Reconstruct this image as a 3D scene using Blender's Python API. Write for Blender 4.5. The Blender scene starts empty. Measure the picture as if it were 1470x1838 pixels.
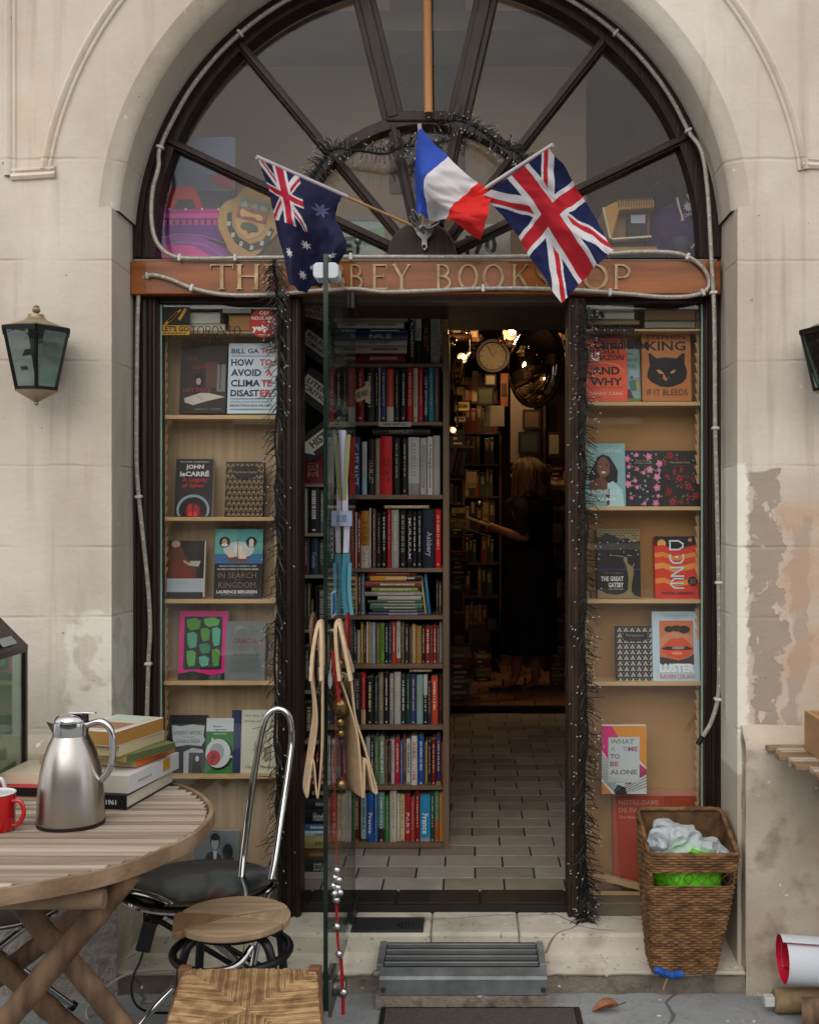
import bpy, bmesh, math, random
from mathutils import Vector, Matrix, noise
R = math.radians
sc = bpy.context.scene
COL = sc.collection
rnd = random.Random(7)
V = Vector
# ---------------------------------------------------------------- camera, sky, sun, exposure
F = 2000.0; CX = 840.0; CY = 919.0; H = 1.3      # pixels of focal length, vanishing point, eye height
YW = 3.44; YF = 3.67; ZS = -0.17                   # wall face, shopfront plane, street level
cam = bpy.data.cameras.new('camera'); camo = bpy.data.objects.new('camera', cam); COL.objects.link(camo)
camo.location = (0, 0, H); camo.rotation_euler = (R(90), 0, 0)
cam.sensor_fit = 'VERTICAL'; cam.sensor_height = 36; cam.lens = 36 * F / 1838.0
cam.shift_x = -(CX - 735) / 1838.0; cam.clip_start = 0.05; cam.clip_end = 400
sc.camera = camo
world = bpy.data.worlds.new('World'); sc.world = world; world.use_nodes = True
wn = world.node_tree.nodes; wl = world.node_tree.links
sky = wn.new('ShaderNodeTexSky'); sky.sky_type = 'NISHITA'; sky.sun_disc = False
SUN_EL, SUN_AZ = 39, 195                            # sun behind the camera, up to the left
sky.sun_elevation = R(SUN_EL); sky.sun_rotation = R(SUN_AZ)
sky.dust_density = 4.0; sky.ozone_density = 1.0
hs = wn.new('ShaderNodeHueSaturation'); hs.inputs['Saturation'].default_value = 0.38
wl.new(sky.outputs[0], hs.inputs['Color']); wm = wn.new('ShaderNodeMix'); wm.data_type = 'RGBA'; wm.blend_type = 'MULTIPLY'; wm.inputs[0].default_value = 1; wm.inputs[7].default_value = (1.0, .985, .965, 1)
wl.new(hs.outputs[0], wm.inputs[6])
ov = wn.new('ShaderNodeMix'); ov.data_type = 'RGBA'; ov.inputs[0].default_value = .72; ov.inputs[7].default_value = (7.3, 7.1, 6.75, 1)   # even cloud cover
wl.new(wm.outputs[2], ov.inputs[6]); wl.new(ov.outputs[2], wn['Background'].inputs[0])
wn['Background'].inputs[1].default_value = 0.15
sun = bpy.data.lights.new('sun', 'SUN'); suno = bpy.data.objects.new('sun', sun); COL.objects.link(suno)
sun.energy = 0.5; sun.angle = R(80); sun.color = (1.0, 0.965, 0.92)
_d = V((0.22, 0.80, -0.68)).normalized()
suno.rotation_euler = _d.to_track_quat('-Z', 'Y').to_euler(); suno.location = (-3, -4, 8)
sc.view_settings.view_transform = 'Standard'; sc.view_settings.look = 'None'
sc.view_settings.exposure = 0.36; sc.view_settings.gamma = 1.0
sc.cycles.max_bounces = 8; sc.cycles.transparent_max_bounces = 16
sc.cycles.caustics_reflective = False; sc.cycles.caustics_refractive = False

def P(px, py, Y): return V(((px - CX) * Y / F, Y, H - (py - CY) * Y / F))
def PX(px, Y): return (px - CX) * Y / F
def PZ(py, Y): return H - (py - CY) * Y / F

# ---------------------------------------------------------------- materials
def lin(h):
    h = h.lstrip('#')
    c = [int(h[i:i + 2], 16) / 255 for i in (0, 2, 4)]
    return tuple(x / 12.92 if x <= .04045 else ((x + .055) / 1.055) ** 2.4 for x in c) + (1,)
_M = {}
def nodes(m):
    m.use_nodes = True; return m.node_tree.nodes, m.node_tree.links, m.node_tree.nodes['Principled BSDF']
def M(h, rough=.55, metal=0, var=.12, scale=6., bump=0., bscale=80., stretch=(1, 1, 1), coat=0, h2=None):
    """procedural paint/wood/metal: two-tone noise colour, roughness variation, bump"""
    k = (h, rough, metal, var, scale, bump, bscale, stretch, coat, h2)
    if k in _M: return _M[k]
    m = bpy.data.materials.new('surface_' + h.lstrip('#')); n, l, b = nodes(m)
    c = lin(h)
    tc = n.new('ShaderNodeTexCoord'); mp = n.new('ShaderNodeMapping'); mp.inputs['Scale'].default_value = stretch
    l.new(tc.outputs['Object'], mp.inputs[0])
    nz = n.new('ShaderNodeTexNoise'); nz.inputs['Scale'].default_value = scale; nz.inputs['Detail'].default_value = 6
    l.new(mp.outputs[0], nz.inputs['Vector'])
    rp = n.new('ShaderNodeValToRGB'); l.new(nz.outputs[0], rp.inputs[0])
    c2 = lin(h2) if h2 else tuple(min(1, x * (1 + var)) for x in c[:3]) + (1,)
    c1 = c if h2 else tuple(x * (1 - var) for x in c[:3]) + (1,)
    rp.color_ramp.elements[0].position = .35; rp.color_ramp.elements[1].position = .65
    rp.color_ramp.elements[0].color = c1; rp.color_ramp.elements[1].color = c2
    l.new(rp.outputs[0], b.inputs['Base Color'])
    b.inputs['Roughness'].default_value = rough; b.inputs['Metallic'].default_value = metal
    if not metal and rough > .3: b.inputs['Specular IOR Level'].default_value = .28
    if coat: b.inputs['Coat Weight'].default_value = coat; b.inputs['Coat Roughness'].default_value = .08
    if bump:
        n2 = n.new('ShaderNodeTexNoise'); n2.inputs['Scale'].default_value = bscale; n2.inputs['Detail'].default_value = 5
        l.new(mp.outputs[0], n2.inputs['Vector'])
        bp = n.new('ShaderNodeBump'); bp.inputs['Strength'].default_value = 1; bp.inputs['Distance'].default_value = bump
        l.new(n2.outputs[0], bp.inputs['Height']); l.new(bp.outputs[0], b.inputs['Normal'])
    _M[k] = m
    return m
def INK(h): return M(h, .5, var=.03)
def EMIT(h, s):
    k = ('emit', h, s)
    if k in _M: return _M[k]
    m = bpy.data.materials.new('lamp_glow'); n, l, b = nodes(m)
    b.inputs['Emission Color'].default_value = lin(h); b.inputs['Emission Strength'].default_value = s
    b.inputs['Base Color'].default_value = lin(h); _M[k] = m; return m
def GLASS(tint='#ffffff', refl=1.0, name='glass', dirt=0.0):
    k = (name, tint, refl, dirt)
    if k in _M: return _M[k]
    m = bpy.data.materials.new(name); m.use_nodes = True; n = m.node_tree.nodes; l = m.node_tree.links
    n.remove(n['Principled BSDF']); out = n['Material Output']
    tr = n.new('ShaderNodeBsdfTransparent'); tr.inputs[0].default_value = lin(tint)
    gl = n.new('ShaderNodeBsdfGlossy'); gl.inputs['Roughness'].default_value = .01
    ge = n.new('ShaderNodeNewGeometry')
    mm = n.new('ShaderNodeMath'); mm.operation = 'MULTIPLY_ADD'; l.new(ge.outputs['Backfacing'], mm.inputs[0])
    mm.inputs[1].default_value = 1 / 1.5 - 1.5; mm.inputs[2].default_value = 1.5
    fr = n.new('ShaderNodeFresnel'); l.new(mm.outputs[0], fr.inputs[0])
    m2 = n.new('ShaderNodeMath'); m2.operation = 'MULTIPLY'; m2.use_clamp = True
    l.new(fr.outputs[0], m2.inputs[0]); m2.inputs[1].default_value = refl
    mx = n.new('ShaderNodeMixShader'); l.new(m2.outputs[0], mx.inputs[0]); l.new(tr.outputs[0], mx.inputs[1]); l.new(gl.outputs[0], mx.inputs[2])
    last = mx
    if dirt:
        df = n.new('ShaderNodeBsdfDiffuse'); df.inputs[0].default_value = (.5, .5, .48, 1)
        tc = n.new('ShaderNodeTexCoord'); nz = n.new('ShaderNodeTexNoise'); nz.inputs['Scale'].default_value = 5; nz.inputs['Detail'].default_value = 8
        l.new(tc.outputs['Object'], nz.inputs['Vector'])
        mr = n.new('ShaderNodeMapRange'); mr.inputs[1].default_value = .45; mr.inputs[2].default_value = .75; mr.inputs[4].default_value = dirt
        l.new(nz.outputs[0], mr.inputs[0])
        m3 = n.new('ShaderNodeMixShader'); l.new(mr.outputs[0], m3.inputs[0]); l.new(mx.outputs[0], m3.inputs[1]); l.new(df.outputs[0], m3.inputs[2]); last = m3
    l.new(last.outputs[0], out.inputs[0]); _M[k] = m
    return m
def PLASTIC(h, alpha=.5, rough=.3, name='thin_plastic'):
    k = (name, h, alpha)
    if k in _M: return _M[k]
    m = bpy.data.materials.new(name); n, l, b = nodes(m)
    b.inputs['Base Color'].default_value = lin(h); b.inputs['Roughness'].default_value = rough
    b.inputs['Alpha'].default_value = alpha; b.inputs['Subsurface Weight'].default_value = 0.0
    _M[k] = m; return m

# ---------------------------------------------------------------- mesh builder
def cr(p, t):
    """Catmull-Rom through a list, t in 0..1"""
    n = len(p) - 1
    x = max(0, min(n, t * n)); i = min(int(x), n - 1); f = x - i
    g = lambda j: p[max(0, min(n, j))] if 0 <= j <= n else (p[0] * 2 - p[1] if j < 0 else p[n] * 2 - p[n - 1])
    a, b, c, d = g(i - 1), g(i), g(i + 1), g(i + 2)
    return (b * 2 + (c - a) * f + (a * 2 - b * 5 + c * 4 - d) * f * f + (b * 3 - a - c * 3 + d) * f * f * f) * .5
def sm(p, k): return [cr(p, i / k) for i in range(k + 1)]
_TXT = {}
def txt(s, bold=0.0):
    if (s, bold) in _TXT: return _TXT[(s, bold)]
    cu = bpy.data.curves.new('lettering', 'FONT'); cu.body = s; cu.resolution_u = 2; cu.fill_mode = 'FRONT'; cu.offset = bold; cu.align_x = 'CENTER'
    ob = bpy.data.objects.new('lettering', cu); COL.objects.link(ob)
    me = bpy.data.meshes.new_from_object(ob.evaluated_get(bpy.context.evaluated_depsgraph_get()))
    vs = [(v.co.x, v.co.y) for v in me.vertices]; fs = [tuple(p.vertices) for p in me.polygons]
    bpy.data.objects.remove(ob); bpy.data.curves.remove(cu); bpy.data.meshes.remove(me)
    x0 = min(v[0] for v in vs); x1 = max(v[0] for v in vs); y0 = min(v[1] for v in vs); y1 = max(v[1] for v in vs)
    vs = [((a - x0) / (x1 - x0), (b - y0) / (y1 - y0)) for a, b in vs]
    _TXT[(s, bold)] = (vs, fs, (x1 - x0) / (y1 - y0)); return _TXT[(s, bold)]

class MB:
    def __init__(s): s.v = []; s.f = []; s.mi = []; s.mats = []; s.sm = []
    def m(s, mat):
        if mat not in s.mats: s.mats.append(mat)
        return s.mats.index(mat)
    def add(s, vs, fs, mat, smooth=False):
        o = len(s.v); s.v += [V(v) for v in vs]; k = s.m(mat)
        for f in fs: s.f.append(tuple(i + o for i in f)); s.mi.append(k); s.sm.append(smooth)
        return s
    def box(s, a, b, mat):
        x0, x1 = sorted((a[0], b[0])); y0, y1 = sorted((a[1], b[1])); z0, z1 = sorted((a[2], b[2]))
        vs = [(x, y, z) for x in (x0, x1) for y in (y0, y1) for z in (z0, z1)]
        return s.add(vs, [(0, 1, 3, 2), (4, 6, 7, 5), (0, 4, 5, 1), (2, 3, 7, 6), (0, 2, 6, 4), (1, 5, 7, 3)], mat)
    def obox(s, c, u, v, w, mat):
        vs = [c + u * i + v * j + w * k for i in (-1, 1) for j in (-1, 1) for k in (-1, 1)]
        return s.add(vs, [(0, 1, 3, 2), (4, 6, 7, 5), (0, 4, 5, 1), (2, 3, 7, 6), (0, 2, 6, 4), (1, 5, 7, 3)], mat)
    def beam(s, p, q, w, h, mat, up=V((0, 1, 0))):
        p = V(p); q = V(q); d = (q - p); a = d.cross(up).normalized(); b = a.cross(d).normalized()
        return s.obox((p + q) / 2, d / 2, a * w / 2, b * h / 2, mat)
    def tube(s, path, r, mat, n=8, closed=False, flat=None):
        path = [V(p) for p in path]; L = len(path)
        rs = r if isinstance(r, (list, tuple)) else [r] * L
        t0 = (path[1] - path[0]).normalized(); nr = t0.orthogonal().normalized()
        vs = []; fs = []
        for i in range(L):
            if closed: t = path[(i + 1) % L] - path[i - 1]
            else: t = path[min(i + 1, L - 1)] - path[max(i - 1, 0)]
            t = t.normalized() if t.length > 1e-9 else t0
            nr = (nr - t * nr.dot(t)); nr = nr.normalized() if nr.length > 1e-6 else t.orthogonal().normalized()
            bn = t.cross(nr)
            for k in range(n):
                a = 2 * math.pi * k / n
                vs.append(path[i] + nr * math.cos(a) * rs[i] + bn * math.sin(a) * rs[i])
        for i in range(L if closed else L - 1):
            j = (i + 1) % L
            for k in range(n): fs.append((i * n + k, i * n + (k + 1) % n, j * n + (k + 1) % n, j * n + k))
        if not closed: fs += [tuple(range(n))[::-1], tuple(range((L - 1) * n, L * n))]
        return s.add(vs, fs, mat, True)
    def strip(s, path, side, w, th, mat):
        """flat ribbon along path, width w along the vectors side, thickness th"""
        path = [V(p) for p in path]; vs = []; fs = []; L = len(path)
        for i, p in enumerate(path):
            t = (path[min(i + 1, L - 1)] - path[max(i - 1, 0)]).normalized()
            sd = side[i] if isinstance(side, list) else side
            ww = w[i] if isinstance(w, list) else w
            nn = t.cross(sd).normalized()
            vs += [p - sd * ww / 2 - nn * th / 2, p + sd * ww / 2 - nn * th / 2, p + sd * ww / 2 + nn * th / 2, p - sd * ww / 2 + nn * th / 2]
        for i in range(L - 1):
            for k in range(4): fs.append((i * 4 + k, i * 4 + (k + 1) % 4, i * 4 + 4 + (k + 1) % 4, i * 4 + 4 + k))
        fs += [(3, 2, 1, 0), (L * 4 - 4, L * 4 - 3, L * 4 - 2, L * 4 - 1)]
        return s.add(vs, fs, mat)
    def lathe(s, c, prof, mat, n=32, ax=(V((1, 0, 0)), V((0, 1, 0)), V((0, 0, 1)))):
        c = V(c); vs = []; fs = []; L = len(prof)
        for r, z in prof:
            for k in range(n):
                a = 2 * math.pi * k / n
                vs.append(c + ax[0] * r * math.cos(a) + ax[1] * r * math.sin(a) + ax[2] * z)
        for i in range(L - 1):
            for k in range(n): fs.append((i * n + k, i * n + (k + 1) % n, (i + 1) * n + (k + 1) % n, (i + 1) * n + k))
        fs += [tuple(range(n))[::-1], tuple(range((L - 1) * n, L * n))]
        return s.add(vs, fs, mat, True)
    def prism(s, pts, d, mat):
        pts = [V(p) for p in pts]; n = len(pts); d = V(d)
        fs = [tuple(range(n)), tuple(range(2 * n - 1, n - 1, -1))] + [(i, i + n, (i + 1) % n + n, (i + 1) % n) for i in range(n)]
        return s.add(pts + [p + d for p in pts], fs, mat)
    def grid(s, fn, nu, nv, mat, smooth=True, skip=None):
        vs = [fn(i / nu, j / nv) for j in range(nv + 1) for i in range(nu + 1)]; w = nu + 1
        for j in range(nv):
            pass
        o = len(s.v); s.v += [V(v) for v in vs]
        for j in range(nv):
            for i in range(nu):
                if skip and skip((i + .5) / nu, (j + .5) / nv): continue
                mt = mat((i + .5) / nu, (j + .5) / nv) if callable(mat) else mat
                s.f.append((o + j * w + i, o + j * w + i + 1, o + j * w + w + i + 1, o + j * w + w + i)); s.mi.append(s.m(mt)); s.sm.append(smooth)
        return s
    def sph(s, c, r, mat, n=10, sq=(1, 1, 1)):
        prof = [(math.sin(math.pi * i / n) * r, -math.cos(math.pi * i / n) * r * sq[2]) for i in range(n + 1)]
        prof[0] = (r * .02, prof[0][1]); prof[-1] = (r * .02, prof[-1][1])
        return s.lathe(c, prof, mat, max(6, n + 2), (V((sq[0], 0, 0)), V((0, sq[1], 0)), V((0, 0, 1))))
    def text(s, t, o, u, v, x0, y0, x1, y1, mat, bold=0.0, fit=False, slant=0.0):
        """lettering stretched into the rectangle x0..x1, y0..y1 of the plane o + u x + v y"""
        vs, fs, asp = txt(t, bold)
        return s.add([V(o) + V(u) * (x0 + (x1 - x0) * (a + slant * b)) + V(v) * (y0 + (y1 - y0) * b) for a, b in vs], fs, mat)
    def build(s, name, parent=None, org=None, bevel=0, seg=2, recalc=True, solid=0, sub=0, sharp=40):
        root = parent
        while root is not None and root.parent is not None: root = root.parent
        o = V(root.location) if root is not None else V(org or (0, 0, 0))
        me = bpy.data.meshes.new(name)
        me.from_pydata([tuple(v - o) for v in s.v], [], s.f)
        for mt in s.mats: me.materials.append(mt)
        me.polygons.foreach_set('material_index', s.mi); me.polygons.foreach_set('use_smooth', s.sm)
        if recalc:
            bm = bmesh.new(); bm.from_mesh(me); bmesh.ops.recalc_face_normals(bm, faces=bm.faces); bm.to_mesh(me); bm.free()
        if any(s.sm): me.set_sharp_from_angle(angle=R(sharp))
        me.update()
        ob = bpy.data.objects.new(name, me); COL.objects.link(ob)
        if parent is not None: ob.parent = parent
        else: ob.location = o
        if solid:
            md = ob.modifiers.new('thickness', 'SOLIDIFY'); md.thickness = solid; md.offset = 0
        if sub:
            md = ob.modifiers.new('smooth', 'SUBSURF'); md.levels = sub; md.render_levels = sub
        if bevel:
            md = ob.modifiers.new('edges', 'BEVEL'); md.width = bevel; md.segments = seg; md.limit_method = 'ANGLE'; md.angle_limit = R(35)
        return ob
def tag(o, label=None, cat=None, group=None, kind=None):
    if label: o['label'] = label
    if cat: o['category'] = cat
    if group: o['group'] = group
    if kind: o['kind'] = kind
    return o
def thing(name, loc, label, cat, group=None):
    o = bpy.data.objects.new(name, None); o.empty_display_size = .05; COL.objects.link(o); o.location = loc
    return tag(o, label, cat, group)
def copy_tree(o, parent=None):
    c = o.copy(); COL.objects.link(c)
    if parent is not None: c.parent = parent
    for ch in list(o.children): copy_tree(ch, c)
    return c
def arc(cx, cz, r, a0, a1, n): return [(cx + r * math.cos(R(a0 + (a1 - a0) * i / n)), cz + r * math.sin(R(a0 + (a1 - a0) * i / n))) for i in range(n + 1)]
UX = V((1, 0, 0)); UY = V((0, 1, 0)); UZ = V((0, 0, 1))
# ================================================================ SETTING
class NT:
    """tiny node-maths helper"""
    def __init__(s, name, rough=.8):
        s.m = bpy.data.materials.new(name); s.n, s.l, s.b = nodes(s.m); s.b.inputs['Roughness'].default_value = rough
        s.tc = s.n.new('ShaderNodeTexCoord'); sp = s.n.new('ShaderNodeSeparateXYZ'); s.l.new(s.tc.outputs['Object'], sp.inputs[0])
        s.x, s.y, s.z = sp.outputs; s.p = s.tc.outputs['Object']
    def ma(s, op, a, b=None, c=None):
        q = s.n.new('ShaderNodeMath'); q.operation = op
        for i, v in enumerate((a, b, c)):
            if v is None: continue
            if isinstance(v, (int, float)): q.inputs[i].default_value = v
            else: s.l.new(v, q.inputs[i])
        return q.outputs[0]
    def noise(s, scale, detail=6, stretch=(1, 1, 1), off=0, rough=.5):
        mp = s.n.new('ShaderNodeMapping'); mp.inputs['Scale'].default_value = stretch; mp.inputs['Location'].default_value = (off, off * .7, off * 1.3); s.l.new(s.p, mp.inputs[0])
        q = s.n.new('ShaderNodeTexNoise'); q.inputs['Scale'].default_value = scale; q.inputs['Detail'].default_value = detail; q.inputs['Roughness'].default_value = rough
        s.l.new(mp.outputs[0], q.inputs['Vector']); return q.outputs[0]
    def rng(s, v, a, b, c=0., d=1.):
        q = s.n.new('ShaderNodeMapRange'); q.inputs[1].default_value = a; q.inputs[2].default_value = b; q.inputs[3].default_value = c; q.inputs[4].default_value = d
        s.l.new(v, q.inputs[0]); return q.outputs[0]
    def mix(s, f, a, b):
        q = s.n.new('ShaderNodeMix'); q.data_type = 'RGBA'
        if isinstance(f, (int, float)): q.inputs[0].default_value = f
        else: s.l.new(f, q.inputs[0])
        for i, v in ((6, a), (7, b)):
            if isinstance(v, str): q.inputs[i].default_value = lin(v)
            else: s.l.new(v, q.inputs[i])
        return q.outputs[2]
    def zone(s, x, z, x0, x1, z0, z1, e=.004):
        a = s.ma('MULTIPLY', s.rng(x, x0 - e, x0 + e), s.rng(x, x1 + e, x1 - e))
        b = s.ma('MULTIPLY', s.rng(z, z0 - e, z0 + e), s.rng(z, z1 + e, z1 - e))
        return s.ma('MULTIPLY', a, b)
    def done(s, col, height=None, dist=.01):
        s.l.new(col, s.b.inputs['Base Color'])
        if height is not None:
            bp = s.n.new('ShaderNodeBump'); bp.inputs['Distance'].default_value = dist; bp.inputs['Strength'].default_value = 1
            s.l.new(height, bp.inputs['Height']); s.l.new(bp.outputs[0], s.b.inputs['Normal'])
        return s.m

def wall_material():
    t = NT('painted_limestone', .85)
    big = t.noise(1.3, 9, (1, 1, .8), 3); mid = t.noise(5, 8, (1, 1, .45), 9); fine = t.noise(60, 6)
    c = t.mix(t.rng(big, .36, .64), '#c0b4a6', '#d6cdc2')
    c = t.mix(t.rng(mid, .48, .75, 0, .55), c, '#ad9f8e')
    c = t.mix(t.rng(t.noise(2.4, 8, off=21), .50, .66, 0, .5), c, '#c4b9ae')
    c = t.mix(t.rng(t.noise(2.0, 7, (1, 1, .5), 40), .64, .74, 0, .38), c, '#c79f68')      # ochre damp stains
    c = t.mix(t.rng(t.noise(7, 6, (3.5, 1, .22), 55), .56, .74, 0, .45), c, '#a28c75')       # drip streaks
    c = t.mix(t.rng(t.noise(26, 3, (1, 1, .9), 5), .70, .735, 0, .65), c, '#e2dcd2')        # chalky chips
    c = t.mix(t.rng(t.noise(42, 2, (1, 1, .9), 77), .76, .785, 0, .6), c, '#85786a')       # small pits
    # worn right pier: paint gone in patches
    wob = t.ma('MULTIPLY_ADD', t.noise(11, 8, off=2, rough=.65), .15, -.075)
    x2 = t.ma('ADD', t.x, wob); z2 = t.ma('ADD', t.z, t.ma('MULTIPLY_ADD', t.noise(9, 6, off=31), .08, -.04))
    c = t.mix(t.ma('MULTIPLY', t.zone(x2, z2, .85, 9, .3, 1.585, .02), .45), c, '#bdae9d')
    gone = t.ma('MULTIPLY', t.zone(x2, z2, .875, .962, .62, 1.60), t.rng(t.noise(17, 7, (1, 1, .7), 12), .37, .40))
    c = t.mix(gone, c, '#9f9285')
    gone2 = t.ma('MULTIPLY', t.zone(x2, z2, .985, 1.05, .60, 1.47), t.rng(t.noise(7, 7, (1.4, 1, .5), 62), .43, .47))
    c = t.mix(gone2, c, '#a89c90')
    pink = t.ma('MULTIPLY', t.zone(x2, z2, .965, 9, .64, 1.50, .02), t.rng(t.noise(4, 6, (1, 1, 1.6), 17), .38, .58, 0, .62))
    c = t.mix(pink, c, '#bb967b')
    edge = t.zone(t.ma('ADD', t.x, t.ma('MULTIPLY_ADD', t.noise(40, 5, off=8), .05, -.025)), t.z, .80, .862, .66, 1.62)
    c = t.mix(edge, c, '#e6e1d6')
    # rough bare corner on the left pier
    bare = t.ma('MULTIPLY', t.zone(x2, z2, -1.24, -1.06, .50, 1.16, .01), t.rng(t.noise(12, 6, off=91), .42, .50))
    c = t.mix(t.ma('MULTIPLY', bare, .7), c, '#e7e2d8')
    # bed joints between the blocks
    zj = t.ma('ADD', t.z, t.ma('MULTIPLY_ADD', t.noise(6, 5, off=4), .014, -.007)); J = None
    for z in (2.246, 1.935, 1.612, 1.362, 1.145, .80, 2.56):
        k = t.rng(t.ma('ABSOLUTE', t.ma('SUBTRACT', zj, z)), .0065, .0015); J = k if J is None else t.ma('MAXIMUM', J, k)
    J = t.ma('MULTIPLY', J, t.rng(t.noise(5, 3, off=14), .36, .58))
    c = t.mix(t.ma('MULTIPLY', J, .20), c, '#96846f')
    h = t.ma('ADD', t.ma('MULTIPLY', fine, .16), t.ma('MULTIPLY', t.noise(9, 8, off=1), .9))
    h = t.ma('SUBTRACT', h, t.ma('MULTIPLY', J, .22)); h = t.ma('SUBTRACT', h, t.ma('MULTIPLY', gone, .22))
    h = t.ma('SUBTRACT', h, t.ma('MULTIPLY', t.rng(t.noise(42, 2, (1, 1, .9), 77), .76, .785), .5))
    return t.done(c, h, .007)
M_WALL = wall_material()
def rough_material(name, a, b, d, bump=.012, sc_=22, crack=0):
    t = NT(name, .9); n1 = t.noise(3, 9, off=5); n2 = t.noise(sc_, 8); n3 = t.noise(90, 4, off=3)
    c = t.mix(t.rng(n1, .35, .65), a, b); c = t.mix(t.rng(n2, .56, .7, 0, .8), c, d)
    c = t.mix(t.rng(t.noise(30, 4, off=9), .68, .72, 0, .7), c, '#efe9df')
    if crack:
        vo = t.n.new('ShaderNodeTexVoronoi'); vo.feature = 'DISTANCE_TO_EDGE'; vo.inputs['Scale'].default_value = crack
        va = t.n.new('ShaderNodeVectorMath'); va.operation = 'MULTIPLY_ADD'; nv = t.n.new('ShaderNodeTexNoise'); nv.inputs['Scale'].default_value = 5; t.l.new(t.p, nv.inputs['Vector']); t.l.new(nv.outputs['Color'], va.inputs[0]); va.inputs[1].default_value = (.14, .14, .14); t.l.new(t.p, va.inputs[2]); t.l.new(va.outputs[0], vo.inputs['Vector'])
        k = t.ma('MULTIPLY', t.rng(vo.outputs['Distance'], .008, .003), t.rng(t.noise(3, 4, off=33), .42, .52)); c = t.mix(t.ma('MULTIPLY', k, .65), c, '#3f3933'); n2 = t.ma('SUBTRACT', n2, t.ma('MULTIPLY', k, .8))
        c = t.mix(t.rng(t.noise(55, 3, off=71), .66, .70, 0, .5), c, '#4a443e'); c = t.mix(t.rng(t.noise(4.5, 6, off=51), .54, .72, 0, .45), c, '#6f675d')
    return t.done(c, t.ma('ADD', n2, t.ma('MULTIPLY', n3, .3)), bump)
M_PLINTH = rough_material('worn_plinth_render', '#a89a88', '#c2b7a8', '#8d7f71', .006, 9)
M_RUBBLE = rough_material('rough_footing_render', '#8d8680', '#a39c94', '#6f6964', .02, 30)
M_STEP = rough_material('worn_limestone', '#b9afa0', '#d2cabd', '#a69b8c', .004, 7, 2.2)
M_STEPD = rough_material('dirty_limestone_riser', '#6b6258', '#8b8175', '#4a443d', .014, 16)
M_ASPH = rough_material('grey_pavement', '#85888a', '#989b9e', '#7a7c7e', .003, 40, 1.3)
M_CREAM = M('#d8cebf', .85, var=.06, scale=3, bump=.002)

# ---- ground
g = MB(); g.add([(-40, -40, ZS), (40, -40, ZS), (40, 3.5, ZS), (-40, 3.5, ZS)], [(0, 1, 2, 3)], M_ASPH)
tag(g.build('pavement', recalc=False), kind='structure')
# ---- the building
ppm = F / YW
xc = PX(762, YW); zs = PZ(415, YW); RO = 586 / ppm; RI = 557 / ppm; RJ = 561 / ppm; zj = PZ(372, YW)
bld = thing('stone_building', (0, YW, ZS), 'cream painted stone house front with a large round arched shop opening', 'building')
w = MB(); TOP = 4.3; X0, X1 = -4.0, 4.0; YB = YW + .45
th0 = math.degrees(math.asin((zj - zs) / RO)); th1 = math.degrees(math.asin((zj - zs) / RI))
ao = arc(xc, zs, RO, 180 - th0, th0, 72); ai = arc(xc, zs, RI, 180 - th1, th1, 72)
def wallface(y, al, mat):
    w.add([(X0, y, ZS - .1), (xc - RJ, y, ZS - .1), (xc - RJ, y, zj), (X0, y, zj)], [(0, 1, 2, 3)], mat)
    w.add([(xc + RJ, y, ZS - .1), (X1, y, ZS - .1), (X1, y, zj), (xc + RJ, y, zj)], [(0, 1, 2, 3)], mat)
    w.add([(X0, y, zj), (al[0][0], y, zj), (al[0][0], y, TOP), (X0, y, TOP)], [(0, 1, 2, 3)], mat)
    w.add([(al[-1][0], y, zj), (X1, y, zj), (X1, y, TOP), (al[-1][0], y, TOP)], [(0, 1, 2, 3)], mat)
    for (a, b), (c, d) in zip(al, al[1:]): w.add([(a, y, b), (c, y, d), (c, y, TOP), (a, y, TOP)], [(0, 1, 2, 3)], mat)
wallface(YW, ao, M_WALL)
n = len(ao); st = [(0, 0), (.06, .002), (.2, .007), (.4, .014), (.6, .021), (.8, .030), (.94, .040), (1, .048)]
prof = [[(o[0] + (i[0] - o[0]) * k, YW + d, o[1] + (i[1] - o[1]) * k) for o, i in zip(ao, ai)] for k, d in st] + [[(i[0], YB, i[1]) for i in ai]]
w.add(sum(prof[:-1], []), [(k * n + i, k * n + i + 1, (k + 1) * n + i + 1, (k + 1) * n + i) for k in range(len(prof) - 2) for i in range(n - 1)], M_WALL, True)
w.add(prof[-2] + prof[-1], [(i, i + 1, n + i + 1, n + i) for i in range(n - 1)], M_WALL, True)
# jambs: a slightly uneven arris, as hacked stone
for sgn in (-1, 1):
    xj = xc + sgn * RJ; L = 90; vs = []
    for i in range(L + 1):
        z = ZS - .1 + (zj - ZS + .1) * i / L
        k = .012 * noise.noise((sgn * 3, 0, z * 9)) + .010 * noise.noise((5, sgn, z * 31)) if z < 1.62 else .002 * noise.noise((5, sgn, z * 31))
        vs += [(xj, YW, z), (xj + sgn * min(0, k) * 0 - sgn * 0.0, YW + .006 + abs(k), z), (xj, YB, z)]
    w.add(vs, [(3 * i + a, 3 * i + a + 1, 3 * i + a + 4, 3 * i + a + 3) for i in range(L) for a in (0, 1)], M_WALL, False)
    w.add([(xj, YW, zj), (xj, YB, zj), (xc + sgn * (RO + .01), YB, zj), (xc + sgn * (RO + .01), YW, zj)], [(0, 1, 2, 3)], M_WALL)
wo = w.build('wall', bld, recalc=False)
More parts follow.
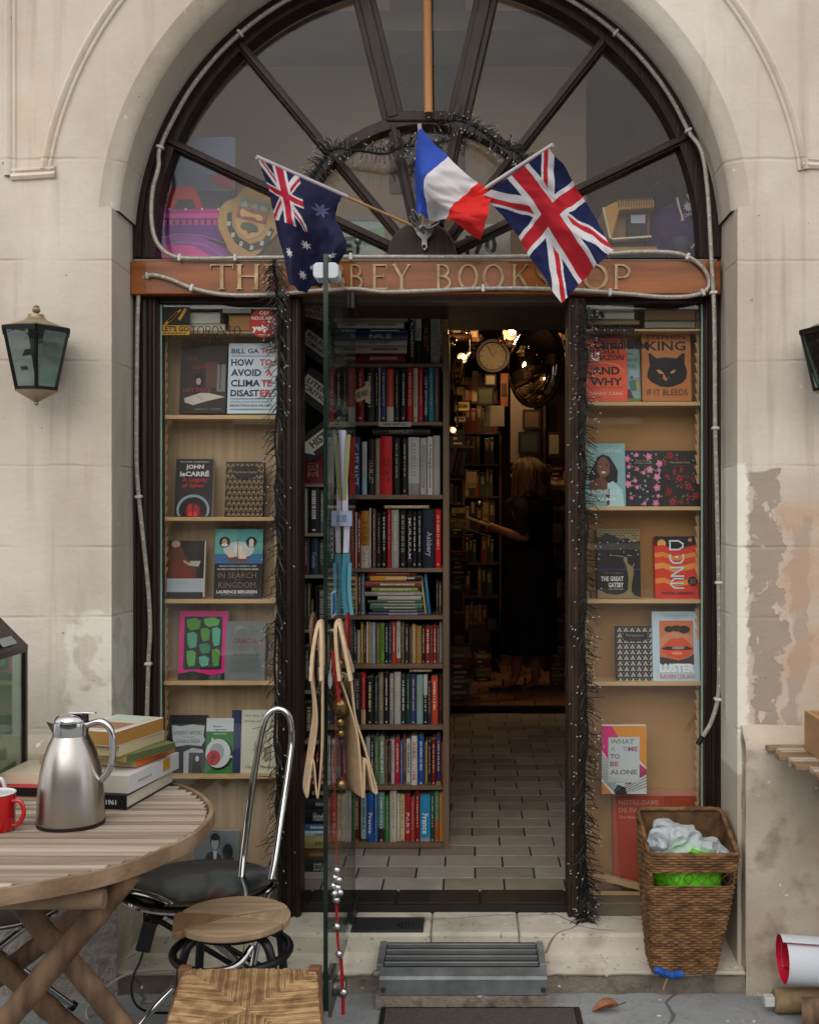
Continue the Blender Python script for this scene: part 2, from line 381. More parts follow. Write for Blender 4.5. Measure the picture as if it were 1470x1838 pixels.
# mouldings of the spandrel panels
def sweep(path, prof, mat, mb):
    """path in (x, z) on the wall; prof = (offset in plane, proud)"""
    m_ = len(prof); vs = []
    for i, (x, z) in enumerate(path):
        a = path[max(0, i - 1)]; b = path[min(len(path) - 1, i + 1)]
        t = V((b[0] - a[0], 0, b[1] - a[1])).normalized(); nn = V((t.z, 0, -t.x))
        for o_, d in prof:
            vs.append(V((x, YW - d, z)) + nn * o_)
    mb.add(vs, [(i * m_ + k, i * m_ + k + 1, i * m_ + m_ + k + 1, i * m_ + m_ + k) for i in range(len(path) - 1) for k in range(m_ - 1)], mat, True)
wx = lambda px: PX(px, YW)
wz = lambda py: PZ(py, YW)
bead = [(-.020, -.002), (-.017, .008), (-.008, .013), (0, .010), (.004, .003), (.010, .009), (.016, .008), (.020, -.002)]
mo = MB()
sweep(arc(xc, zs, 688 / ppm, 170.8, 100, 40), bead, M_WALL, mo)
sweep([(wx(101), wz(309)), (wx(60), wz(312)), (wx(22), wz(314))], bead, M_WALL, mo)
sweep([(wx(20), wz(316)), (wx(20), wz(200)), (wx(20), wz(-40)), (wx(20), wz(-500))], bead, M_WALL, mo)
sweep(arc(xc, zs, 688 / ppm, 9.2, 80, 40)[::-1], bead, M_WALL, mo)
sweep([(wx(1570), wz(300)), (wx(1500), wz(296)), (wx(1438), wz(292))], bead, M_WALL, mo)
mo.build('moulding', bld, recalc=False)
# plinths: bevelled top, rough face
def plinth(x0, x1, ztop, inner, name):
    q = MB(); proud = .055
    def fn(u, v):
        x = x0 + (x1 - x0) * u
        if v < .75: z = ZS - .05 + (ztop - .05 - ZS + .05) * v / .75; d = proud
        else: k = (v - .75) / .25; z = ztop - .05 + .05 * k; d = proud * (1 - k) - .004
        d += .006 * noise.noise((x * 6, 3, z * 6)) + .004 * noise.noise((x * 25, 1, z * 25)); 
        return V((x, YW - d, z))
    q.grid(fn, 60, 60, lambda u, v: M_PLINTH if (v > .62 or inner > 0) else M_RUBBLE)
    xi = x1 if inner < 0 else x0; xo = PX(1318 if inner > 0 else 201, YW)
    def fs(u, v):
        z = ZS - .05 + (ztop - ZS + .05) * v; k = max(0, (v - .93) / .07)
        return V((xi + .004 * noise.noise((u * 4, 8, z * 14)), YW - proud * (1 - k) * (1 - u) + .30 * u, z))
    q.grid(fs, 20, 40, M_PLINTH)
    q.build(name, bld, recalc=False)
plinth(PX(1337, 3.39), X1, PZ(1300, YW), 1, 'plinth')
plinth(X0, PX(212, 3.39), PZ(1318, YW), -1, 'plinth')
# interior shell (dark shop): side walls, back wall, ceiling
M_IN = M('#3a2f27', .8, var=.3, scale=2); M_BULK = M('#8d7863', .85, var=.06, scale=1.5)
r_ = MB()
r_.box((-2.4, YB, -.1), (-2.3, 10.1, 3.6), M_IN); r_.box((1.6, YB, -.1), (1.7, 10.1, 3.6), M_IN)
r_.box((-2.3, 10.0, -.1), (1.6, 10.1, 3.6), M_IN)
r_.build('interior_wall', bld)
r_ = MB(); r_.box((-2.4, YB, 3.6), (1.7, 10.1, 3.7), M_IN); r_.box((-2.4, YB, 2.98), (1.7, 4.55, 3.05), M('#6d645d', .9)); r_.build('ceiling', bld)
# bulkhead behind the fanlight and the deck the display stands on
r_ = MB(); r_.box((-1.25, 4.20, 2.12), (PX(1052, 4.2), 4.55, 3.6), M_BULK); r_.box((PX(700, 4.19), 4.19, 2.5), (PX(835, 4.19), 4.1995, 3.6), M('#3d342e', .8, var=.2))
r_.box((PX(1052, 4.42) + .002, 4.44, 2.12), (1.6, 4.56, 3.6), M('#4a3024', .8, var=.3)); r_.box((-2.3, 4.44, 2.12), (-1.252, 4.56, 3.6), M('#6a6059', .85, var=.2))
r_.build('bulkhead', bld)
r_ = MB(); r_.box((-1.3, 3.755, 2.05), (1.05, 4.6, 2.12), M('#4a3c31', .7, var=.2)); r_.build('display_deck', bld)
# ---- interior floor: real tiles on a bed
M_TILE = M('#a39a90', .45, var=.10, scale=9, bump=.0006); M_TILE2 = M('#8f857a', .45, var=.12, scale=9, bump=.0006)
M_GROUT = M('#2c2825', .9); M_BLACK = M('#1d1c1c', .4, var=.2, bump=.0008)
f = MB(); f.box((-2.3, 3.70, -.15), (1.6, 7.2, -.006), M_GROUT)
f.box((-2.3, 7.2, -.15), (1.6, 10, .045), M('#241b17', .8))
y = 3.835; row = 0
while y < 7.19:
    x = -1.35 + (row % 2) * .105 + rnd.uniform(-.012, .012)
    d = .128
    while x < 1.3:
        wd = .212
        f.box((x, y, -.02), (x + wd - .006, min(y + d - .006, 7.19), rnd.uniform(-.001, .0006)), rnd.choice([M_TILE, M_TILE, M_TILE2])); x += wd
    y += d; row += 1
y = 7.22; M_TC = M('#8d6650', .5, var=.2, scale=6)
row = 0
while y < 9.9:
    x = -1.0 + (row % 2) * .12
    while x < 1.5: f.box((x, y, .03), (x + .232, y + .162, .0505), M_TC); x += .24
    y += .17; row += 1
x = -1.4
for wd in (.29, .29, .29, .295, .28, .29, .29, .29, .3):
    f.box((x, 3.703, -.02), (x + wd - .008, 3.832, .0015), M_BLACK); x += wd
tag(f.build('floor', bevel=.0015, seg=1), kind='structure')
# ---- doorstep: threshold slab and worn kerb stone
st = thing('doorstep', (PX(790, 3.5), 3.4, ZS), 'worn pale limestone doorstep under the shop doors, cracked along its front edge', 'step')
s = MB(); s.box((-1.0, 3.505, -.1), (-.118, 3.70, -.026), M_STEP); s.box((-.1166, 3.507, -.1), (.16, 3.70, -.025), M_STEP); s.box((.1614, 3.505, -.1), (.62, 3.70, -.0265), M_STEP)
s.build('threshold', st, bevel=.010)
s = MB(); xa, xb = -1.07, PX(1338, 3.4)
def sf(u, v):
    x = xa + (xb - xa) * u; e = .012 * noise.noise((x * 7, 0, 0)) + .022 * max(0, noise.noise((x * 17, 3, 0)) - .12)
    if v < .6: k = v / .6; y = 3.75 - (3.75 - 3.392 - e) * k; z = -.060 - .040 * k + .003 * noise.noise((x * 9, y * 9, 0))
    elif v < .72: k = (v - .6) / .12; y = 3.392 + e - .004 * math.sin(k * 3.1) + .008 * k; z = -.100 - .016 * k
    else: k = (v - .72) / .28; y = 3.40 + e + .012 * noise.noise((x * 12, 5, k)) + .02 * k * max(0, noise.noise((x * 5, 9, 1))) ; z = -.116 - .07 * k
    cr_ = abs(x - .42 - .05 * noise.noise((y * 14, 1, 2))) < .004 or abs(y - 3.55 - .4 * (x - .36)) < .003 and .28 < x < .47
    if cr_ and v < .75: z -= .006
    return V((x, y, z))
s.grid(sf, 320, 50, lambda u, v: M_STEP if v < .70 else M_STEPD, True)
s.build('kerb_stone', st, recalc=False)
# ---- across the street (behind the camera): a house front and two trees that the glass and chrome mirror
ob = thing('opposite_house', (0, -14, ZS), 'dark stone house front across the street, facing the shop', 'building')
q = MB(); q.box((-26, -15, ZS), (26, -14, 5.2), M('#5f574d', .85, var=.35, scale=1)); q.build('wall', ob)
for i in range(9):
    for k in range(2):
        q = MB(); xx = -14 + i * 3.2; zz = .7 + k * 2.4; q.box((xx, -14.0, zz), (xx + 1.2, -13.96, zz + 1.7), M('#2b3036', .15)); 
        q.box((xx - .1, -14.0, zz - .12), (xx + 1.3, -13.9, zz - .002), M('#d5cabb', .8)); q.build('window', ob)
def street_tree(x, y, h, r, label):
    t = thing('street_tree', (x, y, ZS), label, 'tree')
    q = MB(); bark = M('#4b4036', .9, var=.3, scale=12, bump=.01)
    q.tube([V((x, y, ZS)), V((x + .05, y, h * .3)), V((x, y + .1, h * .6)), V((x + .1, y, h * .85))], [.13, .11, .08, .03], bark)
    for i in range(9):
        a = i * 2.4; z = h * (.35 + .05 * i); q.tube([V((x, y, z)), V((x + math.cos(a) * r * .5, y + math.sin(a) * r * .5, z + .5)), V((x + math.cos(a) * r * .85, y + math.sin(a) * r * .85, z + .8))], [.05, .03, .01], bark, 6)
    q.build('trunk', t)
    q = MB(); ms = [M('#4f7a30', .6), M('#6d9a3c', .6), M('#355424', .6)]
    cl = [V((x + rnd.gauss(0, r * .45), y + rnd.gauss(0, r * .45), h * .62 + rnd.gauss(0, h * .17))) for _ in range(38)]
    for c in cl:
        for _ in range(60):
            p = c + V((rnd.gauss(0, .22), rnd.gauss(0, .22), rnd.gauss(0, .18)))
            a = V((rnd.gauss(0, 1), rnd.gauss(0, 1), rnd.gauss(0, .6))).normalized(); b = a.orthogonal().normalized(); k = rnd.uniform(.05, .09)
            q.add([p - a * k, p + b * k * .5, p + a * k, p - b * k * .5], [(0, 1, 2, 3)], rnd.choice(ms))
    q.build('crown', t, recalc=False)
street_tree(-4.7, -1.0, 2.8, 1.3, 'leafy street tree standing to the left of the shop, out of the photo')
street_tree(8.2, 1.7, 3.0, 1.2, 'leafy street tree standing to the right of the shop, out of the photo')
# ================================================================ SHOPFRONT
M_FR = M('#1f130f', .42, var=.35, scale=14, stretch=(3, 3, .35), bump=.0015, bscale=40, h2='#2f1f18')
M_FRW = M('#2e211a', .6, var=.35, scale=14, stretch=(3, 3, .35), bump=.003, bscale=40, h2='#4d3a2d')
M_PANE = GLASS(name='window_glass', dirt=.015)
ppf = F / YF; fx = PX(767, YF); fz = PZ(445, YF); RF = 522 / ppf; RG = 488 / ppf
zb = PZ(464, YF)                                       # top of the name board
front = thing('shopfront', (fx, YF, 0), 'dark brown wooden shopfront with arched fanlight and two glazed display windows', 'shopfront')
def pp(px, py, Y=YF): return P(px, py, Y)
# arched frame ring
q = MB()
ro = arc(fx, fz, RF + .02, 182, -2, 64); ri = arc(fx, fz, RG, 182, -2, 64)
for d0, d1, a_, b_ in ((0, .075, ro, ri), (-.016, 0, arc(fx, fz, RF + .02, 182, -2, 64), arc(fx, fz, RF - .020, 182, -2, 64))):
    vs = [V((x, YF + d0, z)) for x, z in a_] + [V((x, YF + d0, z)) for x, z in b_] + [V((x, YF + d1, z)) for x, z in b_] + [V((x, YF + d1, z)) for x, z in a_]
    m_ = len(a_); q.add(vs, [(k * m_ + i, k * m_ + i + 1, ((k + 1) % 4) * m_ + i + 1, ((k + 1) % 4) * m_ + i) for k in range(4) for i in range(m_ - 1)], M_FR)
q.build('arch_frame', front)
fan = MB(); hx, hz = PX(763, YF), PZ(455, YF)
fl = thing('fanlight', (0, 0, 0), None, None); fl.parent = front; fl.location = (0, 0, 0)
q = MB()
def bar(p0, p1, w0, y=.03):
    a = pp(*p0); b = pp(*p1); a.y = b.y = YF + y; q.beam(a, b, w0 / ppf, .055, M_FR, UY)
    a.y = b.y = YF + y - .034; q.beam(a, b, w0 * .5 / ppf, .014, M_FR, UY)
for p0, p1, w0 in (((296, 250), (712, 446), 17), ((430, 78), (722, 428), 17), ((1232, 246), (818, 444), 17), ((1084, 72), (804, 428), 17),
                   ((705, 224), (744, 400), 20), ((822, 224), (786, 400), 20)): bar(p0, p1, w0)
for p0, p1, w0 in (((640, -60), (706, 212), 40), ((885, -60), (822, 212), 40)): bar(p0, p1, w0, .026)
# inner ring and its lintel block
r0, r1 = 250 / ppf, 230 / ppf; z_ = PZ(455, YF)
a_ = arc(hx, z_, r0, 178, 2, 48); b_ = arc(hx, z_, r1, 178, 2, 48); m_ = len(a_)
vs = [V((x, YF - .006, z)) for x, z in a_] + [V((x, YF - .006, z)) for x, z in b_] + [V((x, YF + .058, z)) for x, z in b_] + [V((x, YF + .058, z)) for x, z in a_]
q.add(vs, [(k * m_ + i, k * m_ + i + 1, ((k + 1) % 4) * m_ + i + 1, ((k + 1) % 4) * m_ + i) for k in range(4) for i in range(m_ - 1)], M_FR)
q.build('glazing_bar', fl, bevel=.003)
q = MB(); q.box(pp(693, 200, YF) + V((0, -.012, 0)), pp(832, 220, YF) + V((0, .06, 0)), M_FR); q.build('transom', fl, bevel=.006)
q = MB(); q.prism([V((x, YF - .022, z)) for x, z in arc(PX(758, YF), PZ(462, YF), 63 / ppf, 180, 0, 24)], (0, .09, 0), M_FR); q.build('hub', fl, bevel=.006)
q = MB(); a_ = arc(fx, fz, RG + .01, 181.5, -1.5, 64); q.prism([V((x, YF + .035, z)) for x, z in a_], (0, .005, 0), GLASS(name='fanlight_glass', refl=.42)); q.build('pane', fl)
# inner leaf of an opened light seen in the middle pane
q = MB()
for a, b in (((728, 60), (728, 200)), ((728, 58), (800, -30)), ((700, 70), (726, 150))):
    A = P(*a, 4.1); B = P(*b, 4.1); q.beam(A, B, .02, .016, M('#17110e', .6), UY)
q.build('opened_casement', fl)
# posts, heads, sills of the ground floor
def post(x0, x1, y0, y1, d0, d1, name, mat=M_FR, rolls=True):
    q = MB(); a = pp(x0, y0); b = pp(x1, y1); q.box((a.x, YF + d0, a.z), (b.x, YF + d1, b.z), mat)
    if rolls:
        wd = b.x - a.x
        for k, rr in ((.12, .10), (.5, .16), (.86, .10)):
            q.tube([V((a.x + wd * k, YF + d0, a.z - .004)), V((a.x + wd * k, YF + d0, b.z + .004))], wd * rr, mat, 10)
    return q.build(name, front, bevel=.003)
post(236, 284, 527, 1662, .0, .09, 'jamb'); post(1264, 1296, 524, 1662, .0, .09, 'jamb')
post(500, 541, 536, 1660, -.02, .085, 'post'); post(1018, 1049, 536, 1668, -.02, .085, 'post', M_FRW)
q = MB(); q.box(pp(284, 527) + V((.001, .012, 0)), pp(500, 543) + V((-.001, .085, 0)), M_FR); q.box(pp(1049, 524) + V((.001, .012, 0)), pp(1264, 543) + V((-.001, .085, 0)), M_FR)
q.box(pp(541, 527) + V((.001, .01, 0)), pp(1018, 541) + V((-.001, .085, 0)), M('#5b5048', .6, var=.2)); q.build('head_rail', front, bevel=.003)
for x0, x1 in ((284, 500), (1049, 1264)):
    q = MB(); q.box(pp(x0, 1618) + V((.001, -.012, 0)), pp(x1, 1642) + V((-.001, .08, 0)), M('#6f6355', .7, var=.25, scale=10, stretch=(.4, 1, 1))); q.build('sill', front, bevel=.004)
    q = MB(); q.box(pp(x0, 1643) + V((.001, .012, 0)), pp(x1, 1676) + V((-.001, .08, 0)), M('#2c211a', .8, var=.5, scale=14, stretch=(.4, 1, 1), h2='#4b3a2d')); q.build('base_board', front, bevel=.003)
    q = MB(); a = pp(x0, 543); b = pp(x1, 1618); q.box((a.x + .001, YF + .03, a.z - .001), (b.x - .001, YF + .035, b.z + .001), M_PANE); q.build('display_pane', front)
    q = MB(); e = M('#8fa79c', .2)
    for xx in (a.x + .004, b.x - .004): q.box((xx - .003, YF + .022, a.z - .002), (xx + .003, YF + .0285, b.z + .002), e)
    q.build('pane_edge', front)
# display cabinets behind the panes
M_OAK = M('#b29a79', .6, var=.15, scale=5, stretch=(9, 1, .5), bump=.0006, h2='#c9b08e'); M_MDF = M('#ab8354', .7, var=.10, scale=2.5, bump=.0004, h2='#ba9463'); M_SHELF = M('#c8a77a', .5, var=.1, scale=6, stretch=(.5, 1, 1))
YBK = YF + .165
def cabinet(x0, x1, mat, shelves, rack):
    q = MB(); a = P(x0, 536, YBK); b = P(x1, 1620, YBK); q.box((a.x, YBK, a.z + .02), (b.x, YBK + .02, b.z - .06), mat); q.build('back_panel', front)
    q = MB(); q.box((a.x + .001, YF + .0865, a.z + .021), (b.x - .001, YBK - .001, a.z + .035), mat); q.box((a.x + .001, YF + .087, b.z - .075), (b.x - .001, YBK - .001, b.z - .061), mat)
    q.box((a.x - .012, YF + .0865, a.z + .02), (a.x - .001, YBK + .02, b.z - .06), mat); q.box((b.x + .001, YF + .0865, a.z + .02), (b.x + .012, YBK + .02, b.z - .06), mat)
    q.build('cabinet_side', front)
    for sx0, sx1, sy in shelves:
        YS = YF + .052; c = P(sx0, sy, YS); d = P(sx1, sy + 7, YS)
        q = MB(); q.box((c.x, YS, c.z), (d.x, YBK - .001, d.z), M_SHELF); q.build('shelf', front, bevel=.001)
    for rx, sg in rack:                                # saw-tooth shelf bearers
        q = MB(); Y = YF + .09; pts = [P(rx, 560, Y)]; x_o = pts[0].x; z = pts[0].z; zb_ = PZ(1610, Y)
        edge = [V((x_o - sg * .013, Y, z))]
        while z > zb_:
            edge += [V((x_o + sg * .010, Y, z)), V((x_o + sg * .001, Y, z - .034))]; z -= .0345
        edge += [V((x_o - sg * .013, Y, z))]
        q.prism(edge, (0, .012, 0), M_SHELF); q.build('toothed_bearer', front)
SH_L = [(296, 498, 745), (296, 498, 928), (296, 498, 1076), (294, 498, 1223), (296, 498, 1391)]
SH_R = [(1052, 1256, 721), (1052, 1258, 909), (1052, 1258, 1076), (1054, 1260, 1224)]
cabinet(292, 500, M_OAK, SH_L, [(297, 1)]); cabinet(1051, 1262, M_MDF, SH_R, [(1252, -1)])

# ---------------------------------------------------------------- name board with serif letters
M_SIGN = M('#77421c', .38, var=.25, scale=7, stretch=(.35, 1, 3), bump=.0006, h2='#9e5a29', coat=.3)
M_BRASS = M('#9a8462', .42, .75, var=.25, scale=30, bump=.0006)
sign = thing('shop_sign', (fx, YF - .03, PZ(527, YF)), 'long orange brown wooden name board with raised brass capitals over the door', 'sign')
YS = YF - .045
q = MB(); a = P(234, 468, YS); b = P(1293, 528, YS); q.box((a.x, YS, a.z), (b.x, YF - .002, b.z), M_SIGN); q.build('board', sign, bevel=.004)
q = MB(); c = P(234, 463.5, YS); q.box((a.x + .01, YS + .012, a.z + .0005), (b.x - .01, YF + .07, c.z), M('#8e8678', .7, var=.2)); q.build('ledge', sign)
# letters as stroked serif capitals in a unit box
def strk(a, b, w0, w1=None):
    w1 = w0 if w1 is None else w1; d = V((b[0] - a[0], b[1] - a[1], 0)); nn = V((-d.y, d.x, 0)).normalized()
    return [(a[0] + nn.x * w0 / 2, a[1] + nn.y * w0 / 2), (b[0] + nn.x * w1 / 2, b[1] + nn.y * w1 / 2), (b[0] - nn.x * w1 / 2, b[1] - nn.y * w1 / 2), (a[0] - nn.x * w0 / 2, a[1] - nn.y * w0 / 2)]
def serif(x, y, l=.13): return [(x - l, y), (x + l, y), (x + l, y + (.045 if y < .5 else -.045)), (x - l, y + (.045 if y < .5 else -.045))]
def curve(fn, n, w): 
    L = [fn(i / n) for i in range(n + 1)]; out = []
    for i in range(n): out.append(strk(L[i], L[i + 1], w(i / n), w((i + 1) / n)))
    return out
TK, TN = .15, .06
def glyph(ch):
    st_ = lambda x: [strk((x, 0), (x, 1), TK), serif(x, 0), serif(x, 1)]
    bowl = lambda y0, y1, xr: [strk((.2, y0 + TN / 2), (.5, y0 + TN / 2), TN), strk((.2, y1 - TN / 2), (.5, y1 - TN / 2), TN)] + curve(lambda t: (.48 + (xr - .48) * math.sin(t * math.pi), y0 + TN / 2 + (y1 - y0 - TN) * (1 - math.cos(t * math.pi)) / 2), 14, lambda t: TN + (TK - TN) * math.sin(t * math.pi))
    if ch == 'T': return st_(.5) + [strk((.02, .97), (.98, .97), TN), strk((.04, .99), (.04, .80), .05, .02), strk((.96, .99), (.96, .80), .05, .02)]
    if ch == 'H': return st_(.16) + st_(.84) + [strk((.2, .52), (.8, .52), TN)]
    if ch == 'E': return st_(.2) + [strk((.2, .97), (.9, .97), TN), strk((.2, .52), (.72, .52), TN), strk((.2, .03), (.95, .03), TN), strk((.88, .99), (.88, .78), .05, .02), strk((.93, .01), (.93, .25), .05, .02), strk((.72, .42), (.72, .62), .04)]
    if ch == 'A': return [strk((.12, 0), (.5, 1), TN), strk((.5, 1), (.88, 0), TK), strk((.28, .36), (.72, .36), TN), serif(.12, 0), serif(.88, 0)]
    if ch == 'B': return st_(.2) + bowl(.5, 1, .82) + bowl(0, .54, .92)
    if ch == 'P': return st_(.2) + bowl(.44, 1, .9)
    if ch == 'R': return st_(.2) + bowl(.46, 1, .86) + [strk((.5, .48), (.95, .02), TK)]
    if ch == 'Y': return [strk((.1, 1), (.5, .46), TK), strk((.9, 1), (.5, .46), TN), strk((.5, .5), (.5, 0), TK), serif(.5, 0), serif(.1, 1), serif(.88, 1, .1)]
    if ch == 'O': return curve(lambda t: (.5 + .44 * math.sin(t * 2 * math.pi), .5 + .47 * math.cos(t * 2 * math.pi)), 32, lambda t: TN + (TK - TN) * abs(math.sin(t * 2 * math.pi)))
    if ch == 'K': return st_(.18) + [strk((.22, .42), (.85, 1), TN), strk((.42, .6), (.92, 0), TK), serif(.85, 1, .1), serif(.9, 0, .1)]
    if ch == 'N': return [strk((.14, 0), (.14, 1), TN), strk((.14, 1), (.86, 0), TK), strk((.86, 0), (.86, 1), TN), serif(.14, 0), serif(.86, 1), serif(.1, 1, .08)]
    if ch == 'I': return st_(.5)
    if ch == 'S': return curve(lambda t: cr([V((.84, .80, 0)), V((.68, .96, 0)), V((.4, .96, 0)), V((.2, .78, 0)), V((.34, .58, 0)), V((.66, .44, 0)), V((.84, .24, 0)), V((.62, .04, 0)), V((.32, .04, 0)), V((.14, .22, 0))], t).to_tuple()[:2], 36, lambda t: TN + (TK - TN) * math.exp(-((t - .5) / .22) ** 2)) + [strk((.84, .98), (.84, .72), .05), strk((.15, .02), (.15, .28), .05)]
    return []
def serif_text(mb, chars, o, u, v, mat, depth, nrm, h, ):
    """chars: (letter, x0, x1) in units of u; o on the base line"""
    k = 0
    for ch, x0, x1 in chars:
        for poly in glyph(ch):
            k += 1; mb.prism([o + u * (x0 + (x1 - x0) * a) + v * (h * b) - nrm * (k % 23) * depth * .012 for a, b in poly], nrm * depth, mat)
L = [('T', 378, 421), ('H', 424, 468), ('E', 474, 508), ('A', 545, 588), ('B', 592, 620), ('B', 626, 652), ('E', 666, 698), ('Y', 704, 738), ('B', 781, 810), ('O', 822, 858), ('O', 866, 904), ('K', 917, 950), ('S', 958, 985), ('H', 993, 1035), ('O', 1046, 1090), ('P', 1098, 1132)]
for ch, x0, x1 in L:
    q = MB(); kk = YS / F
    serif_text(q, [(ch, PX(x0, YS), PX(x1, YS))], V((0, YS, PZ(520, YS))), UX, UZ, M_BRASS, .008, V((0, -1, 0)), 45 * kk)
    q.build('letter', sign, recalc=True)
# lettering on the panes
def pane_text(name, label, draw, org):
    q = MB(); draw(q); o = q.build(name, org=org); return tag(o, label, 'lettering')
YP = YF + .027
def tp(q):
    ink = INK('#040404'); kk = YP / F
    def line(s_, x0, x1, yb, h):
        wd = (x1 - x0) / sum({'I': .55, 'O': 1.1, 'N': 1.1, 'S': .8, 'P': .9}.get(c, 1) for c in s_); x = x0; L_ = []
        for c in s_:
            k = {'I': .55, 'O': 1.1, 'N': 1.1, 'S': .8, 'P': .9}.get(c, 1) * wd; L_.append((c, PX(x + k * .04, YP), PX(x + k * .96, YP))); x += k
        serif_text(q, L_, V((0, YP, PZ(yb, YP))), UX, UZ, ink, .0006, V((0, -1, 0)), h * kk)
    line('TORONTO', 342, 433, 602, 16.5); line('PARIS', 355, 414, 621, 16.5)
pane_text('window_lettering', 'black capitals TORONTO PARIS on the pane of the left window', tp, P(388, 610, YP))
def lc(q):
    ink = INK('#040404')
    for s_, x0, x1, y0, y1, bd in (('La', 1064, 1085, 555, 571, .05), ('Librairie', 1064, 1139, 582, 599, .045), ('Canadienne', 1064, 1165, 608, 627, .05)):
        q.text(s_, V((0, YP, 0)), UX, UZ, PX(x0, YP), PZ(y1, YP), PX(x1, YP), PZ(y0, YP), ink, bd)
pane_text('window_lettering', 'black French words on the pane of the right window', lc, P(1110, 590, YP))
# stickers
def sticker(label, x0, y0, x1, y1, draw):
    q = MB(); draw(q); return tag(q.build('sticker', org=P((x0 + x1) / 2, y1, YP)), label, 'sticker')
def s1(q):
    q.box(P(290, 551, YP), P(341, 601, YP + .0008), INK('#14130f'))
    y_ = INK('#b78a2c'); q.box(P(290, 584, YP - .0006), P(341, 601, YP - .0002), y_)
    q.text("LET'S GO", V((0, YP - .0009, 0)), UX, UZ, PX(291, YP), PZ(595, YP), PX(340, YP), PZ(585, YP), INK('#14130f'), .03)
    for k in range(4): q.beam(P(296 + 6 * k, 583 - 6 * k, YP - .0006), P(310 + 5 * k, 571 - 5 * k, YP - .0006), .007, .0008, y_, UY)
    q.beam(P(322, 574, YP - .0006), P(334, 554, YP - .0006), .009, .0008, y_, UY)
    for k in range(6): q.box(P(294 + k * 7, 597, YP - .0009), P(299 + k * 7, 599, YP - .0006), INK('#14130f'))
sticker('black and mustard square sticker with a thumbs up hand, top of left window', 290, 551, 341, 601, s1)
def s2(q):
    c = P(473, 580, YP); r = 26 * YP / F
    q.prism([c + V((math.cos(a * .2244) * r, 0, math.sin(a * .2244) * r)) for a in range(28)], (0, .0008, 0), INK('#b3302a'))
    wt = INK('#e8e2da')
    for s_, x0, x1, y0, y1, bd in (('ON', 466, 482, 558, 565, .02), ('NOUS AIME', 452, 494, 568, 574, .02), ('SUR', 470, 476, 577, 579, 0), ('yelp', 453, 482, 583, 597, .05), ('www.yelp.fr', 464, 485, 599, 603, 0)):
        q.text(s_, V((0, YP - .0004, 0)), UX, UZ, PX(x0, YP), PZ(y1, YP), PX(x1, YP), PZ(y0, YP), wt, bd)
    for a in range(5): q.beam(P(488, 581, YP - .0004), P(488 + 8 * math.cos(a * 1.257), 581 + 8 * math.sin(a * 1.257), YP - .0004), .006, .0005, wt, UY)
sticker('round red sticker with white words at the top right of the left window', 447, 554, 499, 606, s2)
def s3(q):
    q.box(P(1061, 632, YP), P(1075, 647, YP + .0008), INK('#e8e4de')); q.box(P(1066, 634, YP - .0006), P(1070, 644, YP - .0002), INK('#c3222b')); q.box(P(1063, 637, YP - .0010), P(1073, 641, YP - .0007), INK('#c3222b'))
sticker('small white sticker with a red cross on the pane of the right window', 1061, 632, 1075, 647, s3)
# ================================================================ BOOKS SHOWN FACE OUT IN THE WINDOWS
M_PAGE = M('#d8cdb6', .8, var=.08, scale=90, stretch=(1, 40, 1))
G_WB = 'books shown in the windows'
def shape(q, e, o, u, v, nrm, lay):
    """one element of a flat print; coordinates 0..1 from the top left corner"""
    U = lambda x, y: o + u * max(0, min(1, x)) + v * (1 - max(0, min(1, y))) + nrm * lay
    k = e[0]
    if k == 'r': q.add([U(e[1], e[4]), U(e[3], e[4]), U(e[3], e[2]), U(e[1], e[2])], [(0, 1, 2, 3)], INK(e[5]))
    elif k == 't':
        q.text(e[1], o + nrm * lay, u, v, e[2], 1 - e[5], e[4], 1 - e[3], INK(e[6]), e[7] if len(e) > 7 else .02)
    elif k == 'e':
        n_ = 24; a0, a1 = (e[6], e[7]) if len(e) > 6 else (0, 360)
        q.add([U(e[1] + e[3] * math.cos(R(a0 + (a1 - a0) * i / n_)), e[2] - e[4] * math.sin(R(a0 + (a1 - a0) * i / n_))) for i in range(n_ + (0 if a1 - a0 == 360 else 1))], [tuple(range(n_ + (0 if a1 - a0 == 360 else 1)))], INK(e[5]))
    elif k == 'p': q.add([U(x, y) for x, y in e[1]], [tuple(range(len(e[1])))], INK(e[2]))
    elif k == 'l':
        a, b = V((e[1], e[2], 0)), V((e[3], e[4], 0)); d = (b - a).normalized(); w_ = e[5] / 2
        asp = u.length / v.length; nx, ny = -d.y, d.x
        q.add([U(a.x + nx * w_, a.y + ny * w_ * asp), U(b.x + nx * w_, b.y + ny * w_ * asp), U(b.x - nx * w_, b.y - ny * w_ * asp), U(a.x - nx * w_, a.y - ny * w_ * asp)], [(0, 1, 2, 3)], INK(e[6]))
def prints(q, els, o, u, v, nrm):
    lay = .0006
    for e in els:
        if e[0] == 'same': lay = lay; shape(q, e[1], o, u, v, nrm, lay)
        else: lay += .00012; shape(q, e, o, u, v, nrm, lay)
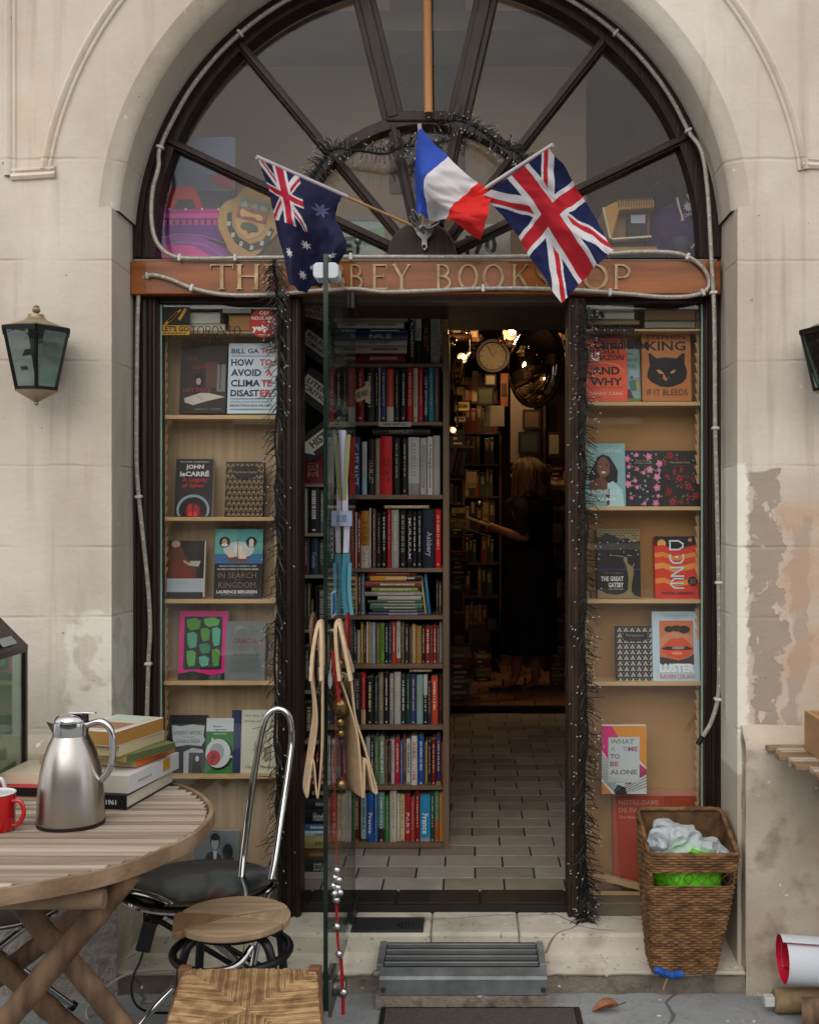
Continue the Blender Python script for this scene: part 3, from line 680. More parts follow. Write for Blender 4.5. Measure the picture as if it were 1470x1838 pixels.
def face_book(x0, y0, x1, y1, Y, th, body, label, els, hard=False, lean=.03, edge=None, group=G_WB):
    a = P(x0, y1, Y); b = P(x1, y1, Y); c = P(x0, y0, Y); hgt = c.z - a.z
    v = V((0, lean, hgt)); u = b - a; nrm = u.cross(v).normalized()
    if nrm.y > 0: nrm = -nrm
    t = thing('book', (a + b) / 2, label, 'book', group)
    q = MB(); cov = M(body, .42, var=.04)
    ct = .0022 if hard else .0006
    def slab(o_, du, dv, dn, mat): q.add([o_ + du * i + dv * j - nrm * (dn * k) for i in (0, 1) for j in (0, 1) for k in (0, 1)], [(0, 1, 3, 2), (4, 6, 7, 5), (0, 4, 5, 1), (2, 3, 7, 6), (0, 2, 6, 4), (1, 5, 7, 3)], mat)
    slab(a, u, v, ct, cov); slab(a - nrm * (th - ct), u, v, ct, M(edge or body, .42, var=.04))
    slab(a - nrm * (ct + .00005), u.normalized() * ct, v, th - 2 * ct - .0001, cov)
    prints(q, els, a, u, v, nrm); q.build('cover', t)
    q = MB(); g_ = .003 if hard else .0003
    slab(a + u.normalized() * (ct + .0005) + v.normalized() * g_ - nrm * (ct + .0001), u - u.normalized() * (ct + .0005 + g_), v - v.normalized() * 2 * g_, th - 2 * ct - .0002, M_PAGE); q.build('page_block', t)
    return t
YS1 = YF + .078
TX = lambda s, x0, y0, x1, y1, c, b=.02: ('t', s, x0, y0, x1, y1, c, b)
# ---- left window
face_book(322, 618, 405, 742, YS1, .02, '#26211f', 'dark hardcover with faint red title words and desk photo, top shelf of left window',
  [('r', 0, .12, 1, .86, '#332b27'), ('r', .55, .25, .80, .62, '#5a4438'), ('r', .80, .28, .98, .68, '#7b7a76'), ('r', .86, .25, .88, .66, '#1d1917'), ('e', .42, .51, .10, .10, '#151110'), ('e', .40, .53, .055, .05, '#b3a294'), ('p', [(.25, .62), (.55, .6), (.62, .7), (.3, .75)], '#1a1513'),
   ('p', [(.1, .78), (.45, .70), (.62, .70), (.98, .76), (.6, .82), (.3, .88), (.12, .84)], '#c9c3b6'), ('l', .36, .73, .5, .80, .012, '#6f675e'), TX('SEX', .12, .17, .38, .215, '#7b3c35'), TX('LOVE', .28, .285, .62, .345, '#8e342d'), TX('LETTERS', .08, .63, .68, .685, '#8e3d35'), TX('JUDITH G. COFFIN', .34, .93, .9, .955, '#b8b0a5', 0), ('l', .08, .065, .86, .065, .008, '#574a42')], True)
face_book(408, 614, 496, 742, YS1 - .012, .022, '#c9d9e2', 'pale blue hardcover with a big navy and red capital title, top shelf of left window',
  [TX('BILL GA', .06, .075, .62, .145, '#24365e'), TX('TES', .66, .075, .9, .145, '#c2413f'), ('r', .06, .178, .92, .186, '#24365e'), TX('HOW', .06, .225, .52, .325, '#1f2f58', .03), TX('TO', .64, .225, .9, .325, '#c9403c', .03), TX('AVOID', .06, .37, .68, .47, '#1f2f58', .03), TX('A', .78, .37, .9, .47, '#d2423c', .03),
   TX('CLIMA', .06, .52, .66, .62, '#1f2f58', .03), TX('TE', .68, .52, .9, .62, '#c9403c', .03), TX('DISAST', .06, .665, .64, .76, '#1f2f58', .03), TX('ER', .66, .665, .9, .76, '#c9403c', .03), ('r', .06, .79, .92, .798, '#24365e'), TX('THE SOLUTIONS WE HAVE AND THE', .06, .825, .92, .85, '#54698a', 0), TX('BREAKTHROUGHS WE NEED', .06, .872, .92, .905, '#44587f', .01), ('r', .06, .938, .92, .946, '#24365e')], True)
face_book(313, 823, 380, 927, YS1, .03, '#121418', 'black paperback with a red title and a glowing ring, second shelf of left window',
  [TX('THE NUMBER ONE BESTSELLER', .1, .04, .88, .065, '#c6c6c4', 0), TX('JOHN', .27, .10, .75, .195, '#d4d6d4', .04), TX('leCARRÉ', .12, .20, .9, .305, '#d4d6d4', .04), TX('A Legacy', .18, .33, .86, .415, '#c01d22', .02), TX('of Spies', .18, .43, .76, .515, '#c01d22', .02), ('e', .5, .88, .44, .26, '#8ea0a6'), ('e', .5, .89, .38, .225, '#0d0e10'), ('e', .5, .93, .22, .16, '#5d1013'), ('e', .42, .90, .08, .12, '#b3161c'), ('e', .58, .91, .08, .11, '#a31419'), ('e', .5, .97, .13, .06, '#e02a2a'), ('l', .5, .8, .5, 1, .03, '#2b0708'), ('r', 0, 1.0, 1, 1.2, '#121418')][:-1])
fans = []
for j in range(10):
    row = []; gl = []
    for i in range(8):
        x = .06 + i * .125 + (j % 2) * .0625; y = .115 + j * .1
        row.append(('e', x, y, .060, .088, '#2e251b', 0, 180)); gl.append(('e', x, y, .053, .078, '#907650', 0, 180)); gl += [('e', x, y, .030, .040, '#2e251b', 0, 180)]
    fans += [row[0]] + [('same', e) for e in row[1:]] + [gl[0]] + [('same', e) for e in gl[2::2]] + [gl[1]] + [('same', e) for e in gl[3::2]]
face_book(403, 828, 472, 927, YS1, .02, '#2e251b', 'small hardback covered in a black and gold fan pattern, second shelf of left window',
  fans + [('p', [(.2, .1), (.32, .07), (.42, .1), (.5, .06), (.6, .1), (.7, .07), (.82, .1), (.84, .2), (.78, .28), (.6, .3), (.5, .33), (.4, .3), (.24, .28), (.17, .2)], '#231c15'), TX('The Great Gatsby', .2, .175, .82, .225, '#a58f6a', .01)], True)
face_book(299, 971, 367, 1072, YS1, .02, '#1b1a18', 'paperback with an old painting of a red brown figure, third shelf of left window',
  [('r', 0, 0, .97, .66, '#211e1b'), ('r', .5, 0, .8, .55, '#2b2824'), ('p', [(0, .1), (.3, .04), (.5, .3), (.75, .45), (.78, .66), (0, .66)], '#5b3322'), ('p', [(.1, .42), (.4, .34), (.6, .5), (.7, .66), (.15, .66)], '#733420'), ('e', .2, .06, .12, .06, '#a79480'), ('p', [(.44, .34), (.58, .4), (.56, .44), (.4, .37)], '#b09580'), ('p', [(.6, .36), (.88, .36), (.82, .46), (.55, .44)], '#a9ad9b'), ('r', 0, .67, .97, .91, '#a9b1bb'), TX('Henry James', .08, .715, .42, .735, '#5d626a', 0), TX('Essays and Reviews', .08, .755, .56, .775, '#5d626a', 0), ('r', .97, 0, 1, 1, '#cfc4b0')])
face_book(384, 950, 470, 1074, YS1, .025, '#15171a', 'hardcover with a sailing ship on a teal sea and two round portraits, left window',
  [('r', 0, 0, 1, .5, '#3c8a8c'), ('e', .28, .24, .34, .26, '#5aa39c'), ('e', .74, .24, .32, .26, '#4d9b96'), ('r', 0, .36, 1, .5, '#35689b'), ('e', .5, .30, .32, .12, '#b9c4c4'), ('p', [(.24, .40), (.74, .40), (.66, .48), (.3, .48)], '#6b4b3a'), ('p', [(.42, .22), (.56, .24), (.58, .34), (.4, .34)], '#d8d2c6'), ('p', [(.28, .30), (.38, .31), (.4, .41), (.28, .41)], '#d9bda6'), ('p', [(.5, .34), (.64, .33), (.66, .43), (.5, .43)], '#e0cab4'), ('r', .47, .15, .485, .42, '#5b4436'), ('e', .2, .19, .115, .08, '#161412'), ('e', .2, .185, .055, .045, '#b78f78'), ('e', .2, .23, .07, .025, '#d8d2c6'), ('e', .76, .19, .115, .08, '#161412'), ('e', .76, .185, .05, .045, '#d6c8be'), ('e', .76, .235, .05, .03, '#c7c2bb'),
   ('r', 0, .5, 1, 1, '#141517'), TX('FRANCIS DRAKE, ELIZABETH I, AND', .1, .525, .88, .55, '#cfd0d0', .01), TX('THE PERILOUS BIRTH OF THE BRITISH EMPIRE', .05, .57, .92, .595, '#cfd0d0', .01), TX('IN SEARCH', .08, .63, .88, .71, '#7e6644', .0), TX('OF A', .42, .725, .56, .745, '#7e6644', 0), TX('KINGDOM', .1, .765, .87, .85, '#7e6644', .0), TX('LAURENCE BERGREEN', .06, .885, .9, .93, '#e5e5e2', .02), TX('BESTSELLING AUTHOR OF OVER THE EDGE', .14, .945, .84, .96, '#9a9a98', 0)], True)
face_book(320, 1098, 406, 1222, YS1, .03, '#d3167e', 'bright magenta paperback with green and black brushed blotches, fourth shelf of left window',
  [('r', .1, .08, .9, .84, '#12201c')] + [('p', [(x0, y0), (x0 + w_ * .6, y0 - .02), (x0 + w_, y0 + .02), (x0 + w_ * .9, y0 + h_), (x0 + w_ * .3, y0 + h_ + .02), (x0 + .02, y0 + h_ * .8)], c) for x0, y0, w_, h_, c in ((.14, .12, .3, .14, '#4f8d34'), (.5, .11, .34, .1, '#5aa350'), (.16, .32, .22, .2, '#4f9c7b'), (.44, .26, .2, .16, '#4f8d34'), (.68, .25, .18, .24, '#55a688'), (.42, .48, .24, .12, '#3f7d5a'), (.16, .58, .2, .2, '#5aa350'), (.42, .66, .22, .12, '#55a688'), (.69, .56, .17, .22, '#4f8d34'))] + [('p', [(0, .90), (.3, .86), (.7, .92), (1, .88), (1, 1), (0, 1)], '#12201c')])
face_book(403, 1117, 475, 1224, YS1 - .006, .02, '#6c7474', 'plain grey paperback with a red title word, fourth shelf of left window',
  [TX('DRACULA', .2, .285, .93, .365, '#8f2f35', .01)] + [TX('BRAM STOKER', .2, .52, .88, .575, '#51585a', .02)] + [('r', .16, .41 + k * .03, .9, .418 + k * .03, '#5c6465') for k in range(3)] + [('r', .16 + .02 * (k % 2), .61 + k * .03, .88, .618 + k * .03, '#5c6465') for k in range(8)])
face_book(301, 1286, 370, 1391, YS1, .02, '#16191c', 'black book with a torn white paper scrap and photo, fifth shelf of left window',
  [('p', [(.06, .17), (.3, .19), (.6, .16), (.93, .18), (.9, .34), (.95, .42), (.86, .52), (.5, .5), (.2, .53), (.1, .4)], '#b4bcc0'), TX('EMINENT HIPSTERS', .14, .27, .86, .335, '#24282c', 0), ('l', .36, .37, .66, .37, .01, '#24282c'), TX('DONALD FAGEN', .2, .41, .82, .47, '#24282c', 0), ('p', [(.4, .62), (.62, .55), (.9, .58), (1, .98), (.42, 1)], '#aeb4b8'), ('r', .54, .63, .97, .99, '#3b4148'), ('e', .76, .76, .1, .1, '#1b1d20'), ('e', .76, .73, .05, .05, '#b9bdc0'), ('p', [(.62, .97), (.66, .82), (.86, .82), (.9, .97)], '#15171a')], edge='#cfc9ba')
face_book(368, 1292, 417, 1391, YS1 - .006, .014, '#2f7a35', 'green and white paperback with a cup and red disc, fifth shelf of left window',
  [('r', 0, 0, 1, .235, '#ccd6da'), TX('Books v.', .26, .125, .62, .165, '#3b4c5c'), TX('Cigarettes', .26, .185, .76, .225, '#3b4c5c'), TX('George Orwell', .26, .262, .74, .292, '#e0e8e0'), ('e', .5, .64, .50, .275, '#10130f', 0, 360), ('e', .46, .62, .46, .255, '#c9d2d4'), ('e', .42, .60, .27, .16, '#9aa5a8'), ('e', .30, .70, .255, .135, '#b81f2a'), ('e', .3, .68, .10, .05, '#7e1018'), ('e', .25, .755, .035, .018, '#1a0507'), ('r', .92, .66, .99, .70, '#c9d2d4'), ('r', .2, .35, .28, .42, '#c9d2d4')])
face_book(414, 1277, 502, 1390, YS1, .018, '#cdd0bb', 'cream book with navy spine strip and pencil drawing, fifth shelf of left window',
  [('r', 0, 0, .2, 1, '#24335e'), TX('The Boy, the mole,', .26, .075, .94, .115, '#4d473d', 0), TX('the fox and the horse', .26, .155, .94, .19, '#4d473d', 0)] + [('l', *a, .012, '#5a5245') for a in ((.42, .3, .56, .27), (.56, .27, .7, .36), (.7, .36, .72, .48), (.72, .48, .84, .56), (.66, .5, .62, .72), (.62, .72, .74, .80), (.80, .58, .82, .78), (.48, .5, .5, .76), (.44, .62, .54, .62), (.7, .6, .78, .6), (.7, .68, .78, .68))] + [TX('Charlie Mackesy', .3, .86, .92, .92, '#4d473d', 0), ('p', [(.66, .58), (.79, .56), (.8, .78), (.68, .8)], '#8f8468')])
face_book(346, 1495, 426, 1612, YS1 + .02, .02, '#7d868c', 'grey book with a photo of a man in dark suit, lowest in left window',
  [('r', 0, .0, 1, .5, '#6f787d'), ('r', 0, .5, 1, 1, '#3b4247'), ('p', [(.14, .62), (.3, .34), (.46, .3), (.62, .38), (.72, .66), (.7, 1), (.12, 1)], '#15181b'), ('e', .47, .17, .11, .13, '#272a2d'), ('e', .47, .19, .085, .10, '#9aa0a2'), ('e', .47, .10, .10, .05, '#15171a'), ('p', [(.43, .3), (.52, .3), (.5, .5), (.46, .5)], '#c2c8c9'), ('e', .76, .32, .12, .12, '#23272a'), ('p', [(.66, .42), (.9, .4), (.98, .7), (.7, .7)], '#2c3135')])
# ---- right window
YR = YF + .078
face_book(1052, 605, 1126, 720, YR - .01, .02, '#e2532c', 'bright orange book with black serif capitals, top shelf of right window',
  [TX('HOW TO', .2, .03, .8, .09, '#2a1815'), TX('RESIST', .1, .145, .88, .245, '#31201c'), TX('AMAZON', .1, .27, .92, .35, '#31201c'), ('l', .1, .41, .5, .385, .016, '#e9a58f'), ('l', .5, .385, .78, .43, .016, '#e9a58f'), ('l', .78, .43, .94, .54, .016, '#e9a58f'), TX('AND', .16, .455, .82, .58, '#231512', .03), TX('WHY', .1, .63, .88, .755, '#231512', .03), ('l', .1, .785, .9, .785, .008, '#a03a22'), TX('DANNY CAINE', .08, .85, .9, .91, '#eab09c'), ('l', .08, .94, .9, .94, .006, '#e79a82')])
face_book(1108, 622, 1150, 720, YR + .02, .012, '#86a7a2', 'teal paperback with small seated figure, half hidden behind the orange book, right window',
  [('r', .3, .1, .7, .13, '#5a7a76'), TX('WAKE UP', .3, .2, .9, .26, '#4a6663', .01), TX('DOZE', .36, .32, .8, .38, '#4a6663', .01), ('r', .5, .42, .95, .56, '#9db6c0'), ('e', .62, .56, .07, .035, '#7a5a42'), ('p', [(.5, .62), (.78, .6), (.84, .8), (.56, .82)], '#4c7d73'), ('p', [(.8, .62), (.95, .64), (.96, .76), (.84, .78)], '#b6a357'), ('p', [(.36, .76), (.56, .8), (.7, .95), (.4, .96)], '#6e3340'), ('r', .35, .95, 1, 1, '#5d8e4b')])
cat_ = [(.13, .335), (.17, .325), (.30, .40), (.5, .385), (.70, .40), (.84, .325), (.88, .335), (.87, .47), (.92, .58), (.9, .68), (.8, .75), (.6, .80), (.5, .805), (.36, .795), (.18, .73), (.1, .66), (.12, .57), (.16, .5)]
face_book(1153, 590, 1241, 720, YR - .004, .03, '#b5713c', 'tan orange hardcover with a black cat head, top shelf of right window',
  [TX('STEPHEN', .09, .07, .89, .13, '#231a15', .01), TX('KING', .1, .16, .9, .29, '#231a15', .02), ('p', cat_, '#15171a'), ('p', [(.29, .565), (.36, .56), (.44, .605), (.43, .62), (.35, .615)], '#c98a55'), ('p', [(.69, .56), (.62, .57), (.57, .605), (.6, .615), (.66, .60)], '#c98a55'), ('p', [(.43, .60), (.5, .69), (.56, .66), (.48, .72), (.42, .685)], '#b87340'), ('l', .5, .72, .5, .76, .008, '#3a3f45'), TX('IF IT BLEEDS', .08, .835, .92, .92, '#3b281c', .0)], True, edge='#2b211b')
face_book(1049, 795, 1123, 909, YR - .004, .03, '#7fa9ab', 'pale blue hardcover with a smiling dark haired woman, second shelf of right window',
  [('l', .06, .04, .9, .04, .006, '#5d8789'), TX('BECOMING', .08, .085, .92, .15, '#a6c9ca', .01), ('p', [(.24, .34), (.32, .22), (.46, .175), (.62, .21), (.74, .33), (.82, .44), (.8, .62), (.66, .66), (.5, .6), (.3, .6), (.14, .6), (.1, .52)], '#1a1413'), ('e', .47, .38, .155, .165, '#7b4e3b'), ('e', .47, .462, .06, .018, '#d8c8ba'), ('e', .40, .355, .025, .012, '#1a1110'), ('e', .55, .355, .025, .012, '#1a1110'), ('l', .36, .33, .43, .325, .012, '#22110d'), ('l', .52, .325, .59, .33, .012, '#22110d'), ('p', [(.1, .64), (.3, .55), (.5, .56), (.62, .68), (.6, .76), (.34, .74), (.12, .76)], '#6b4130'), ('l', .37, .46, .42, .6, .03, '#7b4e3b'), ('p', [(.56, .64), (.7, .6), (.92, .74), (.96, 1), (.56, 1)], '#a9d0d2'), ('p', [(.5, .74), (.62, .72), (.6, .98), (.54, .98)], '#5b3628'), TX('MICHELLE', .09, .735, .86, .81, '#c4dcdc', .02), TX('OBAMA', .14, .855, .78, .92, '#c4dcdc', .02)], True, edge='#3f5a5c')
def floral(seed, cols, leaf, n=22):
    r = random.Random(seed); E = []; pts = []
    tries = 0
    while len(pts) < n and tries < 900:
        tries += 1; x, y = r.uniform(.07, .93), r.uniform(.05, .95); s_ = r.choice([.10, .10, .06, .045])
        if all((x - a) ** 2 + ((y - b) * 1.45) ** 2 > (s_ + c) ** 2 * 1.15 for a, b, c in pts) and not (.2 < x < .8 and .16 < y < .32): pts.append((x, y, s_))
    A = []; B = []
    for x, y, s_ in pts:
        if s_ > .05:
            m_ = 20; k0 = r.random() * 6; pet = [(x + s_ * (1 + .22 * math.cos(5 * a + k0)) * math.cos(a) * .85, y + s_ * (1 + .22 * math.cos(5 * a + k0)) * math.sin(a) * .6) for a in [i * 6.2832 / m_ for i in range(m_)]]
            A.append(('p', pet, r.choice(cols))); B.append(('e', x, y, s_ * .25, s_ * .16, leaf[0]))
            for k in range(2):
                a = r.random() * 6.28; px, py = x + math.cos(a) * s_ * 1.3, y + math.sin(a) * s_ * .95
                if .03 < px < .97 and .03 < py < .97: B.append(('p', [(px - .03, py), (px, py - .018), (px + .035, py + .006), (px, py + .014)], r.choice(leaf[1:])))
        else: A.append(('e', x, y, s_ * .7, s_ * .48, r.choice(leaf[1:])))
    return [A[0]] + [('same', e) for e in A[1:]] + [B[0]] + [x for e in B[1:] for x in (e,)]
face_book(1122, 808, 1190, 909, YR, .018, '#16151a', 'black hardback with a pink flower pattern, second shelf of right window',
  floral(3, ['#c9739b', '#d081a6', '#bb6690'], ['#e0a9c0', '#8a7a56', '#7f90b8', '#9a8a5c'], 30) + [TX('Tess of the', .28, .17, .66, .20, '#a89a80', .0), TX("d'Urbervilles", .24, .215, .72, .245, '#a89a80', .0), TX('THOMAS HARDY', .34, .28, .62, .292, '#7a7060', 0)], True)
face_book(1189, 808, 1257, 909, YR, .018, '#211c1b', 'dark brown hardback with a red rose pattern, second shelf of right window',
  floral(8, ['#8b1c25', '#7b1820', '#95212c'], ['#5b0e15', '#6b5f3f', '#7d7050', '#8a1e27'], 24) + [TX('Mansfield Park', .22, .2, .74, .235, '#b0a184', .0), TX('JANE AUSTEN', .34, .27, .6, .284, '#7a7060', 0)], True)
gatsby = [('e', .3 + .0, .02, .001, .001, '#1a1a19')]
scal = [('e', (i + .5 * (j % 2)) / 12 + .02, .03 + j * .035, .034, .016, '#3f3a2b', 0, 180) for j in range(4) for i in range(12) if (i + .5 * (j % 2)) / 12 + .02 < .96 and j < 1 + 3 * abs(math.cos(i * .55))]
r_ = random.Random(5)
face_book(1072, 950, 1150, 1074, YR + .005, .035, '#16181a', 'black hardcover with a gold woman reaching up under gold pattern, third shelf of right window',
  [('p', [(0, 0), (1, 0), (1, .17), (.85, .19), (.72, .13), (.55, .15), (.4, .09), (.2, .06), (.1, .11), (0, .12)], '#84754e'), scal[0]] + [('same', e) for e in scal[1:]] + [('p', [(0, .86), (.2, .93), (.45, .95), (.6, .93), (.7, .88), (.72, .72), (.70, .60), (.66, .52), (.62, .46), (.64, .41), (.68, .42), (.72, .5), (.84, .56), (.84, .66), (.8, .76), (.78, .9), (.86, .96), (1, .99), (1, 1), (0, 1)], '#84754e'), ('e', .66, .435, .045, .035, '#8d7d55'), ('l', .62, .40, .45, .385, .018, '#9a8a62'), ('l', .45, .385, .34, .38, .012, '#9a8a62'), ('l', .82, .55, .86, .50, .02, '#9a8a62'), ('r', 0, .577, .7, .588, '#2e3f8c'), ('r', .84, .577, 1, .588, '#2e3f8c')] +
  [('e', r_.uniform(.06, .96), r_.uniform(.14, .40), .012, .0075, '#d9d6c6') for _ in range(16)] + [('l', .06 + k * .055, .14, .06 + k * .055, .34 + .03 * (k % 3), .003, '#55503c') for k in range(17)] +
  [TX('F. SCOTT FITZGERALD', .1, .625, .6, .655, '#7d6f4c', 0), TX('THE GREAT', .08, .685, .6, .755, '#d2d2cc', .03), TX('GATSBY', .25, .775, .6, .845, '#d2d2cc', .03), TX('AND OTHER WORKS', .26, .86, .6, .88, '#b8b8b2', 0)], True, edge='#16181a')
dun = [('p', [(0, y0), (.2, y0 - .02), (.45, y0 + .05), (.7, y0 + .02), (1, y0 - .03), (1, y0 + .16), (0, y0 + .16)], c) for y0, c in ((.16, '#d03a22'), (.27, '#d8883f'), (.34, '#d8421f'), (.44, '#dd9146'), (.53, '#d4381c'), (.62, '#cf3e20'), (.68, '#de8a3c'), (.76, '#d63d1d'), (.84, '#cf2f22'))]
face_book(1176, 963, 1254, 1075, YR + .003, .035, '#d3391f', 'orange paperback of desert dunes with white letters downwards, third shelf of right window',
  [('r', 0, 0, 1, .2, '#191614'), ('e', .17, .12, .10, .07, '#d9a050'), ('e', .83, .06, .045, .03, '#c58b48')] + dun +
  [('l', .36, .07, .36, .22, .035, '#cfe0e8'), ('l', .34, .075, .55, .075, .035, '#cfe0e8'), ('l', .34, .215, .55, .215, .035, '#cfe0e8'), ('l', .55, .07, .66, .12, .035, '#cfe0e8'), ('l', .66, .11, .66, .18, .035, '#cfe0e8'), ('l', .66, .17, .55, .22, .035, '#cfe0e8'),
   ('l', .36, .29, .36, .39, .035, '#cfe0e8'), ('l', .36, .38, .44, .435, .035, '#cfe0e8'), ('l', .44, .43, .58, .43, .035, '#cfe0e8'), ('l', .58, .435, .66, .38, .035, '#cfe0e8'), ('l', .66, .39, .66, .29, .035, '#cfe0e8'), ('p', [(.46, .33), (.53, .31), (.53, .36)], '#e4eef0'),
   ('l', .34, .505, .67, .505, .035, '#cfe0e8'), ('l', .37, .635, .66, .51, .035, '#cfe0e8'), ('l', .36, .64, .67, .64, .035, '#cfe0e8'), ('l', .66, .50, .66, .51, .035, '#cfe0e8'),
   ('l', .44, .68, .66, .68, .03, '#cfe0e8'), ('l', .36, .73, .45, .68, .03, '#cfe0e8'), ('l', .35, .755, .66, .755, .03, '#cfe0e8'), ('l', .36, .74, .36, .79, .03, '#cfe0e8'), ('l', .36, .78, .45, .83, .03, '#cfe0e8'), ('l', .44, .83, .66, .83, .03, '#cfe0e8'),
   ('e', .86, .72, .115, .075, '#2a1512')] + [('l', .79, .69 + k * .025, .93, .69 + k * .025, .006, '#b9a291') for k in range(4)] + [TX('FRANK HERBERT', .14, .89, .9, .93, '#421512', .02)])
tri = []
for j in range(10):
    for i in range(6):
        x = .04 + i * .167; y = .02 + j * .1; tri += [('p', [(x, y + .085), (x + .07, y + .005), (x + .14, y + .085)], '#a9a69d')]
tri2 = [('p', [(x + .05, y + .078), (x + .07, y + .05), (x + .09, y + .078)], '#2b2826') for e in tri for x, y in [(e[1][0][0], e[1][0][1] - .085)]]
tri3 = [('p', [(x + .135, y + .012), (x + .172, y + .012), (x + .154, y + .04)], '#8d8a83') for e in tri for x, y in [(e[1][0][0], e[1][0][1] - .085)] if x < .8]
face_book(1106, 1125, 1174, 1224, YR, .018, '#2b2826', 'hardback with a black and white triangle pattern, fourth shelf of right window',
  [tri[0]] + [('same', e) for e in tri[1:]] + [tri2[0]] + [('same', e) for e in tri2[1:] + tri3] + [('p', [(.2, .14), (.28, .11), (.74, .11), (.82, .14), (.84, .22), (.74, .28), (.28, .28), (.18, .22)], '#201d1b'), TX('Persuasion', .28, .145, .74, .19, '#8f8b82', 0), TX('JANE AUSTEN', .36, .235, .66, .25, '#6d6a64', 0)], True)
face_book(1172, 1099, 1256, 1225, YR - .006, .025, '#b9d0dc', 'white paperback with close photo of red lips, fourth shelf of right window',
  [('r', .15, .13, .88, .75, '#c5784d'), ('r', .15, .13, .88, .22, '#d0703f'), ('p', [(.15, .38), (.4, .28), (.6, .3), (.88, .36), (.88, .5), (.15, .52)], '#cc8a62'), ('e', .36, .25, .10, .045, '#2a1a17'), ('e', .68, .255, .13, .055, '#211614'), ('e', .52, .24, .12, .045, '#3a211b'), ('p', [(.18, .52), (.34, .41), (.46, .37), (.54, .385), (.64, .365), (.76, .42), (.88, .52), (.6, .5), (.3, .52)], '#d4502f'), ('p', [(.17, .53), (.32, .49), (.52, .505), (.74, .49), (.88, .535), (.7, .545), (.35, .55)], '#2d1412'), ('e', .55, .515, .14, .02, '#a88a80'), ('p', [(.18, .55), (.4, .545), (.7, .545), (.88, .545), (.76, .63), (.55, .67), (.34, .645)], '#d9502b'), ('e', .52, .59, .12, .02, '#e89070'), ('p', [(.15, .64), (.34, .66), (.55, .69), (.76, .65), (.88, .6), (.88, .75), (.15, .75)], '#40302b'),
   ('l', .22, .05, .8, .05, .008, '#8aa2b2'), ('l', .25, .075, .77, .075, .008, '#8aa2b2'), ('l', .45, .1, .6, .1, .008, '#c99a8a'), ('t', 'LUSTER', .14, .735, .89, .86, '#e9eff2', .05), TX('RAVEN LEILANI', .15, .885, .89, .945, '#cf6a58', .0)])
stripes = [('l', 0, .46 + k * .045, .5, .46 + k * .045 + .44, .018, '#20262a') for k in range(5)]
face_book(1080, 1303, 1160, 1425, YR - .02, .028, '#cfd6d4', 'white hardcover with pink, orange and striped corners, fixed low in right window',
  [('p', [(0, 0), (.24, 0), (.36, .16), (.36, .4), (.14, .5), (0, .36)], '#cf1f74'), ('p', [(.22, 0), (1, 0), (1, .62), (.84, .5), (.84, .16), (.36, .16)], '#d58a2a'), ('p', [(.84, .55), (1, .64), (1, .7), (.62, .86), (.5, .82), (.84, .72)], '#b02561'), ('p', [(0, .82), (.24, 1), (0, 1)], '#c77b28')] +
  [('l', .0, .42 + k * .045, .34, .70 + k * .045, .018, '#20262a') for k in range(9)] + [('l', .5, .86 + k * .03, 1, .66 + k * .045, .014, '#20262a') for k in range(6)] + [('p', [(.26, .95), (.36, .86), (.52, .90), (.56, 1), (.3, 1)], '#20262a'), ('r', .14, .165, .84, .83, '#b9c6c6')] +
  [TX('WHAT', .18, .19, .72, .26, '#7d878a', .03), TX('TI', .46, .3, .56, .37, '#8b8f96', .03), TX('ME', .58, .3, .8, .37, '#a05a78', .03), TX('A', .18, .3, .3, .37, '#9aa4a6', .03), TX('TO', .18, .41, .4, .48, '#8c5068', .03), TX('BE', .18, .52, .37, .59, '#a8564c', .03), TX('ALONE', .18, .64, .78, .71, '#7d6a72', .03), ('l', .17, .76, .5, .76, .006, '#93a0a0'), ('l', .17, .785, .58, .785, .006, '#93a0a0'), ('l', .17, .81, .46, .81, .006, '#93a0a0')], True, lean=0)
face_book(1101, 1424, 1255, 1590, YR + .04, .015, '#b5503f', 'large brick red book standing at the bottom of the right window',
  [('r', 0, 0, 1, .05, '#c98a7c'), ('r', 0, .05, .6, .5, '#b7523f'), ('r', .6, .05, 1, .4, '#a2492f'), TX('NOTRE-DAME', .07, .095, .54, .145, '#cf9a86', .01), TX('DE PARIS', .07, .175, .4, .225, '#cf9a86', .01), TX('The History', .07, .26, .32, .30, '#d6aa98', .01), ('l', .68, .1, .68, .26, .006, '#6e3326'), ('p', [(0, .93), (.1, .9), (.16, .97), (.26, .97), (.3, .92), (.4, .9), (1, .9), (1, 1), (0, 1)], '#3b3634')])
# ---- books lying at the top of both windows (seen by their page edges) and loose slats below
def lying(x0, y0, x1, y1, Y, dep, mat_e, cov, label, group, name='book', rot=0):
    a = P(x0, y1, Y); b = P(x1, y0, Y); t = thing(name, (a + b) / 2 + V((0, 0, -(b.z - a.z) / 2)), label, 'book', group)
    q = MB(); h_ = b.z - a.z; ct = min(.0025, h_ * .12); q.box((a.x, Y, a.z), (b.x, Y + dep, a.z + ct), cov); q.box((a.x, Y, b.z - ct), (b.x, Y + dep, b.z), cov); q.build('cover', t)
    q = MB(); q.box((a.x + .002, Y + .003, a.z + ct + .0001), (b.x - .002, Y + dep - .004, b.z - ct - .0001), mat_e); q.build('page_block', t); return t
for sx0, sx1, sy in ((296, 498, 595), (1052, 1256, 590.5)):
    q = MB(); c = P(sx0, sy, YF + .05); d = P(sx1, sy + 3.5, YF + .05); q.box((c.x, YF + .05, c.z), (d.x, YBK - .001, d.z), M_SHELF); q.build('shelf', front, bevel=.0008)
GT = 'books lying at the top of the windows'
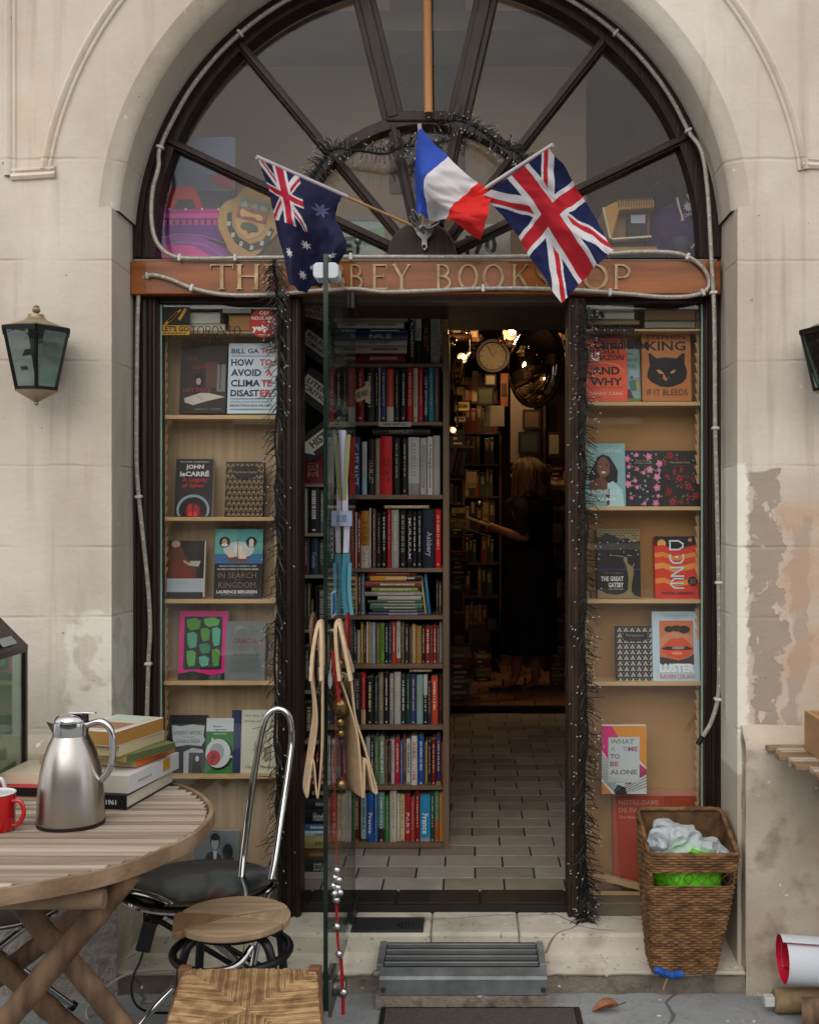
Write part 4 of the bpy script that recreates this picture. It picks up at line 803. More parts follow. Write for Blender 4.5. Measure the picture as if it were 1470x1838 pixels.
for x0, y0, x1, y1, e, c, lb in ((338, 561, 396, 581, '#c3cabd', '#9aa093', 'pale grey book lying at the top left of the left window'), (338, 581.5, 405, 594.5, '#d0cdb8', '#b9b5a0', 'thin cream book lying under the pale grey book in the left window'), (399, 553, 452, 563, '#bfc4bc', '#44443e', 'thin white book lying over the tan book at the top of the left window'), (410, 566, 456, 594, '#b68552', '#8d6236', 'thick tan book lying at the top of the left window beside the red sticker'),
                                 (1054, 546, 1139, 560, '#a6a493', '#6b685b', 'grey book on top of the pile above the orange book in the right window'), (1054, 560, 1139, 573, '#bdbfae', '#8d8e80', 'pale book in the middle of the pile above the orange book in the right window'), (1054, 574, 1148, 583, '#8d7d62', '#57493a', 'brown book under the pile above the orange book in the right window'), (1156, 556, 1248, 575, '#7a6248', '#54412f', 'brown book on top of the pile above the cat book in the right window'), (1156, 576, 1248, 589, '#8a8776', '#5e5b4e', 'grey book under the pile above the cat book in the right window')):
    lying(x0, y0, x1, y1, YF + .048, .1, M(e, .8), M(c, .6), lb, GT)
sl = MB(); A = P(1064, 1569, YF + .08); B = P(1170, 1597, YF + .08); sl.beam(A, B, .02, .022, M_SHELF, UY); tag(sl.build('loose_plank', org=A), 'loose wooden plank leaning at the bottom of the right window', 'plank')
sl = MB(); A = P(1054, 1605, YF + .07); B = P(1255, 1608, YF + .07); sl.beam(A, B, .02, .018, M_SHELF, UY); tag(sl.build('loose_plank', org=A), 'thin wooden plank lying flat along the foot of the right window', 'plank')
# ================================================================ BOOKCASE JUST INSIDE THE DOOR
YC = 4.30; M_CASE = M('#6d5848', .55, var=.2, scale=8, stretch=(1, 1, .3), h2='#7d6653')
CN = {}
def cname(h):
    r, g, b = [int(h[i:i + 2], 16) / 255 for i in (1, 3, 5)]; mx, mn = max(r, g, b), min(r, g, b); d = mx - mn
    if mx < .20: return 'black'
    if d < .10: return 'charcoal' if mx < .36 else 'grey' if mx < .6 else 'pale grey' if mx < .74 else 'white'
    hue = (60 * ((g - b) / d % 6) if mx == r else 60 * ((b - r) / d + 2) if mx == g else 60 * ((r - g) / d + 4))
    dk = 'dark ' if mx < .45 else ''
    if hue < 12 or hue > 340: return dk + ('red' if d / mx > .55 else 'brown')
    if hue < 50: return ('orange' if hue < 32 else 'ochre') if d / mx > .6 and mx > .55 else ('brown' if mx < .55 else 'tan' if mx < .78 else 'cream')
    if hue < 70: return 'olive' if mx < .6 else 'cream'
    if hue < 165: return dk + 'green'
    if hue < 200: return dk + 'teal'
    if hue < 262: return ('navy' if mx < .42 else 'blue') if d / mx > .3 else 'blue grey'
    return dk + 'purple'
case = thing('bookcase', P(719, 1522, YC), 'tall brown wooden bookcase packed with books just inside the door', 'bookcase')
def caseboard(x0, y0, x1, y1, name, Y0=YC, d=.26, mt=M_CASE):
    a = P(x0, y1, Y0); b = P(x1, y0, Y0); q = MB(); q.box((a.x, Y0, a.z), (b.x, Y0 + d, b.z), mt); return q.build(name, case, bevel=.0015)
caseboard(625, 541, 632, 1522, 'side_panel'); caseboard(795, 600, 806, 1524, 'side_panel')
q = MB(); a = P(632, 1522, YC + .262); b = P(795, 541, YC + .262); q.box((a.x + .0, a.y, a.z), (b.x, a.y + .01, b.z), M('#2b211b', .8)); q.build('back_panel', case)
for y0, y1 in ((652, 658), (757, 763.5), (888, 896), (1020, 1027), (1105, 1112), (1192, 1200), (1302, 1310), (1411, 1418), (1514, 1522)): caseboard(632.5, y0, 794.5, y1, 'shelf', YC + .003)
q = MB(); q.box(P(680, 757.5, YC - .001), P(738, 766, YC + .002), INK('#a9a294')); q.text('NEW ARRIVALS', V((0, YC - .0015, 0)), UX, UZ, PX(688, YC), PZ(764, YC), PX(731, YC), PZ(759.5, YC), INK('#2b2622'), .02)
tag(q.build('shelf_label', org=P(709, 766, YC)), 'white paper strip with black capitals on the second shelf board of the bookcase', 'label')
SHN = ['top', 'second', 'third', 'fourth', 'fifth', 'sixth', 'seventh', 'eighth', 'bottom']
ORD = ['leftmost', 'second', 'third', 'fourth', 'fifth', 'sixth', 'seventh', 'eighth', 'ninth', 'tenth', 'eleventh', 'twelfth', 'thirteenth', 'fourteenth', 'fifteenth', 'sixteenth', 'seventeenth', 'eighteenth', 'nineteenth', 'twentieth', 'twenty-first', 'twenty-second', 'twenty-third', 'twenty-fourth', 'twenty-fifth', 'twenty-sixth', 'twenty-seventh']
_seen = {}
def spine(x0, x1, ytop, ybot, Y, dep, col, label, text=None, tcol='#d9d5cc', col2=None, split=.3, tilt=0, group='books in the tall bookcase'):
    """upright book: shelf with rounded spine towards the viewer; part cover and page block"""
    a = P(x0, ybot, Y); wd = (x1 - x0) * Y / F - .0006; h = (ybot - ytop) * Y / F
    t = thing('book', (a.x + wd / 2, Y, a.z), label, 'book', group)
    sx = V((1, 0, 0)); up = V((math.sin(tilt), 0, math.cos(tilt)))
    ax = V((math.cos(tilt), 0, -math.sin(tilt)))
    q = MB(); c = M(col, .42, var=.12, scale=12); n_ = 6
    bow = min(.004, wd * .16)
    pr = [a + ax * (wd * i / n_) + UY * (-bow * math.sin(math.pi * i / n_)) for i in range(n_ + 1)]
    pr += [a + ax * wd + UY * dep, a + ax * (wd - .0015) + UY * dep, a + ax * (wd - .0015) + UY * .004, a + ax * .0015 + UY * .004, a + ax * .0015 + UY * dep, a + UY * dep]
    q.prism(pr, up * h, c)
    def fr(u, v, off): return a + ax * (wd * u) + up * (h * v) + UY * (-bow * math.sin(math.pi * u) - off)
    def band(v0, v1, col_, off=.0003, u0=0.0, u1=1.0):
        k = 6; vs = [fr(u0 + (u1 - u0) * i / k, v, off) for v in (v0, v1) for i in range(k + 1)]
        q.add(vs, [(i, i + 1, i + k + 2, i + k + 1) for i in range(k)], INK(col_))
    if col2: band(0, split, col2)
    if text:
        vs, fs, asp = txt(text, .015); L = min(.8, .86); 
        v0, v1 = .12, .88
        if len(text) < 8: v0, v1 = .2, .62
        q.add([fr(.22 + .56 * y, v1 - (v1 - v0) * x, .0006) for x, y in vs], fs, INK(tcol))
    else:
        r = random.Random(int(x0 * 13 + ytop)); v = r.uniform(.5, .62); tc = INK(r.choice([tcol, tcol, '#a99a78', '#8f8b84', '#c7b98f']))
        w0 = r.uniform(.3, .4)
        v = .9
        while v > .3:                                # tiny illegible title: short strokes
            l_ = r.uniform(.015, .035); k = 1
            q.add([fr(w0, v, .0006), fr(1 - w0, v, .0006), fr(1 - w0, v - l_, .0006), fr(w0, v - l_, .0006)], [(0, 1, 2, 3)], tc); v -= l_ + r.choice([.008, .012, .03])
        if r.random() < .7: q.add([fr(.35, .05, .0006), fr(.65, .05, .0006), fr(.65, .085, .0006), fr(.35, .085, .0006)], [(0, 1, 2, 3)], tc)
    q.build('cover', t)
    q = MB(); q.add([a + ax * (.0017 + (wd - .0034) * i) + UY * (.005 + (dep - .008) * j) + up * (.002 + (h - .004) * k) for i in (0, 1) for j in (0, 1) for k in (0, 1)], [(0, 1, 3, 2), (4, 6, 7, 5), (0, 4, 5, 1), (2, 3, 7, 6), (0, 2, 6, 4), (1, 5, 7, 3)], M_PAGE)
    q.build('page_block', t)
    return t
def flatbook(x0, x1, y0, y1, Y, dep, col, label, text=None, tcol='#d9d5cc', col2=None, group='books in the tall bookcase', edge=False, rot=0):
    a = P(x0, y1, Y); b = P(x1, y0, Y); t = thing('book', ((a.x + b.x) / 2, Y, a.z), label, 'book', group)
    q = MB(); h = b.z - a.z - .0004; c = M(col, .42, var=.12, scale=12); n_ = 6; bow = min(.004, h * .16)
    pr = [V((a.x, Y - bow * math.sin(math.pi * i / n_), a.z + h * i / n_)) for i in range(n_ + 1)] + [V((a.x, Y + dep, a.z + h)), V((a.x, Y + dep, a.z + h - .0015)), V((a.x, Y + .004, a.z + h - .0015)), V((a.x, Y + .004, a.z + .0015)), V((a.x, Y + dep, a.z + .0015)), V((a.x, Y + dep, a.z))]
    q.prism(pr, UX * (b.x - a.x), c)
    if col2: q.box((a.x + .012, Y - bow - .0004, a.z + h * .12), (a.x + (b.x - a.x) * .72, Y - bow * .5, a.z + h * .88), INK(col2))
    if text: q.text(text, V((0, Y - bow - .0008, 0)), UX, UZ, a.x + (b.x - a.x) * .3, a.z + h * .22, a.x + (b.x - a.x) * .7, a.z + h * .8, INK(tcol), .01)
    else:
        r = random.Random(int(x0 + y0 * 7)); x = a.x + (b.x - a.x) * r.uniform(.15, .4)
        while x < a.x + (b.x - a.x) * .85:
            l_ = r.uniform(.003, .009); q.box((x, Y - bow - .0006, a.z + h * .35), (x + l_, Y - bow * .4, a.z + h * .65), INK(tcol)); x += l_ + .002
    q.build('cover', t)
    q = MB(); q.box((a.x + .002, Y + .005, a.z + .0016), (b.x - .002, Y + dep - .003, a.z + h - .0016), M_PAGE); q.build('page_block', t); return t
K = '#191817'
ROWS = [
 (0, 652, [(735, 745, 551, K, 'STRINGSON', '#c9c5bc'), (745.5, 756.5, 550, '#bcb6a8', 'THE DAY', '#2b2723', K, .4), (757.5, 772, 549, '#1f1b17', 'NIGHT', '#b0672c'), (773, 790.5, 549, '#9d9c9c', 'SUNDOWN STATES', '#5c6470'), (792, 804.5, 550, '#a3825d', None, '#8d6d4a')]),
 (1, 757, [(633, 640, 664, '#3a3a38'), (640.5, 654, 660, '#8c1c1c'), (655, 672.5, 661, K, None, '#5d564c'), (673, 679.5, 661, K), (680, 682.6, 660, '#c9c4b8'), (683.5, 694, 660, '#363b66', None, '#b8b8c0'), (694.5, 707, 662, '#cf4423', None, '#e9b59c', '#c9c0b4', .28), (708, 717, 664, '#1d2623', None, '#a9b3ac'), (719.5, 729, 662, '#1f2422'), (731, 741, 660, '#b81b1b', None, '#e3c6c0'), (742, 750, 661, '#bdb5a8', None, '#6d665e'), (751, 760, 660, '#b5182a', None, '#e6c9c6'), (761, 768.5, 663, '#1c2638', 'VAST EXPANSES', '#c9ced6'), (769, 779, 660, '#2b7d92', None, '#c4d67a'), (780, 788, 660, '#5d4a40', None, '#93857a')]),
 (2, 888, [(633, 647, 784, '#24305e', 'HILARY MANTEL', '#d8dbe4'), (650, 658.5, 793, '#b5bcbe', None, '#60707c', '#8fb0bd', .45), (660, 673, 788, '#1c1a18', 'HAMLET', '#9d907c'), (674, 683, 787, '#8d7a66', None, '#5d4f42'), (683.5, 704, 783, '#c21a20', 'DIRT', '#701015'), (706, 718.5, 786, '#171d1a', None, '#99a39c'), (722, 731, 787, '#231f17', None, '#a28f3f'), (733, 753, 785, '#b9b7b4', None, '#555'  + '250', '#8d8b8a', .2), (754, 766, 786, '#b3b0ac', 'GEORGE SAUNDERS', '#5c5a58'), (767, 776.5, 784, '#c9c6c0', 'A Warning Anonymous', '#302c2a'), (777, 790, 782, '#aaa6a0', None, '#8d8984')]),
 (3, 1020, [(633, 641.5, 919, '#a5a199'), (642, 648, 923, '#7d1f1f'), (648.5, 662.5, 917, '#a37423', 'LE CURISTAN', '#5e3f10', '#b9b3a6', .4), (663, 666, 912, '#c5beb0'), (669, 674.5, 913, '#6d4c48'), (675, 685.5, 920, '#1d1b1b', None, '#777'  + '068'), (686, 693, 918, '#171616'), (695, 702, 914, '#a31b1b', None, '#c9867c'), (703, 716, 915, '#9c9a95', None, '#5d5b57'), (717.5, 729, 914, '#1c1b1a', None, '#6d675d'), (731, 740, 917, '#151414', 'MURAKAMI', '#c9c6c0', '#151414', .2), (740.5, 748, 918, '#1a1a1c', None, '#c0bdb6'), (749, 757.5, 917, '#181819', None, '#b9b6b0'), (759, 780, 914, '#1b2536', 'Ashbery', '#b7b6b0'), (781, 792, 914, '#c4161d', None, '#e0807c')]),
 (4, 1105, [(635, 642, 1029, '#a8842f'), (643, 648.5, 1029, '#3b3550'), (649, 655, 1029, '#7d8585'), (783, 787, 1042, '#3c2f28'), (787.5, 793, 1045, '#4a3a31')]),
 (5, 1192, [(637, 641, 1130, '#2b2624'), (641.5, 647, 1131, '#b5a78c'), (647.5, 652.5, 1117, '#a07a2b'), (653, 657, 1122, '#4a2d1c'), (657.5, 662.5, 1116, '#c3bbae'), (663, 667, 1117, '#b08a3c'), (667.5, 674, 1117, '#7f9cc0'), (674.5, 683, 1118, '#5d5a2e'), (683.5, 690.5, 1118, '#6f9a3c', None, '#1f2a14'), (691, 697.5, 1119, '#1c1b1c'), (698, 703, 1116, '#243a66'), (703.5, 711, 1116, '#b0412a'), (712, 719.5, 1115, '#bfc0b4', None, '#4d524c', '#a83a2e', .14), (720, 726, 1117, '#5c5330'), (726.5, 734, 1120, '#302e2d', None, '#b8b5ae'), (735, 739, 1124, '#5b3f2b'), (739.5, 746.5, 1121, '#a68f70', None, '#5d4a38'), (747, 757, 1124, '#a0752a'), (757.5, 763, 1122, '#1d1b1b'), (763.5, 772.5, 1123, '#93242a'), (773, 776.5, 1123, '#6d3c2a'), (777, 784, 1122, '#8f2226'), (784.5, 788, 1123, '#6d4a33'), (788.5, 794, 1115, '#8d8d8a', None, '#4b4b49')]),
 (6, 1302, [(636, 648, 1210, '#1c1b1b'), (648.5, 656.5, 1207, '#b01e24', None, '#d98a86', '#b9a27c', .3), (658, 670.5, 1216, '#1b1c1c'), (672, 679, 1216, '#20363a', None, '#8fb0b4'), (680, 688.5, 1207, '#7d705f'), (689, 698.5, 1208, '#1d1b1a', None, '#c4c0b8'), (699.5, 707, 1209, '#8d8a84'), (708, 719.5, 1206, '#a9aaa8', None, '#63645f'), (720, 728, 1212, '#26302d'), (728.5, 736.5, 1211, '#1f3d37', None, '#a3b8ae'), (737, 747, 1210, '#39406e'), (748, 759.5, 1211, '#86a9a8', None, '#39514f'), (760, 767.5, 1211, '#b3b7b8', None, '#50555a', '#22211f', .6), (768, 773.5, 1225, '#23304d'), (774, 786, 1213, '#c4472c', None, '#e8c0a4'), (787, 795, 1211, '#2c221e', None, '#86302a')]),
 (7, 1411, [(640, 648, 1330, '#b3ab9c'), (649, 656, 1332, '#a69c8a'), (657, 664.5, 1324, '#a8a9a2'), (665, 671.5, 1323, '#2a2320'), (672, 680.5, 1323, '#4a6b4a', None, '#a8b8a0'), (681, 690.5, 1322, '#7d9178', None, '#d6dacd'), (691, 696.5, 1331, '#6f543c'), (697, 701.5, 1330, '#221f1e'), (702, 708.5, 1327, '#b9aaa8'), (709, 718, 1326, '#b3153c', None, '#d8879a'), (718.5, 723.5, 1331, '#4a6699'), (724, 729, 1318, '#5d3b29'), (729.5, 737, 1326, '#cdcac2', None, '#2b2a28'), (738, 749, 1321, '#c9c7c2', 'REBEL LIVES', '#a4262c'), (750, 761.5, 1321, '#2a5096', None, '#c3d0e6'), (763, 768, 1332, '#a1823f'), (768.5, 773.5, 1331, '#20243c'), (774, 782.5, 1327, '#7a1820'), (783, 791, 1320, '#2d2f5e', None, '#c79a3c', '#a98030', .1), (791.5, 795, 1331, '#b8502a')]),
 (8, 1514, [(636, 646, 1424, '#5d1a1c'), (648, 658.5, 1424, '#96b2bd', None, '#3f5a68', '#3f3f3a', .1), (659, 670.5, 1424, '#24549c', 'France', '#e4e4e0'), (672, 678.5, 1420, '#3f6da8'), (679, 690.5, 1422, '#5f8a84', None, '#c4d6d0', '#2e2a22', .3), (691, 699.5, 1429, '#3f7d3c'), (700, 712, 1418, '#c0b7b2', None, '#7d7670'), (712.5, 718, 1424, '#c5bfa8'), (718.5, 726.5, 1425, '#cdbb8f', None, '#6d3f2a'), (727, 737, 1424, '#a8262a', 'PARIS', '#e2cfc8'), (737.5, 744.5, 1432, '#b8403c'), (745, 753.5, 1420, '#8c1520'), (754, 772.5, 1426, '#2f8fc0', 'France', '#e8eef0', '#9c9aa6', .12), (773, 779.5, 1420, '#26463a', None, '#c2c28a'), (780, 788, 1420, '#4d8468', None, '#d8d0d8', '#a0523a', .45), (788.5, 798, 1421, '#cf8523', None, '#8d5515')]),
]
for si, yb, L in ROWS:
    for i, e in enumerate(L):
        x0, x1, yt, col = e[:4]; text = e[4] if len(e) > 4 else None; tc = e[5] if len(e) > 5 else '#cfcabf'; c2 = e[6] if len(e) > 6 else None; sp = e[7] if len(e) > 7 else .3
        cn = cname(col); two = f' and {cname(c2)}' if c2 and cname(c2) != cn else ''
        lb = f'{cn}{two} book, {ORD[i]} from left, {SHN[si]} shelf of the tall bookcase'
        if text and len(text) > 3: lb = f'{cn} book with spine title, {ORD[i]} from left, {SHN[si]} shelf of the tall bookcase'
        if len(tc) != 7: tc = '#555250'
        dp = .17 if si in (0, 1, 2, 3, 4, 6) else .13
        spine(x0, x1, yt, yb, YC + .022 + rnd.uniform(0, .02), dp, col, lb, text, tc, c2, sp)
spine(756.5, 760.5, 1034, 1103, YC + .03, .13, '#1e3b33', 'dark green book leaning against the lying pile on the fifth shelf of the tall bookcase', tilt=-.14)
spine(762, 766.5, 1034, 1103, YC + .03, .13, '#9c9a48', 'thin yellow green book leaning by the lying pile, fifth shelf, tall bookcase', tilt=-.12)
spine(768, 773.5, 1030, 1103, YC + .03, .13, '#2b6da0', 'blue book leaning to the left on the fifth shelf of the tall bookcase', tilt=-.10)
for x0, x1, y0, y1, col, tx, tc, lb in (
  (634, 733, 546, 561, '#201c18', None, '#a08a4a', 'black book with gold letters on top of the lying pile, top bookcase shelf'), (633, 732, 562, 576.5, '#857767', None, '#5d5146', 'taupe book lying second in the pile on the top shelf of the tall bookcase'), (635, 725, 577, 589, '#b8b1a1', None, '#7d7668', 'off white book lying in the pile above the navy one on the top bookcase shelf'), (633, 731, 589.5, 597, '#1e2e55', None, '#cdd2dc', 'thin navy book lying in the pile on the top shelf of the tall bookcase'), (634, 732, 597.5, 610, '#3c4656', 'NILE', '#b8bcc2', 'slate book with a short white title lying in the pile on the top bookcase shelf'), (633, 731, 610.5, 620, '#b0a89c', 'ALAN FURST', '#54415a', 'pale book with a purple name lying in the pile on the top bookcase shelf'), (633, 730, 620.5, 634, '#b5ad9c', None, '#4d463e', 'cream book lying above the dark red one in the pile on the top bookcase shelf'), (634, 727, 634.5, 651.8, '#6d1a22', None, '#c99a98', 'thick dark red book at the foot of the pile on the top bookcase shelf')):
    flatbook(x0, x1, y0, y1, YC + .022, .17, col, lb, tx, tc)
flatbook(668, 773, 769.5, 780.5, YC + .02, .15, '#1a1715', 'black book lying across the upright books on the third shelf of the tall bookcase', 'HAMLET', '#8d8271')
flatbook(690, 770, 907, 912.5, YC + .02, .15, '#a38d64', 'thin tan book lying across the upright books on the fourth shelf of the tall bookcase')
flatbook(735, 775, 1201, 1206, YC + .02, .12, '#a88c5d', 'thin tan book lying across the upright books on the seventh shelf of the tall bookcase')
for x0, x1, y0, y1, col, c2, lb in ((661, 747, 1027.5, 1032, '#a32424', None, 'thin red book on top'), (659, 757, 1032.3, 1043, '#26221f', '#c98a22', 'black and orange book second'), (655, 757, 1043.3, 1054.5, '#7a3a2c', None, 'red brown book third'), (667, 750, 1054.8, 1062, '#7f8f3c', None, 'lime green book fourth'), (655, 758, 1062.3, 1069.8, '#86827e', None, 'grey book fifth'), (678, 756, 1070, 1077, '#a9a59c', None, 'white striped book sixth'), (660, 759, 1077.3, 1083, '#2f5a45', None, 'green book seventh'), (665, 759, 1083.2, 1087, '#8d7a5c', None, 'thin tan book eighth'), (664, 758, 1087.2, 1094, '#23625e', None, 'teal book ninth'), (668, 760, 1094.2, 1098.6, '#33251f', None, 'thin dark book tenth'), (662, 762, 1099, 1104.8, '#3f4275', None, 'blue purple book at the foot')):
    flatbook(x0, x1, y0, y1, YC + .022, .13, col, f'{lb} of the lying pile, fifth shelf, tall bookcase', None, '#c9c3b4', c2)
# ---- narrow shelves to the left of the door, with direction boards in front
YN = 4.02
case = thing('narrow_bookcase', P(575, 1640, YN), 'narrow dark bookcase left of the door behind the arrow boards', 'bookcase')
M_DK = M('#3d332c', .6, var=.2)
caseboard(536, 545, 541, 1640, 'side_panel', YN, .2, M_DK); caseboard(621, 545, 624, 1640, 'side_panel', YN, .2, M_DK)
for yy in (868, 957, 1032, 1130, 1240, 1330, 1634): caseboard(541.5, yy, 620.5, yy + 6, 'shelf', YN + .003, .2, M('#7d7363', .6))
q = MB(); a = P(541.5, 1640, YN + .205); b = P(620.5, 545, YN + .205); q.box((a.x, a.y, a.z), (b.x, a.y + .01, b.z), M('#1d1815', .8)); q.build('back_panel', case)
GN = 'books in the narrow bookcase'
NR = [('upper', 868, [(545, 580, 805, '#6b1f1d', 'VENISE', '#b08a7a'), (582, 590, 800, '#2b2a28'), (591, 600, 806, '#55504a'), (601, 618, 802, '#2d2622')]), ('second', 957, [(543, 553, 876, '#8d8574'), (554, 574, 872, '#1b1b1c', None, '#cfccc6'), (575, 582, 880, '#54606a'), (583, 599, 878, '#2c2c2e'), (600, 617, 880, '#46392f')]), ('third', 1032, [(544, 556, 966, '#3a2724'), (558, 571, 966, '#22334a', 'Canada', '#8d9cb0'), (572, 584, 968, '#35382f'), (586, 600, 965, '#2f2520'), (601, 617, 970, '#26282b')]), ('fourth', 1130, [(544, 552, 1050, '#23201e'), (553, 557, 1048, '#5d5c30'), (558, 563, 1076, '#4a4a2a'), (566, 590, 1052, '#1e1c1b'), (592, 616, 1060, '#27211d')]), ('fifth', 1240, [(544, 560, 1160, '#1f1c1b'), (562, 584, 1166, '#232323'), (586, 616, 1170, '#2a211c')]), ('sixth', 1330, [(544, 566, 1262, '#1d1b1b'), (568, 592, 1258, '#222'  + '020'), (594, 616, 1266, '#26201c')])]
for nm, yb, L in NR:
    for i, e in enumerate(L):
        spine(e[0], e[1], e[2], yb, YN + .02 + rnd.uniform(0, .01), .14, e[3] if len(e[3]) == 7 else '#222020', f'{cname(e[3])} book, {ORD[i]} from left, {nm} shelf of the narrow bookcase', e[4] if len(e) > 4 else None, e[5] if len(e) > 5 else '#8d877c', group=GN)
yy = 1352; 
for i, (h, col, tx, tc, lb) in enumerate(((24, '#8f2a30', None, '#c9b8b4', 'red book at the top'), (22, '#a8a6a2', None, '#8f2a30', 'white book with a red print second'), (16, '#7d2028', None, '#c9b8b4', 'dark red book third'), (22, '#201e1d', None, '#a88f5a', 'black book with gold specks fourth'), (20, '#26272a', None, '#8d8d8d', 'charcoal book fifth'), (26, '#1b1c1f', 'Historians', '#c4c4c0', 'black book, white title, sixth'), (14, '#3f6da0', None, '#d6dce4', 'blue book seventh'), (12, '#b5c0c4', None, '#5d6a70', 'pale book eighth'), (20, '#a39663', None, '#6d6440', 'yellowish book ninth'), (22, '#5d4330', None, '#8d735a', 'brown book tenth'), (24, '#1c2a2a', 'SCOTLAND', '#b4bcb8', 'dark teal book with a white title eleventh'), (22, '#a9b0b8', None, '#2f4a8c', 'white and blue book twelfth'), (24, '#a89f88', None, '#7d745e', 'cream book thirteenth'), (22, '#9c9a98', None, '#b07a80', 'grey book at the foot'))):
    flatbook(543 + (i * 7) % 5, 616 - (i * 5) % 9, yy, yy + h - .5, YN + .01 - (i % 3) * .004, .15, col, f'{lb} of the lying pile in the narrow bookcase', tx, tc, group=GN); yy += h * (1633 - 1352) / 290
def arrow_board(label, pts, dirn, lines, col='#a39c8f', board='#1d1b19', Y=3.92):
    """black board with a paper label, both cut to an arrow"""
    a, b, w_ = pts; A = P(*a, Y); B = P(*b, Y); d = (B - A); L = d.length; u = d.normalized(); v = V((-u.z, 0, u.x)); 
    if v.z < 0: v = -v
    hw = w_ * Y / F / 2; t = thing('arrow_sign', (A + B) / 2 - v * hw, label, 'sign', 'arrow boards left of the door')
    q = MB(); q.prism([A - v * hw * 1.5, B - v * hw * 1.5, B + v * hw * 1.5, A + v * hw * 1.5], (0, .015, 0), M(board, .6, var=.3)); q.build('board', t, bevel=.001)
    q = MB(); o = A + V((0, -.001, 0)); l0 = L * .04
    arr = [o + u * l0 - v * hw * .75, o + u * (L * .84) - v * hw * .75, o + u * (L * .84) - v * hw * 1.2, o + u * L - v * 0, o + u * (L * .84) + v * hw * 1.2, o + u * (L * .84) + v * hw * .75, o + u * l0 + v * hw * .75]
    if dirn < 0: arr = [o + u * (L - (p - o).dot(u)) + v * (p - o).dot(v) for p in arr]
    q.prism(arr, (0, -.0006, 0), INK(col))
    n_ = len(lines)
    for i, (s_, c_) in enumerate(lines):
        h_ = hw * 1.3 / n_; y0 = hw * .65 - h_ * (i + 1) + h_ * .14
        x0 = L * .10 if dirn > 0 else L * .2
        q.text(s_, o + V((0, -.0009, 0)), u, v, x0, y0, x0 + L * .68, y0 + h_ * .74, INK(c_), .03)
    q.build('paper_label', t); return t
arrow_board('faded pink arrow board with red words at the top left of the doorway', ((541, 553), (616, 572), 34), 1, [('INDIE', '#8f3b35'), ('ANTHRO', '#8f3b35')], '#a08f86', '#4a3028', 3.95)
arrow_board('black arrow board sloping down with a religion label', ((542, 598), (622, 656), 34), 1, [('RELIGION', '#2b2825'), ('COMPARATIVE', '#2b2825')], '#98938a', Y=3.94)
arrow_board('black arrow board sloping down with a literary criticism label', ((541, 680), (624, 742), 38), 1, [('LITERARY', '#2b2825'), ('CRITICISM', '#2b2825')], '#a8a296', Y=3.93)
arrow_board('black arrow board sloping up with a history label', ((543, 812), (622, 752), 30), -1, [('HISTORY', '#2b2825')], '#b3ada0', Y=3.92)
t = thing('hanging_sign', P(648, 724, 4.2), 'cream arrow shaped card with black capitals hung in front of the bookcase', 'sign')
q = MB(); Y = 4.2; q.prism([P(634, 703, Y), P(656, 692, Y), P(655, 685, Y), P(664, 684, Y), P(664, 724, Y), P(656, 722, Y), P(656, 716, Y), P(635, 725, Y)], (0, .003, 0), INK('#b5a584')); A = P(637, 716, Y - .001); B = P(662, 708, Y - .001)
q.text('THIS WAY', A, (B - A).normalized(), V((-(B - A).normalized().z, 0, (B - A).normalized().x)), 0, -.004, (B - A).length, .020, INK('#1c1917'), .03); q.build('card', t)
q = MB(); q.tube([P(636, 672, Y), P(654, 689, Y)], .0008, INK('#8d8675'), 5); q.build('string', t)
# ================================================================ DEEP INTERIOR
YD = 8.9; zf_ = .051
M_WD = M('#4f3826', .6, var=.25, scale=6)
def shelving(x0, x1, rows, Y, label, seed, ytop, ybot, cols):
    t = thing('shelf_unit', P((x0 + x1) / 2, ybot, Y), label, 'shelves')
    q = MB(); a = P(x0, ybot, Y); b = P(x1, ytop, Y); th_ = .018
    q.box((a.x, Y, a.z), (a.x + th_, Y + .25, b.z), M_WD); q.box((b.x - th_, Y, a.z), (b.x, Y + .25, b.z), M_WD); q.box((a.x, Y + .251, a.z), (b.x, Y + .26, b.z), M('#241a13', .8)); q.build('case', t)
    r = random.Random(seed); books = []
    for yy in rows:
        q = MB(); z = PZ(yy, Y); q.box((a.x + th_, Y + .002, z - .018), (b.x - th_, Y + .25, z), M_WD); q.build('shelf', t)
        x = a.x + th_ + .004
        while x < b.x - th_ - .05:
            w_ = r.uniform(.02, .05); h = r.uniform(.17, .25)
            books.append((x, Y + .02, z, w_, h)); x += w_ + .001
            if r.random() < .06: x += r.uniform(.03, .08)
    return t, books
deep = MB()
def deep_book(i, x, y, z, w_, h, label=None, group=None, rotz=0):
    u = V((math.cos(rotz), math.sin(rotz), 0)); v = V((-math.sin(rotz), math.cos(rotz), 0)); o = V((x, y, z)); w_ -= .001
    B = lambda a, b, c, d, e, f, m_: deep.obox(o + u * (a + b) / 2 + v * (c + d) / 2 + UZ * (e + f) / 2, u * (b - a) / 2, v * (d - c) / 2, UZ * (f - e) / 2, m_)
    B(0, w_, 0, .16, 0, h, M(DC[i % len(DC)], .6)); B(w_ * .25, w_ * .75, -.002, -.0001, h * .5, h * .85, INK('#8d7d5c')); B(w_ * .1, w_ * .9, .005, .158, h + .0002, h + .003, M_PAGE)
DC = ['#5d2f22', '#6d5a3c', '#2b2623', '#3c4a3f', '#7d6a4c', '#7a3324', '#1f2a38', '#8d7d62', '#4a3a2c', '#6b4a2e', '#a08c68', '#2f3f33']
cnt = 0
def fill(books, label, group):
    global cnt
    for b in books: deep_book(cnt * 5 + int(b[0] * 97) % 3, *b, label, group); cnt += 1
t, bk = shelving(830, 900, (720, 775, 832, 890, 950, 1010, 1070, 1130), 8.6, 'tall wooden shelves deep inside the shop behind the reading woman', 4, 655, 1190, DC)
